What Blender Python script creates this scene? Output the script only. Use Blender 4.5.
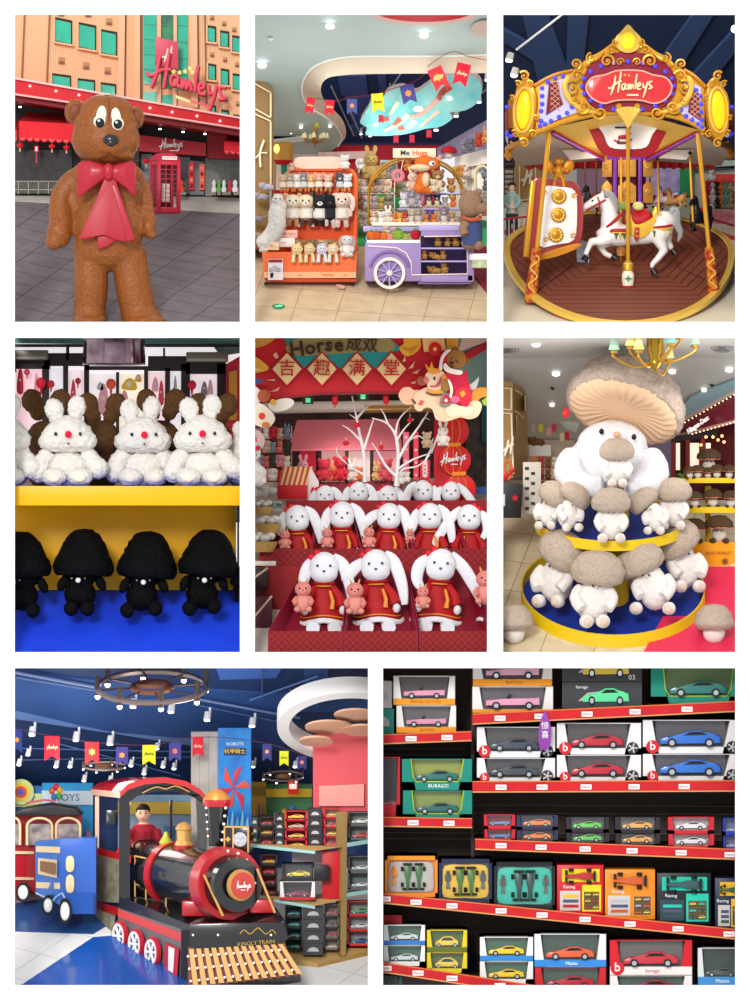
import bpy,bmesh,math,random
from mathutils import Vector,Matrix,Euler,noise
R=math.radians
rnd=random.Random(7)
for _o in list(bpy.data.objects):bpy.data.objects.remove(_o)
SC=bpy.context.scene
COL=SC.collection

# ------------------------------------------------------------------ camera
# The place is a tall white wall with eight openings; behind each one is a stage set with depth.
# One local unit is one centimetre; the frame is 750 x 1000 units of wall.
DIST=6000.0
cam_d=bpy.data.cameras.new('camera');cam_d.sensor_fit='VERTICAL';cam_d.sensor_height=36
cam_d.lens=36*DIST/1000.0;cam_d.clip_end=500
cam=bpy.data.objects.new('camera',cam_d);COL.objects.link(cam)
cam.location=(0,-DIST*.01,5.0);cam.rotation_euler=(R(90),0,0)
SC.camera=cam
# ------------------------------------------------------------------ light
SC.view_settings.view_transform='Standard';SC.view_settings.look='None'
SC.view_settings.gamma=1;SC.view_settings.exposure=0.14
SC.view_settings.use_curve_mapping=False
W=bpy.data.worlds.new('world');SC.world=W;W.use_nodes=True
W.node_tree.nodes['Background'].inputs[0].default_value=(0.96,0.98,1.0,1)
W.node_tree.nodes['Background'].inputs[1].default_value=0.85
def sun(name,rx,rz,e,ang,col):
    l=bpy.data.lights.new(name,'SUN');l.energy=e;l.angle=R(ang);l.color=col
    o=bpy.data.objects.new(name,l);COL.objects.link(o);o.rotation_euler=(R(rx),0,R(rz));o.location=(0,-12,14)
sun('sun_key',69,-14,1.75,14,(1,.97,.92))
# ------------------------------------------------------------------ helpers
def kk(d):return(DIST+d)/DIST
def A(px,py,d=0.0):
    "point of the set, in local units, measured on the photograph at depth d behind the wall"
    k=kk(d);return Vector(((px-375)*k,d,500+(500-py)*k))
def lin(c):
    c=c/255.0
    return c/12.92 if c<=.04045 else((c+.055)/1.055)**2.4
def hexc(h):
    h=h.lstrip('#');return(lin(int(h[0:2],16)),lin(int(h[2:4],16)),lin(int(h[4:6],16)),1)
_M={}
def mat(col,rough=.6,metal=0,tex=None,col2=None,scale=1.0,bump=.3,emit=0,alpha=1,coat=0,trans=0,sheen=0,w=.5,rot=0):
    key=(col,rough,metal,tex,col2,scale,bump,emit,alpha,coat,trans,sheen,w,rot)
    if key in _M:return _M[key]
    m=bpy.data.materials.new('mat_'+col.strip('#')+('_'+tex if tex else ''));m.use_nodes=True
    nt=m.node_tree;N=nt.nodes;L=nt.links;b=N['Principled BSDF']
    b.inputs['Base Color'].default_value=hexc(col);b.inputs['Roughness'].default_value=rough
    b.inputs['Metallic'].default_value=metal
    b.inputs['Specular IOR Level'].default_value=.28 if not coat else .5
    if coat:b.inputs['Coat Weight'].default_value=coat
    if sheen:b.inputs['Sheen Weight'].default_value=sheen
    if trans:b.inputs['Transmission Weight'].default_value=trans
    if alpha<1:b.inputs['Alpha'].default_value=alpha
    if emit:
        b.inputs['Emission Color'].default_value=hexc(col);b.inputs['Emission Strength'].default_value=emit
    m.diffuse_color=hexc(col)
    if tex:
        tc=N.new('ShaderNodeTexCoord');mp=N.new('ShaderNodeMapping');L.new(tc.outputs['Object'],mp.inputs[0])
        mp.inputs['Rotation'].default_value=(0,0,R(rot))
        c1,c2=hexc(col),hexc(col2 or col)
        def ramp(src,lo,hi):
            r=N.new('ShaderNodeValToRGB');r.color_ramp.elements[0].position=lo;r.color_ramp.elements[1].position=hi
            r.color_ramp.elements[0].color=c1;r.color_ramp.elements[1].color=c2;L.new(src,r.inputs[0]);return r
        def bmp(src,s,dist=1):
            u=N.new('ShaderNodeBump');u.inputs['Strength'].default_value=s;u.inputs['Distance'].default_value=dist*.01
            L.new(src,u.inputs['Height']);L.new(u.outputs[0],b.inputs['Normal'])
        if tex in('noise','fur','wood','cloud'):
            n=N.new('ShaderNodeTexNoise');n.inputs['Detail'].default_value=5
            n.inputs['Scale'].default_value=scale
            if tex=='wood':mp.inputs['Scale'].default_value=(.15,1,1)
            L.new(mp.outputs[0],n.inputs['Vector'])
            r=ramp(n.outputs[0],.5-w/2,.5+w/2);L.new(r.outputs[0],b.inputs['Base Color'])
            if bump:bmp(n.outputs[0],bump,2 if tex=='fur' else .6)
        elif tex in('brick','tile'):
            n=N.new('ShaderNodeTexBrick');n.inputs['Scale'].default_value=1
            n.inputs['Brick Width'].default_value=scale;n.inputs['Row Height'].default_value=scale*w
            n.inputs['Mortar Size'].default_value=scale*.012;n.inputs['Mortar Smooth'].default_value=.1
            n.inputs['Color1'].default_value=c1;n.inputs['Color2'].default_value=c1;n.inputs['Mortar'].default_value=c2
            if tex=='tile':n.offset=0
            L.new(mp.outputs[0],n.inputs['Vector'])
            z=N.new('ShaderNodeTexNoise');z.inputs['Scale'].default_value=.06;z.inputs['Detail'].default_value=6
            L.new(mp.outputs[0],z.inputs['Vector'])
            x=N.new('ShaderNodeMix');x.data_type='RGBA';x.blend_type='OVERLAY';x.inputs[0].default_value=.35
            L.new(n.outputs[0],x.inputs[6]);L.new(z.outputs[0],x.inputs[7]);L.new(x.outputs[2],b.inputs['Base Color'])
        elif tex=='check':
            n=N.new('ShaderNodeTexChecker');n.inputs['Scale'].default_value=scale
            n.inputs[1].default_value=c1;n.inputs[2].default_value=c2
            L.new(mp.outputs[0],n.inputs['Vector']);L.new(n.outputs[0],b.inputs['Base Color'])
        elif tex=='stripe':
            n=N.new('ShaderNodeTexWave');n.inputs['Scale'].default_value=scale;n.inputs['Distortion'].default_value=0
            L.new(mp.outputs[0],n.inputs['Vector'])
            r=ramp(n.outputs[0],w-.03,w+.03);L.new(r.outputs[0],b.inputs['Base Color'])
    _M[key]=m;return m

class MB:
    "mesh builder; x right, y away from the camera, z up, in centimetres"
    def __init__(s):s.bm=bmesh.new();s.ms=[];s.M=Matrix()
    def mi(s,m):
        if m is None:return 0
        if m not in s.ms:s.ms.append(m)
        return s.ms.index(m)
    def vs(s,cos):return[s.bm.verts.new(s.M@Vector(c))for c in cos]
    def f(s,vs,mi):
        try:f=s.bm.faces.new(vs)
        except ValueError:return None
        f.material_index=mi;return f
    def poly(s,cos,m=None):s.f(s.vs(cos),s.mi(m));return s
    def box(s,x0,x1,y0,y1,z0,z1,m=None,b=0):
        mi=s.mi(m)
        v=s.vs([(x0,y0,z0),(x1,y0,z0),(x1,y1,z0),(x0,y1,z0),(x0,y0,z1),(x1,y0,z1),(x1,y1,z1),(x0,y1,z1)])
        fs=[s.f([v[i]for i in q],mi)for q in((0,1,5,4),(1,2,6,5),(2,3,7,6),(3,0,4,7),(4,5,6,7),(3,2,1,0))]
        if b:
            es=list({e for f in fs if f for e in f.edges})
            g=bmesh.ops.bevel(s.bm,geom=es,offset=b,segments=2,affect='EDGES',profile=.5)
            for f in g['faces']:f.material_index=mi
        return s
    def ring_loft(s,rings,m=None,cap=True,close=True):
        mi=s.mi(m);vv=[s.vs(r)for r in rings]
        for a,b in zip(vv,vv[1:]):
            n=len(a)
            for i in range(n if close else n-1):s.f([a[i],a[(i+1)%n],b[(i+1)%n],b[i]],mi)
        if cap:s.f(vv[0][::-1],mi);s.f(vv[-1],mi)
        return s
    def tube(s,pts,r,m=None,n=8,closed=False,flat=1.0):
        pts=[Vector(p)for p in pts];k=len(pts)
        rr=r if isinstance(r,(list,tuple))else[r]*k
        rings=[];up=None
        for i,p in enumerate(pts):
            if closed:t=pts[(i+1)%k]-pts[i-1]
            else:t=pts[min(i+1,k-1)]-pts[max(i-1,0)]
            if t.length<1e-6:t=Vector((0,0,1))
            t.normalize()
            if up is None:
                up=Vector((0,1,0))if abs(t.y)<.9 else Vector((1,0,0))
            a=t.cross(up)
            if a.length<1e-4:a=t.cross(Vector((1,0,0)))
            a.normalize();b=a.cross(t).normalized();up=b
            rings.append([p+a*math.cos(q)*rr[i]+b*math.sin(q)*rr[i]*flat for q in[2*math.pi*j/n for j in range(n)]])
        if closed:rings.append(rings[0])
        return s.ring_loft(rings,m,cap=not closed)
    def cyl(s,p,q,r0,r1=None,m=None,n=14):return s.tube([p,q],[r0,r0 if r1 is None else r1],m,n)
    def lathe(s,prof,c=(0,0,0),m=None,n=24,axis='z',a0=0,a1=360,cap=False):
        "prof: (radius, height) pairs"
        rings=[];full=abs(a1-a0)>=360
        for r,h in prof:
            ring=[]
            for j in range(n if full else n+1):
                t=R(a0)+R(a1-a0)*j/n;r_=max(r,.001)
                x,y=r_*math.cos(t),r_*math.sin(t)
                ring.append((c[0]+x,c[1]+y,c[2]+h)if axis=='z' else(c[0]+x,c[1]+h,c[2]+y)if axis=='y' else(c[0]+h,c[1]+x,c[2]+y))
            rings.append(ring)
        return s.ring_loft(rings,m,cap=cap,close=full)
    def ball(s,c,r,m=None,n=14,rot=None):
        if not isinstance(r,(tuple,list)):r=(r,r,r)
        E=Euler([R(a)for a in rot]).to_matrix()if rot else None
        nr=max(5,n//2+1);mi=s.mi(m);rows=[]
        for i in range(1,nr):
            t=math.pi*i/nr;row=[]
            for j in range(n):
                p=2*math.pi*j/n
                q=Vector((r[0]*math.sin(t)*math.cos(p),r[1]*math.sin(t)*math.sin(p),r[2]*math.cos(t)))
                if E:q=E@q
                row.append(q+Vector(c))
            rows.append(s.vs(row))
        q0,q1=Vector((0,0,r[2])),Vector((0,0,-r[2]))
        if E:q0,q1=E@q0,E@q1
        a,b=s.vs([q0+Vector(c),q1+Vector(c)])
        for u,v in zip(rows,rows[1:]):
            for j in range(n):s.f([u[j],v[j],v[(j+1)%n],u[(j+1)%n]],mi)
        for j in range(n):
            s.f([a,rows[0][j],rows[0][(j+1)%n]],mi);s.f([b,rows[-1][(j+1)%n],rows[-1][j]],mi)
        return s
    def prism(s,pts,y0,y1,m=None,b=0):
        "outline in x,z extruded from y0 to y1"
        mi=s.mi(m)
        a=s.vs([(x,y0,z)for x,z in pts]);c=s.vs([(x,y1,z)for x,z in pts]);n=len(pts)
        fs=[s.f(a,mi),s.f(c[::-1],mi)]
        for i in range(n):fs.append(s.f([a[i],c[i],c[(i+1)%n],a[(i+1)%n]],mi))
        if b and fs[0]:
            g=bmesh.ops.bevel(s.bm,geom=list(fs[0].edges),offset=b,segments=2,affect='EDGES',profile=.5)
            for f in g['faces']:f.material_index=mi
        return s
    def slab(s,pts,z0,z1,m=None):
        "outline in x,y extruded from z0 to z1"
        mi=s.mi(m);a=s.vs([(x,y,z0)for x,y in pts]);c=s.vs([(x,y,z1)for x,y in pts]);n=len(pts)
        s.f(a[::-1],mi);s.f(c,mi)
        for i in range(n):s.f([a[i],a[(i+1)%n],c[(i+1)%n],c[i]],mi)
        return s
    def aprism(s,pts,d,t,m=None,d2=None):
        "outline measured on the photograph (px,py) standing at depth d (or d->d2 left to right), t thick"
        xs=[p[0]for p in pts];lo,hi=min(xs),max(xs)
        dd=lambda x:d if d2 is None else d+(d2-d)*(x-lo)/max(1e-6,hi-lo)
        mi=s.mi(m);a=s.vs([A(x,y,dd(x))for x,y in pts]);c=s.vs([A(x,y,dd(x))+Vector((0,t,0))for x,y in pts]);n=len(pts)
        s.f(a,mi);s.f(c[::-1],mi)
        for i in range(n):s.f([a[i],c[i],c[(i+1)%n],a[(i+1)%n]],mi)
        return s
    def mesh(s,name,smooth=35):
        bmesh.ops.recalc_face_normals(s.bm,faces=s.bm.faces)
        if smooth:
            for f in s.bm.faces:f.smooth=True
            for e in s.bm.edges:
                if len(e.link_faces)==2 and e.calc_face_angle(0)>R(smooth):e.smooth=False
        me=bpy.data.meshes.new(name);s.bm.to_mesh(me);s.bm.free()
        for m in s.ms:me.materials.append(m)
        return me
    def build(s,name,parent=None,m=None,smooth=35,at=None,kind=None,label=None,cat=None,group=None):
        if m is not None and not s.ms:s.ms.append(m)
        o=bpy.data.objects.new(name,s.mesh(name,smooth));COL.objects.link(o)
        return fin(o,parent,at,kind,label,cat,group)
def fin(o,parent=None,at=None,kind=None,label=None,cat=None,group=None):
    if parent is not None:o.parent=parent
    else:
        if at is None:o.scale=(.01,)*3
        else:o.location=A(*at)*.01;o.scale=(.01*kk(at[2]),)*3
    if kind:o['kind']=kind
    if label:o['label']=label
    if cat:o['category']=cat
    if group:o['group']=group
    return o
def thing(name,label,cat,px,py,d,group=None,s=1.0,rz=0,rx=0,ry=0):
    o=bpy.data.objects.new(name,None);COL.objects.link(o);o.empty_display_size=.1
    o.location=A(px,py,d)*.01;o.scale=(.01*kk(d)*s,)*3;o.rotation_euler=(R(rx),R(ry),R(rz))
    o['label']=label;o['category']=cat
    if group:o['group']=group
    return o
KIDS={}
def kids(o):return[c for c in o.children]
def dup(root,label,px,py,d,s=1.0,rz=0,rx=0,ry=0,group=None,sx=1.0,sz=1.0):
    r=root.copy();COL.objects.link(r)
    r.location=A(px,py,d)*.01;q=.01*kk(d)*s;r.scale=(q*sx,q,q*sz);r.rotation_euler=(R(rx),R(ry),R(rz))
    if label:r['label']=label
    if group:r['group']=group
    def rec(a,b):
        for ch in kids(a):
            c=ch.copy();COL.objects.link(c);c.parent=b
            rec(ch,c)
    rec(root,r);return r
def reskin(root,table):
    "give a copied thing its own colours: table maps material -> material"
    for o in[root]+list(root.children_recursive):
        if o.type=='MESH' and any(m in table for m in o.data.materials):
            o.data=o.data.copy()
            for i,m in enumerate(o.data.materials):
                if m in table:o.data.materials[i]=table[m]
def cr(pts,n=6,closed=False):
    "smooth curve through points"
    P=[Vector(p)for p in pts];out=[];k=len(P)
    rng=range(k)if closed else range(k-1)
    for i in rng:
        if closed:a,b,c,d=P[i-1],P[i],P[(i+1)%k],P[(i+2)%k]
        else:a,b,c,d=P[max(i-1,0)],P[i],P[i+1],P[min(i+2,k-1)]
        for j in range(n):
            t=j/n
            out.append(.5*((2*b)+(c-a)*t+(2*a-5*b+4*c-d)*t*t+(3*b-a-3*c+d)*t**3))
    if not closed:out.append(P[-1])
    return out
def cr2(pts,n=5,closed=True):return[(v.x,v.y)for v in cr([(p[0],p[1],0)for p in pts],n,closed)]
def circ(cx,cz,rx,rz=None,n=20,a0=0,a1=360):
    rz=rx if rz is None else rz;full=a1-a0>=360
    return[(cx+rx*math.cos(R(a0+(a1-a0)*i/n)),cz+rz*math.sin(R(a0+(a1-a0)*i/n)))for i in range(n if full else n+1)]
def star(cx,cz,r,q=.45,n=5):return[(cx+(r if i%2==0 else r*q)*math.sin(math.pi*i/n),cz+(r if i%2==0 else r*q)*math.cos(math.pi*i/n))for i in range(2*n)]
_TS=bpy.data.scenes.new('workshop') # empty side scene where shapes are melted before they are linked
def _dg():
    with bpy.context.temp_override(scene=_TS,view_layer=_TS.view_layers[0]):
        _TS.view_layers[0].update();return bpy.context.evaluated_depsgraph_get()
def fuse(mb,voxel,smooth=6,fluff=0,fscale=.2,seed=0,m=None,zones=None,fine=0):
    "melt overlapping solids into one continuous surface; optional fur-like relief"
    me=mb.mesh('tmp');o=bpy.data.objects.new('tmp',me);_TS.collection.objects.link(o)
    r=o.modifiers.new('r','REMESH');r.mode='VOXEL';r.voxel_size=voxel;r.adaptivity=0
    sm=o.modifiers.new('s','SMOOTH');sm.iterations=smooth;sm.factor=.5
    dg=_dg()
    out=bpy.data.meshes.new_from_object(o.evaluated_get(dg));bpy.data.objects.remove(o)
    out.materials.clear()
    b=bmesh.new();b.from_mesh(out);b.normal_update()
    if fluff:
        off=Vector((seed*13.1,seed*7.7,3.3))
        nv=[v.normal.copy()for v in b.verts]
        for v,n_ in zip(b.verts,nv):
            q=v.co*fscale+off
            h=noise.noise(q)+.5*noise.noise(q*2.3)+fine*noise.noise(q*5.1)
            v.co+=n_*fluff*h
    for f in b.faces:f.smooth=True
    if m is not None:out.materials.append(m)
    if zones:
        for zm,test in zones:
            out.materials.append(zm);k=len(out.materials)-1
            for f in b.faces:
                if test(f.calc_center_median()):f.material_index=k
    b.to_mesh(out);b.free()
    return out
def put(name,me,parent=None,loc=(0,0,0),rot=None,sc=None,**kw):
    me.name=name
    o=bpy.data.objects.new(name,me);COL.objects.link(o)
    if parent is None:return fin(o,None,**kw)
    o.location=loc
    if rot:o.rotation_euler=[R(a)for a in rot]
    if sc:o.scale=sc if isinstance(sc,(tuple,list))else(sc,)*3
    return fin(o,parent,**kw)
_TX={}
def txt(parent,name,s,x,y,z,size,m,ext=.25,rot=(90,0,0),align='CENTER',sx=1,bold=0,lab=None):
    key=(s,size,m.name,ext,align,bold)
    if key in _TX:return _tobj(_TX[key],parent,name,x,y,z,rot,sx,lab)
    c=bpy.data.curves.new('t','FONT');c.body=s;c.size=size;c.extrude=ext;c.align_x=align;c.align_y='CENTER'
    c.resolution_u=2;c.offset=bold;c.fill_mode='BOTH'
    o=bpy.data.objects.new('t',c);_TS.collection.objects.link(o)
    dg=_dg()
    me=bpy.data.meshes.new_from_object(o.evaluated_get(dg));bpy.data.objects.remove(o)
    me.materials.clear();me.materials.append(m);me.name=name;_TX[key]=me
    return _tobj(me,parent,name,x,y,z,rot,sx,lab)
def _tobj(me,parent,name,x,y,z,rot,sx,lab):
    t=bpy.data.objects.new(name,me);COL.objects.link(t);t.parent=parent
    t.location=(x,y,z);t.rotation_euler=[R(a)for a in rot];t.scale=(sx,1,1)
    if lab:t['label']=lab
    return t
STROKES=[[(.17,.43),(.13,.2),(.06,.0)],[(.29,.52),(.25,.25),(.22,.05)],[(.0,.17),(.06,.15),(.2,.27),(.31,.31)],
    [(.39,.26),(.32,.23),(.31,.14),(.36,.13),(.4,.25),(.39,.15),(.43,.13)],
    [(.45,.25),(.45,.12),(.49,.24),(.505,.13),(.54,.24),(.57,.13)],[(.65,.47),(.62,.3),(.61,.13)],
    [(.66,.18),(.72,.22),(.7,.27),(.66,.22),(.67,.13),(.74,.14)],[(.78,.27),(.79,.17),(.84,.19)],[(.88,.3),(.84,.12),(.78,-.06)],
    [(.99,.3),(.92,.29),(.93,.22),(.98,.17),(.9,.13)]]
def script(parent,name,x,y,z,w,m,r=.02,only=None,under=False,rz=0,lab=None,skew=0,rx=0):
    "the shop's handwritten name, w wide, lower left at x,z"
    mb=MB()
    for st in(STROKES[:3]if only=='H' else STROKES):
        q=cr([(a*w,0,(b+a*skew)*w)for a,b in st],4)
        n_=len(q);rad=[r*w*(.55+.45*math.sin(math.pi*i/(n_-1)))for i in range(n_)]
        mb.tube(q,rad,m,6,flat=.6)
    if under:mb.box(.42*w,.68*w,-.1,.2,(-.02+.55*skew)*w,(.02+.55*skew)*w,m)
    o=mb.build(name,parent);o.location=(x,y,z);o.rotation_euler=(R(rx),0,R(rz))
    if lab:o['label']=lab
    return o
def H(s):return mat(s)
# common finishes
WHITE=mat('#f4f4f2',.5);GOLD=mat('#d9a441',.28,.75);DGOLD=mat('#b07c2c',.35,.7);BLACK=mat('#141416',.4);CHROME=mat('#c9ccd2',.15,1)
RED=mat('#c8141e',.45);DRED=mat('#7d0d14',.5);SIGNRED=mat('#b3122a',.4);CREAM=mat('#efe3c8',.6);WOODT=mat('#b98a56',.5,tex='wood',col2='#a3713f',scale=.3)
LAMPW=mat('#ffffff',.5,emit=4);LAMPY=mat('#ffd36b',.5,emit=1.6);GLASSD=mat('#1b2430',.08,coat=.5)
# ------------------------------------------------------------------ the white wall with its eight openings
OPEN=[(15,240,15,322),(255,487,15,322),(503,735,15,322),(15,240,338,652),(255,487,338,652),(503,735,338,652),(15,368,668,985),(383,735,668,985)]
mb=MB()
def wl(x0,x1,y0,y1):mb.box(x0-375,x1-375,-6,0,1000-y1,1000-y0)
wl(-25,775,-25,15);wl(-25,775,985,1025);wl(-25,15,15,985);wl(735,775,15,985)
wl(15,735,322,338);wl(15,735,652,668)
wl(240,255,15,322);wl(487,503,15,322);wl(240,255,338,652);wl(487,503,338,652);wl(368,383,668,985)
mb.build('wall_front',kind='structure',m=mat('#fbfbfb',.7),smooth=0)
# ------------------------------------------------------------------ soft toys
def fur(c,c2=None,sc=1.1,b=.5):
    if c2 is None:
        r,g,bl=[int(c[i:i+2],16)for i in(1,3,5)];c2='#%02x%02x%02x'%(int(r*.8),int(g*.79),int(bl*.77))
    return mat(c,.9,tex='fur',col2=c2,scale=sc,bump=b,sheen=.0,w=.7)
EYEM=mat('#0c0c0e',.15)
_PL={}
def _proto(pose,ear,c,cb,ce,cl):
    key=(pose,ear,c,cb,ce,cl)
    if key in _PL:return _PL[key],False
    M,MBl,ME=fur(c),fur(cb or c),fur(ce or c)
    t=bpy.data.objects.new('plush_toy',None);COL.objects.link(t);t.empty_display_size=.1
    hz=14.8
    body=MB();
    if pose=='sit':body.ball((0,0,6),(5.4,5,6.4),MBl,12)
    elif pose=='lie':body.ball((0,0,4.5),(9,5,4.5),MBl,12);hz=6
    else:body.lathe([(1.5,3),(4.6,4.5),(4.8,7),(3.6,11),(2,13)],m=MBl,n=12,cap=True)
    body.build('body',t)
    hx=0 if pose!='lie' else-8
    MB().ball((hx,-1.5,hz),(5.4,4.8,4.9),M,14).build('head',t)
    for s in(-1,1):
        if ear=='round':MB().ball((hx+s*4.3,-.5,hz+4),(2,1.3,2),ME,8).build('ear',t)
        elif ear=='point':MB().tube([(hx+s*3,-.5,hz+3),(hx+s*4.6,-.5,hz+7.4)],[2.1,.3],ME,8,flat=.5).build('ear',t)
        elif ear=='long':MB().tube(cr([(hx+s*2,-.5,hz+4),(hx+s*3,0,hz+8),(hx+s*3.2,-.2,hz+11)],2),[1.2,1.5,1.7,1.5,.5],ME,8,flat=.5).build('ear',t)
        elif ear=='flop':MB().tube(cr([(hx+s*2.5,-.5,hz+4),(hx+s*5.6,-1.5,hz+1),(hx+s*6.2,-2,hz-6)],2),[1,1.8,2.1,1.9,.7],ME,8,flat=.5).build('ear',t)
        elif ear=='horn':MB().cyl((hx+s*2,-.5,hz+4),(hx+s*3,-.5,hz+7),.8,.4,ME,6).build('ear',t)
        MB().ball((hx+s*2,-5.9,hz+.6),(.62,.4,.7),EYEM,6).build('eye',t)
        if pose=='sit':
            MB().ball((s*3.7,-4.6,1.9),(2.2,3,2),MBl,8).build('foot',t)
            MB().tube([(s*4,-1,9.5),(s*5.6,-3,7),(s*4.6,-4.8,5)],[1.4,1.7,1.5],M,8).build('arm',t)
        elif pose=='hang':
            MB().tube([(s*2.2,0,5),(s*2.4,-.3,1),(s*2.6,-1.4,.4)],[1.7,1.5,1.5],ME if cl is None else fur(cl),8).build('leg',t)
            MB().tube([(s*2.6,0,11),(s*4.8,-.8,8),(s*4.9,-1.2,5.5)],[1.2,1.4,1.4],M,8).build('arm',t)
        else:MB().ball((s*5,-3.4,1.6),(2.2,2.4,1.6),MBl,8).build('foot',t)
    MB().ball((hx,-5.8,hz-1.3),(2,1.3,1.5),fur(cb or c),8).build('snout',t)
    MB().ball((hx,-7,hz-.8),(.7,.4,.5),mat('#6a3a34',.5),6).build('nose',t)
    _PL[key]=t;return t,True
def plush(label,px,py,d,h,c,ear='round',pose='sit',cb=None,ce=None,cl=None,rz=0,ry=0,group=None,cat='soft toy',name=None):
    "px,py is where its base stands; h its height in centimetres"
    p,new=_proto(pose,ear,c,cb,ce,cl)
    s=h/20.0
    if new:
        o=p;o.location=A(px,py,d)*.01;q=.01*kk(d)*s;o.scale=(q,q,q);o.rotation_euler=(0,R(ry),R(rz))
    else:o=dup(p,None,px,py,d,s,rz,0,ry)
    o['label']=label;o['category']=cat
    if 'group' in o.keys():del o['group']
    if group:o['group']=group
    return o
def asheet(mb,pts,df,t,m=None):
    "outline measured on the photograph lying on a sloping plane: depth is df(px,py); t thick upwards"
    mi=mb.mi(m);a=mb.vs([A(x,y,df(x,y))for x,y in pts]);c=mb.vs([A(x,y,df(x,y))+Vector((0,0,t))for x,y in pts]);n=len(pts)
    mb.f(a,mi);mb.f(c[::-1],mi)
    for i in range(n):mb.f([a[i],c[i],c[(i+1)%n],a[(i+1)%n]],mi)
    return mb
def flag(label,px,py,w,h,d,col,tilt=0,logo='#f2d9a0',pic=None,group=None):
    "swallow-tailed pennant hanging from its cord"
    t=thing('pennant_flag',label,'flag',px,py,d,group,ry=tilt)
    MB().prism([(-w/2,0),(w/2,0),(w/2,-h),(0,-h*.8),(-w/2,-h)],-.3,.3,mat(col,.7)).build('cloth',t,smooth=0)
    if logo:script(t,'flag_lettering',-w*.38,-.5,-h*.55,w*.76,mat(logo,.5),.03)
    if pic:MB().prism(star(0,-h*.45,w*.28,.6,6),-.7,-.3,mat(pic,.6)).build('flag_print',t,smooth=0)
    return t
def sheetbox(label,cat,name,px,py,d,w,h,dp,m,group=None,rz=0):
    t=thing(name,label,cat,px,py,d,group,rz=rz);MB().box(-w/2,w/2,0,dp,0,h,m,.4).build('body',t);return t
# ------------------------------------------------------------------ boxed toy cars
_CM={}
FILM=mat('#dfe6ee',.08,alpha=.04,coat=.2)
def car_mesh(style):
    if style in _CM:return _CM[style]
    P={'sport':([(-.5,.05),(-.5,.13),(-.38,.17),(-.18,.19),(-.02,.27),(.18,.27),(.36,.2),(.48,.19),(.5,.06)],[(-.12,.19),(0,.25),(.17,.25),(.27,.2)]),
         'classic':([(-.5,.07),(-.5,.17),(-.1,.2),(-.04,.21),(.2,.2),(.5,.22),(.5,.08)],[(-.12,.2),(-.06,.28),(-.04,.28),(-.06,.2)]),
         'small':([(-.42,.06),(-.44,.18),(-.3,.24),(-.16,.38),(.16,.4),(.36,.26),(.42,.2),(.42,.07)],[(-.24,.24),(-.13,.35),(.13,.36),(.28,.25)])}[style]
    a=MB().prism(P[0],-.2,.2,None,.02).mesh('toy_car');b=MB().prism(P[1],-.21,.19,BLACK).mesh('car_window')
    w=MB().cyl((0,-.03,0),(0,.03,0),.075,.075,mat('#1a1a1c',.5),12);w.cyl((0,-.04,0),(0,-.03,0),.045,.045,CHROME,8);_CM[style]=(a,b,w.mesh('wheel'));return _CM[style]
_CC={}
def toycar(parent,x,y,z,L_,style,c):
    a,b,w=car_mesh(style)
    if(style,c)not in _CC:q=a.copy();q.materials.append(mat(c,.25,coat=.4));_CC[(style,c)]=q
    o=put('toy_car',_CC[(style,c)],parent,(x,y,z),None,L_);put('car_window',b,o)
    for s in(-.31,.3):put('wheel',w,o,(s,-.2,.07))
    return o
_F1=[]
def f1(parent,x,y,z,L_,c,rot=(0,0,0)):
    if not _F1:
        mb=MB();mb.prism([(-.04,-.5),(.04,-.5),(.07,-.1),(.12,.1),(.1,.42),(-.1,.42),(-.12,.1),(-.07,-.1)],-.07,.05,None,.02);_F1.append(mb.mesh('race_car'))
        mb=MB();mb.box(-.2,.2,-.05,0,-.5,-.42,BLACK);mb.box(-.17,.17,-.14,-.1,.42,.5,BLACK);_F1.append(mb.mesh('wing'));_F1.append(MB().cyl((-.05,0,0),(.05,0,0),.08,.08,BLACK,10).mesh('wheel'))
    q=_F1[0].copy();q.materials.append(mat(c,.3,coat=.3));o=put('race_car',q,parent,(x,y,z),rot,L_);put('wing',_F1[1],o)
    for sx in(-.2,.2):
        for sz in(-.3,.28):put('wheel',_F1[2],o,(sx,0,sz))
    return o
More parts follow.
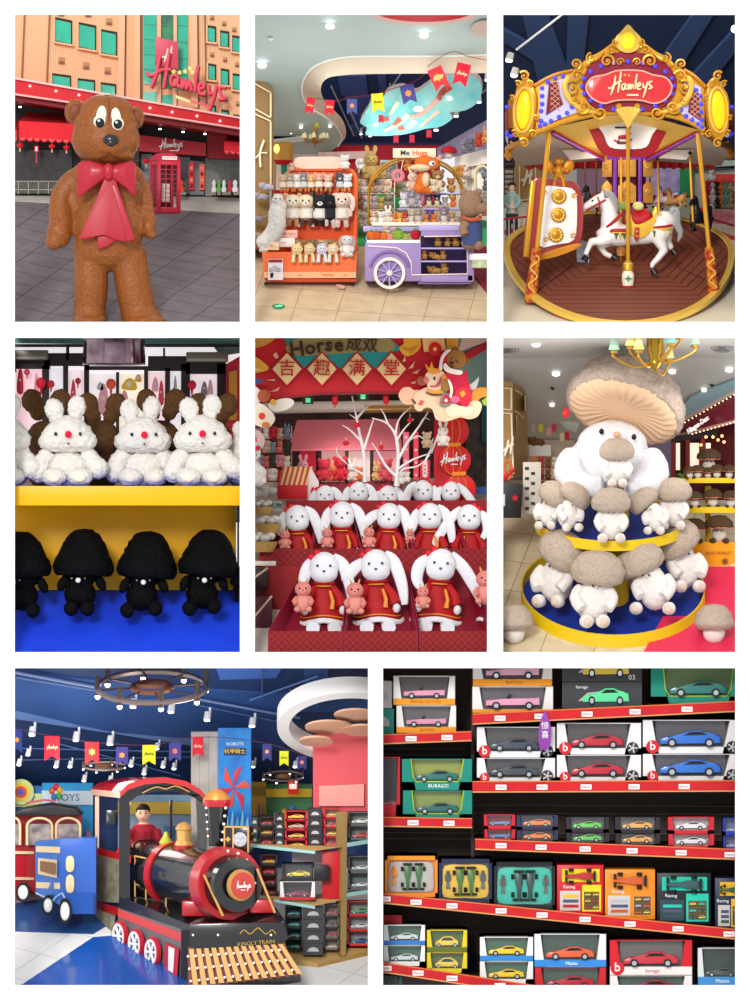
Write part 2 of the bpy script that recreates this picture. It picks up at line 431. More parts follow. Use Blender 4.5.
def carton(label,x0,x1,y0,y1,d,fc,bg,car=None,style='sport',band=None,wl=.12,wr=.12,wb=.22,dep=34,group=None,word=None,wc='#ffffff',emblem=0,rz=0,film=True,edge=None):
    w,h=x1-x0,y1-y0;t=thing('toy_car_box',label,'toy box',x0,y1,d,group,rz=rz)
    F=mat(fc,.4);B=mat(bg,.6);a,b,zb=w*wl,w*(1-wr),h*wb;mb=MB()
    mb.prism([(0,0),(a*1.25,0),(a,zb+h*.15),(a*.7,h),(0,h)],0,dep,F);mb.prism([(w,0),(b-a*.2,0),(b,zb+h*.15),(b+w*wr*.3,h),(w,h)],0,dep,F)
    mb.box(0,w,0,dep,0,zb,F);mb.box(0,w,2,dep,h-.8,h,F);mb.box(0,w,14,dep,0,h,B);mb.box(a,b,1,14,zb,zb+.3,B);mb.build('carton',t,smooth=0)
    if not car:MB().box(0,w,-.6,0,0,h,F,.3).build('front_panel',t,smooth=0);MB().prism([(w*.2,h*.3),(w*.8,h*.3),(w*.74,h*.55),(w*.55,h*.68),(w*.32,h*.6)],-1,-.6,mat('#b8b4b4',.5)).build('car_print',t,smooth=0)
    if car:toycar(t,(a+b)/2,7,zb,(b-a)*.88,style,car)
    if band:MB().box(0,w,-.3,0,.2,zb,mat(band,.4)).build('colour_band',t,smooth=0)
    if edge:MB().tube([(a*.8,-.2,h),(a,-.2,zb+h*.16),(a*1.3,-.2,zb+.4),(b-a*.3,-.2,zb+.4),(b,-.2,zb+h*.16),(b+w*wr*.25,-.2,h)],.5,mat(edge,.4),4).build('edge_line',t)
    if film:MB().box(a,b,.5,.7,zb,h-.8,FILM).build('window_film',t,smooth=0)
    if word:txt(t,'lettering',word,w*.52,-.5,zb*.5,max(2.2,zb*.62),mat(wc,.5),.1)
    if emblem:
        e=MB().cyl((a*.75,-.3,h*.2),(a*.75,-1,h*.2),h*.2,h*.2,mat('#d01626',.4),16).build('emblem',t);txt(t,'lettering','b',a*.75,-1.1,h*.22,h*.36,WHITE,.1,bold=.12)
    return t
# unseen soft point lights added as fill to brighten the sets
def add_fill(name,px,py,d,e,col=(1,.96,.9),r=.25):
    l=bpy.data.lights.new(name,'POINT');l.energy=e;l.color=col;l.shadow_soft_size=r
    o=bpy.data.objects.new(name,l);COL.objects.link(o);o.location=A(px,py,d)*.01
for a in[(300,120,50,9),(430,100,50,6),(400,150,160,7),(619,150,130,9),(540,60,60,6),(700,60,60,6),(530,420,40,15),(715,420,50,14),(560,350,6,2.5),(700,350,6,2.5),(127,400,180,5),(350,440,200,7),(380,560,60,4),
          (70,760,120,20),(60,830,120,8),(200,720,60,14),(320,790,50,9),(120,790,200,12),(290,850,20,2),(110,60,120,16),(190,170,200,5)]:add_fill('fill_light',*a)
# ------------------------------------------------------------------ set 1 structure: plaza, street kerb and shop facade
def floorq(name,c,m,thick=2.5):
    "a sloping floor: four corners (px,py,d) front-left, front-right, back-right, back-left"
    mb=MB();t=[A(*q)for q in c];mi=mb.mi(m)
    a=mb.vs(t);b=mb.vs([v-Vector((0,0,thick))for v in t])
    mb.f(a,mi);mb.f(b[::-1],mi)
    for i in range(4):mb.f([a[i],b[i],b[(i+1)%4],a[(i+1)%4]],mi)
    return mb.build(name,kind='structure',smooth=0)
PAVE=mat('#6e6468',.75,tex='tile',col2='#3a3436',scale=46,w=.6,rot=24)
floorq('floor',[(6,332,1),(247,332,1),(247,214,360),(6,201,360)],PAVE)
floorq('kerb_strip',[(6,201,360.5),(247,214,360.5),(247,196,420),(6,194,420)],mat('#c2beb6',.8,tex='noise',col2='#a9a49c',scale=.05))
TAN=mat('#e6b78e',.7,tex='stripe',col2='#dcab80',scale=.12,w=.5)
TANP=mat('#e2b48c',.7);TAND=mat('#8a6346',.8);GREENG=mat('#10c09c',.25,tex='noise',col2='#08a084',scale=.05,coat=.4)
BD=420 # depth of the facade
mb=MB();mb.aprism([(0,0),(250,0),(250,197),(0,195)],BD,14,TAN)
mb.build('wall_back',kind='structure',smooth=0)
mb=MB()
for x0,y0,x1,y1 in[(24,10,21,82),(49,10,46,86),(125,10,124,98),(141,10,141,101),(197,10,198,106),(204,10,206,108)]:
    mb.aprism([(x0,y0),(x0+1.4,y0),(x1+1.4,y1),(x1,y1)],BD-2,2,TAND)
for x0,y0,x1,y1,w in[(119,10,118,97,6),(134,10,134,100,6),(157,10,157,104,4),(173.5,10,173,106,3.5),(190,10,191,108,7)]:
    mb.aprism([(x0,y0),(x0+w,y0),(x1+w,y1),(x1,y1)],BD-6,6,TANP)
mb.build('trim_1',kind='structure',smooth=0)
wn=[0]
def fac_win(x0,y0,x1,y1,sl,panel=True):
    "green pane set deep in a tan surround; sl is how far the right side sits lower"
    o=MB().aprism([(x0,y0),(x1,y0+sl),(x1,y1+sl),(x0,y1)],BD-1.5,1.5,mat('#3a2a20',.8)).build('window_%d'%(wn[0]+1),kind='structure',smooth=0)
    wn[0]+=1
    MB().aprism([(x0+1,y0+2.4),(x1-1.2,y0+2.4+sl),(x1-1.2,y1+sl-.6),(x0+1,y1-.6)],BD-2.2,.6,GREENG).build('pane',o,smooth=0).scale=(1,1,1)
    f=MB()
    f.aprism([(x0-1,y0-.5),(x0+.6,y0-.5),(x0+.6,y1),(x0-1,y1)],BD-5,5,TANP)
    f.aprism([(x0-1,y1),(x1+1,y1+sl),(x1+1,y1+sl+1.8),(x0-1,y1+1.8)],BD-6,6,TANP)
    f.build('window_sill',o,smooth=0);return o
for x0,x1,y0,y1,sl in[(54.5,72,17,41,3.5),(78,96,22,47,3.5),(100.5,117,29,53,3)]:
    fac_win(x0,y0,x1,y1,sl)
for x0,x1,y0,y1,sl in[(51.5,71,73,88,2.5),(77,95,78,90,2),(100,116,82,95,2)]:
    fac_win(x0,y0,x1,y1,sl)
for j,(x0,x1)in enumerate([(207,216),(219.5,229),(231.5,242)]):
    y=j*5
    fac_win(x0,25+y,x1,41+y,1.5);fac_win(x0+.5,63+y,x1,79+y,1.5);fac_win(x0+1,104+y,x1,112+y,1.5)
for x0,x1,y0,y1 in[(143.5,156.5,8,84),(161,173,8,88),(177,188,8,90),(143.5,157,92,101),(161.5,173,95,104)]:
    o=MB().aprism([(x0,y0),(x1,y0),(x1,y1+1),(x0,y1)],BD-1.2,1.2,GREENG if x0!=161 else mat('#1e4a4c',.2,coat=.4,tex='noise',col2='#3fae66',scale=.08)).build('window_%d'%(wn[0]+1),kind='structure',smooth=0)
    wn[0]+=1
    f=MB()
    for k in range(1,5):
        y=y0+(y1-y0)*k/5
        if y1-y0>20:f.aprism([(x0,y),(x1,y+1.5),(x1,y+2.1),(x0,y+.6)],BD-2,.8,mat('#4d8f86',.4))
    if y1-y0>20:f.build('window_frame',o,smooth=0)
for x,y in[(61.5,60),(86,65),(107.5,70),(61,12),(88,13),(109,21),(212,54),(225,59),(237,64),(212,17),(224,23),(234,29),(214,93),(226,99),(238,103)]:
    w=3 if x<130 else 2
    m_=MB()
    for q in(-1,1):m_.aprism([(x+q*w*.5-w*.45,y-w),(x+q*w*.5+w*.45,y-w+.3),(x+q*w*.5+w*.45,y+w*.5),(x+q*w*.5-w*.45,y+w*.4)],BD-2,2,mat('#b98d68',.8))
    m_.aprism([(x-w,y+w*.7),(x+w,y+w*.8),(x+w,y+w*1.2),(x-w,y+w*1.1)],BD-3,3,TAND)
    tag_=m_.build('wall_relief',kind='structure',smooth=0)
# canopy band along the facade
mb=MB()
mb.aprism([(0,75),(125,97),(250,119),(250,130),(125,110),(0,91)],330,90,mat('#c5101d',.4))
mb.build('canopy_fascia',kind='structure',smooth=0)
mb=MB()
mb.aprism([(0,74.5),(125,96.5),(250,118.5),(250,120.5),(125,98.3),(0,76.5)],326,4,mat('#f2b7b4',.4))
mb.aprism([(0,91),(125,109.5),(250,129),(250,131),(125,111.3),(0,92.8)],326,4,mat('#f0a9a6',.4))
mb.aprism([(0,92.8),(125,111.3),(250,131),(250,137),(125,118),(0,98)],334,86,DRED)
mb.build('trim_2',kind='structure',smooth=0)
# ground-floor front under the canopy
mb=MB()
mb.aprism([(0,96),(250,130),(250,197),(0,195)],412,6,mat('#231d1c',.5))
mb.aprism([(139,135),(206,143),(206,156),(139,151)],392,18,SIGNRED)
mb.aprism([(207,130),(250,134),(250,160),(207,158)],396,14,mat('#8f1220',.5))
mb.aprism([(125,118),(139,120),(139,197),(125,197)],396,14,mat('#3a2224',.5))
mb.build('shop_front',kind='structure',smooth=0)
for x0,y0,x1,y1,c in[(0,150,72,194,'#3a3330'),(141,154,152,194,'#9fb0b4'),(178,157,190,194,'#262c30'),(205,158,247,196,'#4b4a40'),(190,160,204,195,'#2a2a30')]:
    MB().aprism([(x0,y0),(x1,y0+(2 if x1>200 else 0)),(x1,y1),(x0,y1)],408,2,mat(c,.15,tex='noise',col2='#0f1012',scale=.12,coat=.4)).build('window_%d'%(wn[0]+1),kind='structure',smooth=0);wn[0]+=1
# ------------------------------------------------------------------ set 2 structure: toy hall with curved ceiling
floorq('floor',[(248,332,2),(494,332,2),(494,205,300),(248,205,300)],mat('#cbb391',.35,tex='tile',col2='#a08a68',scale=44,w=1,rot=8))
D2=lambda y:max(2,(y-8)*2.05)
TEAL=mat('#b6c9c5',.6);CREAMB=mat('#d9c9b4',.5)
outer=[(497,54),(440,56),(372,56),(345,57),(326,61),(312,68),(304,79),(301.5,90),(305,101),(314,110),(326,117),(336,126),(342,137),(338,146)]
inner=[(333,148),(344,140),(346,130),(342,119),(334,110),(325,101),(321,92),(322,84),(328,78),(341,75.5),(372,74),(497,73)]
mb=MB();asheet(mb,[(245,5),(497,5)]+outer+[(330,152),(300,158),(245,160)],lambda x,y:D2(y),5,TEAL);mb.build('ceiling',kind='structure',smooth=0)
mb=MB()
oc=cr2(outer,4,False);ic=cr2(inner[::-1],4,False);n_=min(len(oc),len(ic));mi_=mb.mi(CREAMB)
def rs(p,n):
    return[(p[int(i*(len(p)-1)/(n-1))])for i in range(n)]
oc,ic=rs(oc,44),rs(ic,44)
a_=mb.vs([A(x,y,D2(y))for x,y in oc]);b_=mb.vs([A(x,y,D2(oc[i][1])+6)for i,(x,y)in enumerate(ic)])
for i in range(43):mb.f([a_[i],a_[i+1],b_[i+1],b_[i]],mi_)
mb.build('ceiling_recess_edge',kind='structure')
mb=MB();mb.tube([A(x,y+.3,D2(y)-1)for x,y in oc],1.0,WHITE,6);mb.build('trim_3',kind='structure')
NAVY=mat('#20305c',.6);NAVYL=mat('#33477c',.6)
mb=MB();asheet(mb,[(300,60),(497,60),(497,150),(300,150)],lambda x,y:190+(y-60)*1.3,5,NAVY)
mb.build('ceiling',kind='structure',smooth=0)
mb=MB()
for x0,x1,y0,y1 in[(337,366,76,96),(345,370,98,112),(348,372,115,124),(349,372,128,136),(377,386,72,110)]:
    asheet(mb,[(x0,y0),(x1,y0),(x1+2,y1),(x0+5,y1)],lambda x,y:183+(y-60)*1.3,4,NAVYL)
mb.build('duct',kind='structure',smooth=0)
mb=MB()
for p,q in[((331,86),(354,136)),((347,104),(362,138)),((402,72),(360,132)),((488,88),(452,118)),((372,110),(366,136)),((452,118),(436,128))]:
    mb.cyl(A(p[0],p[1],175+(p[1]-60)*1.3),A(q[0],q[1],175+(q[1]-60)*1.3),.8,.8,mat('#8f98a8',.4),6)
mb.build('lighting_track',kind='structure')
mb=MB();mb.aprism([(320,134),(494,128),(494,145),(320,145)],297,5,NAVY);mb.aprism([(245,100),(340,100),(340,250),(245,250)],300,5,mat('#d9cfc2',.7));mb.aprism([(320,142),(440,142),(440,222),(320,222)],298,5,mat('#c01430',.6))
mb.build('wall_back',kind='structure',smooth=0)
mb=MB();asheet(mb,[(270,117),(282,120),(295,127),(304,135),(296,139),(272,140)],lambda x,y:262,1,NAVY)
mb.aprism([(272,118),(282,120),(295,127),(304,135),(290,139),(272,140)],262,3,NAVY);mb.build('ceiling_recess',kind='structure',smooth=0)
MB().aprism([(270,139.5),(304,135.5),(306,141),(270,146)],258,4,mat('#c8cdc8',.6)).build('trim_4',kind='structure',smooth=0)
# red disc opening at the top
mb=MB();asheet(mb,[(366,13)]+[(424+58*math.cos(R(a)),10+15.5*math.sin(R(a)))for a in range(175,0,-12)]+[(484,10)],lambda x,y:D2(y)-2,2,mat('#d9b7ae',.6))
asheet(mb,[(372,10)]+[(424+50*math.cos(R(a)),10+12*math.sin(R(a)))for a in range(175,0,-12)]+[(476,10)],lambda x,y:D2(y)-3.5,1,mat('#c0182c',.5))
mb.build('ceiling_medallion',kind='structure',smooth=0)
mb=MB();asheet(mb,circ(486,29,15,8),lambda x,y:D2(y)-1.5,1,mat('#c9b6ad',.6));mb.build('ceiling_medallion',kind='structure',smooth=0)
# left brown panelled pillar
BRN=mat('#8a6a3a',.5);
mb=MB();mb.aprism([(245,72),(255,75),(273,89),(273,246),(245,252)],150,40,BRN);mb.build('pillar',kind='structure',smooth=0)
mb=MB()
TRM=mat('#e6d2ac',.5)
for pts in[[(250,80),(271,92),(271,93.5),(250,81.5)],[(269.8,92),(271.5,93),(271.5,117),(269.8,116)],[(250,105),(271,117),(271,118.5),(250,106.5)],[(250,111),(271,120.5),(271,122),(250,112.5)],[(269.8,121),(271.5,122),(271.5,240),(269.8,240)]]:
    mb.aprism(pts,146,4,TRM)
mb.build('trim_5',kind='structure',smooth=0)
# green floor areas
mb=MB();
mb.aprism([(377,188),(408,188),(425,222),(366,222)],291,1,mat('#2fb45e',.5));mb.build('floor_mat',kind='structure',smooth=0)
fl2=lambda x,y:(334-y)*2.31-3
mb=MB();asheet(mb,[(462,208),(495,208),(495,262),(466,236),(462,234)],fl2,2,mat('#3fbf74',.5))
asheet(mb,[(352,216),(372,216),(372,246),(350,246)],fl2,2,mat('#3fbf74',.5));mb.build('floor_mat',kind='structure',smooth=0)
mb=MB();asheet(mb,[(472,249),(495,249),(495,304),(466,268)],fl2,2.6,mat('#8e1634',.5));mb.build('floor_mat',kind='structure',smooth=0)
# right white shop fitting wall
mb=MB()
mb.aprism([(437,148),(497,114),(497,148),(437,160)],250,6,mat('#9b93ae',.7,tex='noise',col2='#857d9c',scale=.3),200)
mb.aprism([(455,157),(497,146),(497,162),(455,169)],236,8,mat('#ece7df',.5),190)
mb.aprism([(455,165),(497,160),(497,222),(455,216)],246,6,mat('#d8d0c2',.6),200)
mb.build('wall_right',kind='structure',smooth=0)
mb=MB()
for y0 in(176,190,203):mb.aprism([(462,y0),(497,y0+1),(497,y0+3),(462,y0+2)],226,14,mat('#f1eee8',.5),182)
mb.aprism([(472,163),(474.5,163),(474.5,222),(472,220)],226,14,mat('#f1eee8',.5));mb.build('wall_shelf',kind='structure',smooth=0)
MB().aprism([(318,152),(372,151),(374,158),(318,160)],288,10,mat('#efc9c4',.6)).build('trim_6',kind='structure',smooth=0)
MB().aprism([(380,160),(397,160),(399,178),(380,178)],286,10,mat('#e3ece8',.6)).build('wall_niche',kind='structure',smooth=0)
# ------------------------------------------------------------------ set 3 structure: dark ceiling hall
floorq('floor',[(497,332,2),(741,332,2),(741,196,420),(497,196,420)],mat('#d9cdb4',.35))
mb=MB();asheet(mb,[(490,5),(745,5),(745,168),(490,168)],lambda x,y:250+y,5,mat('#1c2b4a',.6));mb.build('ceiling',kind='structure',smooth=0)
mb=MB()
for p in[[(520,5),(545,5),(575,90),(540,90)],[(568,5),(590,5),(583,70),(566,80)],[(640,90),(700,5),(720,5),(660,100)],[(670,100),(735,30),(745,40),(690,110)],[(500,40),(503,30),(560,62),(556,75)]]:
    asheet(mb,p,lambda x,y:244+y,4,mat('#31466e',.6))
mb.build('ceiling_beam',kind='structure',smooth=0)
mb=MB();mb.aprism([(490,150),(745,100),(745,215),(490,215)],422,5,mat('#b9b6ac',.7));mb.aprism([(520,5),(560,5),(560,5),(520,6)],430,5,CREAM)
mb.aprism([(577,170),(640,170),(640,205),(577,205)],418,3,mat('#8e6f86',.7));mb.aprism([(640,168),(690,168),(690,200),(640,200)],416,3,mat('#b9aed0',.6,tex='noise',col2='#8a78b0',scale=.15))
mb.aprism([(680,166),(693,166),(693,196),(680,196)],412,3,mat('#1f8a50',.6));mb.aprism([(693,100),(745,100),(745,165),(693,168)],410,3,mat('#aebbb6',.7));mb.build('wall_back',kind='structure',smooth=0)
mb=MB();mb.aprism([(515,150),(541,155),(541,212),(515,214)],400,8,mat('#b48c4c',.5));mb.build('wall_panel',kind='structure',smooth=0)
mb=MB()
for p in[[(519,160),(520,160),(520,208),(519,208)],[(519,160),(535,163),(535,164.2),(519,161.2)],[(535,163),(536,163),(536,206),(535,206)],[(519,200),(536,198),(536,199),(519,201)]]:mb.aprism(p,397,3,CREAM)
mb.build('trim_7',kind='structure',smooth=0)
fl3=lambda x,y:(332-y)*3.07-2
for nm,pts in(('floor_stripe',[(497,252),(530,236),(530,241),(497,262)]),('floor_stripe',[(497,233),(545,222),(545,225),(497,237)]),('floor_stripe',[(690,222),(741,240),(741,244),(690,225)]),('floor_stripe',[(712,240),(741,262),(741,274),(725,262)])):
    mb=MB();asheet(mb,pts,fl3,1.5,mat('#c8283c',.45));mb.build(nm,kind='structure',smooth=0)
# ------------------------------------------------------------------ set 4 structure: entrance with glass doors
OUTW=mat('#f3ecef',.6,emit=.6);DKF=mat('#33282a',.5)  # the emission of this backdrop stands in for daylight outside
mb=MB();mb.aprism([(8,336),(247,336),(247,500),(8,500)],300,5,OUTW);mb.build('wall_back',kind='structure',smooth=0)
mb=MB();mb.aprism([(8,330),(247,330),(247,346),(8,343)],282,8,mat('#6fa09a',.6))
mb.aprism([(205,336),(247,336),(247,352),(220,356),(216,350)],270,6,mat('#7fb0aa',.6));mb.build('wall_fascia',kind='structure',smooth=0)
mb=MB()
for x0,y0,x1,y1 in[(8,344,247,347),(66,346,69,360),(163,348,165,358),(8,359,50,369),(44,353,86,366),(8,368,16,372),(42,366,49,450),(63,366,68,450),(84,362,89,450),(116,372,119,450),(144,370,148,450),(165,368,170,450),(181,364,190,450),(217,364,226,450),(186,362,226,374),(148,356,190,371),(84,366,148,370),(8,372,46,368)]:
    if y1>y0:mb.aprism([(x0,y0),(x1,y0),(x1,y1),(x0,y1)],262,8,DKF)
mb.build('door_frame',kind='structure',smooth=0)
for i,(x0,x1,y0,y1,c)in enumerate([(16,42,370,450,'#f0c8d0'),(49,63,368,450,'#e9e6ec'),(68,84,370,450,'#f3e2e6'),(89,116,374,450,'#eee6ea'),(119,144,374,450,'#f2ead8'),(148,165,372,450,'#f2d6da'),(170,181,371,450,'#f0eaee'),(190,217,374,450,'#efe2e8')]):
    MB().aprism([(x0,y0),(x1,y0),(x1,y1),(x0,y1)],268,1,mat(c,.3,emit=.6)).build('window_%d'%(40+i),kind='structure',smooth=0)  # panes glow too, as painted daylight behind the doors
mb=MB();mb.aprism([(226,364),(247,352),(247,450),(226,450)],255,6,mat('#c92c40',.5));mb.aprism([(229,372),(237,370),(237,420),(229,420)],252,3,mat('#d89a3c',.5));mb.build('wall_right',kind='structure',smooth=0)
MB().aprism([(8,331),(247,331),(247,333),(8,333)],150,160,mat('#8fb0aa',.6)).build('ceiling',kind='structure',smooth=0)
floorq('floor',[(8,520,92),(247,520,92),(247,448,300),(8,448,300)],mat('#8c8078',.5))
# ------------------------------------------------------------------ set 5 structure: New Year hall behind the rabbits
mb=MB();mb.aprism([(248,330),(494,330),(494,520),(248,520)],330,5,mat('#5c3c38',.6,tex='noise',col2='#2e2020',scale=.05))
mb.build('wall_back',kind='structure',smooth=0)
mb=MB();mb.tube([A(262,408,300),A(400,406,300),A(440,405,300)],6,mat('#e6dfd4',.35),16);mb.tube([A(365,409,296),A(440,408,296)],4.5,mat('#c8a060',.3,.5),14);mb.build('ceiling_duct',kind='structure')
mb=MB();mb.aprism([(455,330),(494,330),(494,402),(462,402)],260,5,mat('#7fa6a0',.6));mb.aprism([(455,358),(494,338),(494,345),(458,366)],256,5,mat('#c01c2c',.5));mb.aprism([(462,338),(494,325),(494,339),(458,352)],254,5,mat('#e2bfb4',.5));mb.aprism([(482,396),(494,394),(494,440),(482,442)],250,5,mat('#14606c',.5));mb.build('ceiling',kind='structure',smooth=0)
mb=MB();mb.aprism([(466,402),(494,398),(494,486),(466,492)],265,5,mat('#22201f',.5,tex='noise',col2='#54504a',scale=.12));mb.build('wall_right',kind='structure',smooth=0)
floorq('floor',[(248,662,2),(494,662,2),(494,478,330),(248,478,330)],mat('#cfc4b4',.4))
mb=MB();mb.aprism([(468,488),(494,486),(494,494),(468,494)],240,2,mat('#2b4f9c',.5));mb.build('trim_8',kind='structure',smooth=0)
# ------------------------------------------------------------------ set 6 structure: mall hall with grey ceiling
D6=lambda x,y:max(2,(y-333)*7.6)if y<358 else 190+(y-358)*1.7
mb=MB();asheet(mb,[(496,333),(742,333),(742,358),(496,358)],D6,3,mat('#c4c2bc',.6));asheet(mb,[(496,358),(742,358),(742,385),(690,415),(668,440),(496,440)],D6,3,mat('#c4c2bc',.6));mb.build('ceiling',kind='structure',smooth=0)
mb=MB();asheet(mb,[(690,398),(742,378),(742,393),(680,425),(672,420)],lambda x,y:D6(x,y)-6,2,mat('#9fc0c8',.6));mb.build('ceiling_cove',kind='structure',smooth=0)
floorq('floor',[(496,662,2),(742,662,2),(742,480,330),(496,480,330)],mat('#d6c4a2',.3,tex='tile',col2='#a8946e',scale=52,w=1,rot=14))
fl6=lambda x,y:(662-y)*1.8-1
mb=MB();asheet(mb,[(690,568),(742,568),(742,660),(640,660)],fl6,1.5,mat('#dd2c54',.4));mb.build('floor_carpet',kind='structure',smooth=0)
mb=MB();mb.aprism([(496,420),(742,405),(742,500),(496,500)],332,5,mat('#8a7f9c',.7));mb.aprism([(527,440),(575,440),(575,492),(527,492)],326,4,mat('#c9b8a4',.7));mb.build('wall_back',kind='structure',smooth=0)
mb=MB();mb.tube([A(524,400,300),A(540,401,300),A(556,410,300),A(568,424,300),A(578,428,300)],6,mat('#c9cdc6',.6),12,flat=.5);mb.build('ceiling_recess_edge',kind='structure')
MB().aprism([(526,408),(538,411),(552,422),(556,430),(526,430)],312,5,mat('#1e2226',.6)).build('ceiling_recess',kind='structure',smooth=0)
mb=MB();BRW=mat('#a8844c',.5);mb.aprism([(496,380),(513,382),(513,478),(496,480)],190,6,BRW);mb.aprism([(513,382),(527,392),(528,474),(513,478)],190,20,mat('#a07c46',.5),260);mb.build('pillar',kind='structure',smooth=0)
mb=MB()
for p in[[(498,387),(511,388),(511,389),(498,388)],[(510.5,388),(512,388),(512,410),(510.5,410)],[(498,408),(512,409.5),(512,410.5),(498,409)],[(498,412),(511,413),(511,414),(498,413)],[(510.5,413),(512,413),(514,474),(512.5,474)]]:mb.aprism(p,187,3,CREAM)
for p in[[(515,389),(525.5,395.5),(525.5,396.7),(515,390.4)],[(524.6,396),(525.8,396),(526,412),(524.8,411)],[(515,410),(526,419),(526,420),(515,411.3)],[(516,415),(517,415.5),(519,472),(518,472)]]:mb.aprism(p,186,3,CREAM,254)
mb.build('trim_9',kind='structure',smooth=0)
# burgundy shop front on the right
mb=MB();BUR=mat('#7c1230',.4,coat=.2)
mb.aprism([(680,424),(742,389),(742,420),(680,438)],250,8,BUR,170);mb.aprism([(672,430),(742,418),(742,500),(672,500)],262,5,mat('#4c1016',.5),215);mb.build('wall_right',kind='structure',smooth=0)
mb=MB();mb.aprism([(678,421),(742,386),(742,389.5),(678,425)],246,4,mat('#d8b8ac',.5),166);mb.aprism([(678,434),(742,418),(742,421),(678,438)],246,4,mat('#c89888',.5),166);mb.build('trim_10',kind='structure',smooth=0)
mb=MB()
for x in(671,686,701,717,731):mb.aprism([(x,437),(x+4,437),(x+4,480),(x,480)],232,4,mat('#8c1a20',.5))
mb.aprism([(672,437),(742,424),(742,433),(672,442)],231,3,mat('#231416',.5));mb.build('shop_front',kind='structure',smooth=0)
for i,(x0,x1)in enumerate([(690,699),(706,713),(722,729),(676,680)]):MB().aprism([(x0,443),(x1,443),(x1,470),(x0,470)],236,2,mat('#ffe0c8',.5,emit=.8)).build('window_%d'%(60+i),kind='structure',smooth=0)
# ------------------------------------------------------------------ set 7 structure: blue train hall
NV7=mat('#2a4c86',.55);NV8=mat('#5f80b6',.5);NVD=mat('#1d355f',.6)
mb=MB();asheet(mb,[(8,655),(378,655),(378,790),(8,790)],lambda x,y:90+(y-655)*1.9,4,NVD);mb.build('ceiling',kind='structure',smooth=0)
mb=MB()
for p,m in(([(8,672),(200,690),(378,700),(378,712),(200,712),(8,690)],NV7),([(8,690),(110,700),(200,713),(200,740),(110,732),(8,709)],NV7),([(8,709),(110,721),(192,738),(192,746),(110,733),(8,718)],NV8),([(192,704),(285,718),(285,752),(192,742)],NV7),([(300,655),(330,655),(326,700),(310,704)],NV7),([(216,668),(290,655),(276,678),(220,680)],mat('#3c62a8',.5))):
    asheet(mb,p,lambda x,y:84+(y-655)*1.9,3,m)
mb.build('ceiling_beam',kind='structure',smooth=0)
mb=MB()
for p,q,r,m in(((8,671),(100,688),1.6,'#8ea0c4'),((8,676),(100,691),1.1,'#6c82b0'),((192,698),(300,718),1.4,'#7c90bc'),((192,704),(290,724),.8,'#5c70a0'),((250,700),(318,676),1.2,'#4c68a4'),((262,700),(262,668),.8,'#3c5690'),((290,690),(320,706),1,'#4c68a4'),((8,748),(192,752),.7,'#4c68a4'),((20,760),(250,756),.7,'#40588c'),((60,744),(180,776),.7,'#5470a8')):
    mb.cyl(A(p[0],p[1],78+(p[1]-655)*1.9),A(q[0],q[1],78+(q[1]-655)*1.9),r,r,mat(m,.4),6)
mb.build('ceiling_pipe',kind='structure')
mb=MB();mb.aprism([(8,770),(378,770),(378,900),(8,900)],345,5,mat('#2c4c84',.6,tex='noise',col2='#1c2c58',scale=.05));mb.build('wall_back',kind='structure',smooth=0)
FLW=mat('#e6e6e4',.15,tex='tile',col2='#c8cacc',scale=60,w=1,rot=30);FLB=mat('#1c54ac',.15,coat=.2)
floorq('floor',[(8,1008,2),(378,1008,2),(378,868,340),(8,868,340)],FLW)
fl7=lambda x,y:(1008-y)*2.414-1
mb=MB();asheet(mb,[(18,988),(93,938),(190,930),(220,1000),(18,1000)],fl7,1,FLB);asheet(mb,[(8,905),(40,900),(100,890),(150,900),(93,935),(8,932)],fl7,1,mat('#2c5088',.2));mb.build('floor_graphic',kind='structure',smooth=0)
mb=MB();mb.aprism([(313,735),(378,722),(378,830),(313,830)],156,10,mat('#d8525c',.5));mb.build('wall_right',kind='structure',smooth=0)
MB().aprism([(319,786),(364,784),(364,806),(319,806)],152,3,mat('#ee9a94',.5)).build('trim_12',kind='structure',smooth=0)
# ------------------------------------------------------------------ set 8 structure: toy car shelving wall
mb=MB();mb.aprism([(372,655),(745,655),(745,1000),(372,1000)],125,5,mat('#4a3d38',.6));mb.build('wall_back',kind='structure',smooth=0)
mb=MB()
for y in(748,754,804,812,832,838):mb.aprism([(376,y),(742,y+2),(742,y+3),(376,y+1)],122,3,mat('#7d6a62',.5))
mb.build('trim_11',kind='structure',smooth=0)
# outer side walls of the sets
def sidew(nm,px,y0,y1,d0,d1,m,o=1):
    mb=MB();p=[A(px,y0,d0),A(px,y0,d1),A(px,y1,d1),A(px,y1,d0)];mb.ring_loft([p,[v+Vector((o*3,0,0))for v in p]],m);mb.build(nm,kind='structure',smooth=0)
sidew('wall_left',7,700,880,270,345,mat('#24427c',.6),-1);sidew('wall_left',7,338,500,200,300,mat('#4c4442',.6),-1);sidew('wall_left',376,662,992,2,125,mat('#3a302c',.6),-1);sidew('wall_right',744,662,992,2,125,mat('#3a302c',.6))
sidew('wall_right',744,20,320,60,420,mat('#34466c',.6))
# ------------------------------------------------------------------ set 1 things
for i,(x,y)in enumerate([(30,86),(56,91),(79,95),(150,108),(172,112),(197,116),(220,121)]):
    MB().ball((0,0,0),1,LAMPW,8).build('spot_light',at=(x,y,328),cat='light',group='canopy spot lights',
        label='small round white light on the red canopy band, %s from left'%['first','second','third','fourth','fifth','sixth','seventh'][i])
for i,(x,y)in enumerate([(20,107),(168,124),(160,129),(183,132),(194,128),(205,134),(216,131)]):
    MB().ball((0,0,0),(1.6,1.2,.8),LAMPW,8).build('soffit_light',at=(x,y,380),cat='light',group='soffit lights',
        label='small oval light under the dark soffit, '+['far left by the awning','behind the bear ear','nearest the bear','above the entrance sign left end','above the sign lettering','above the sign right end','rightmost'][i])
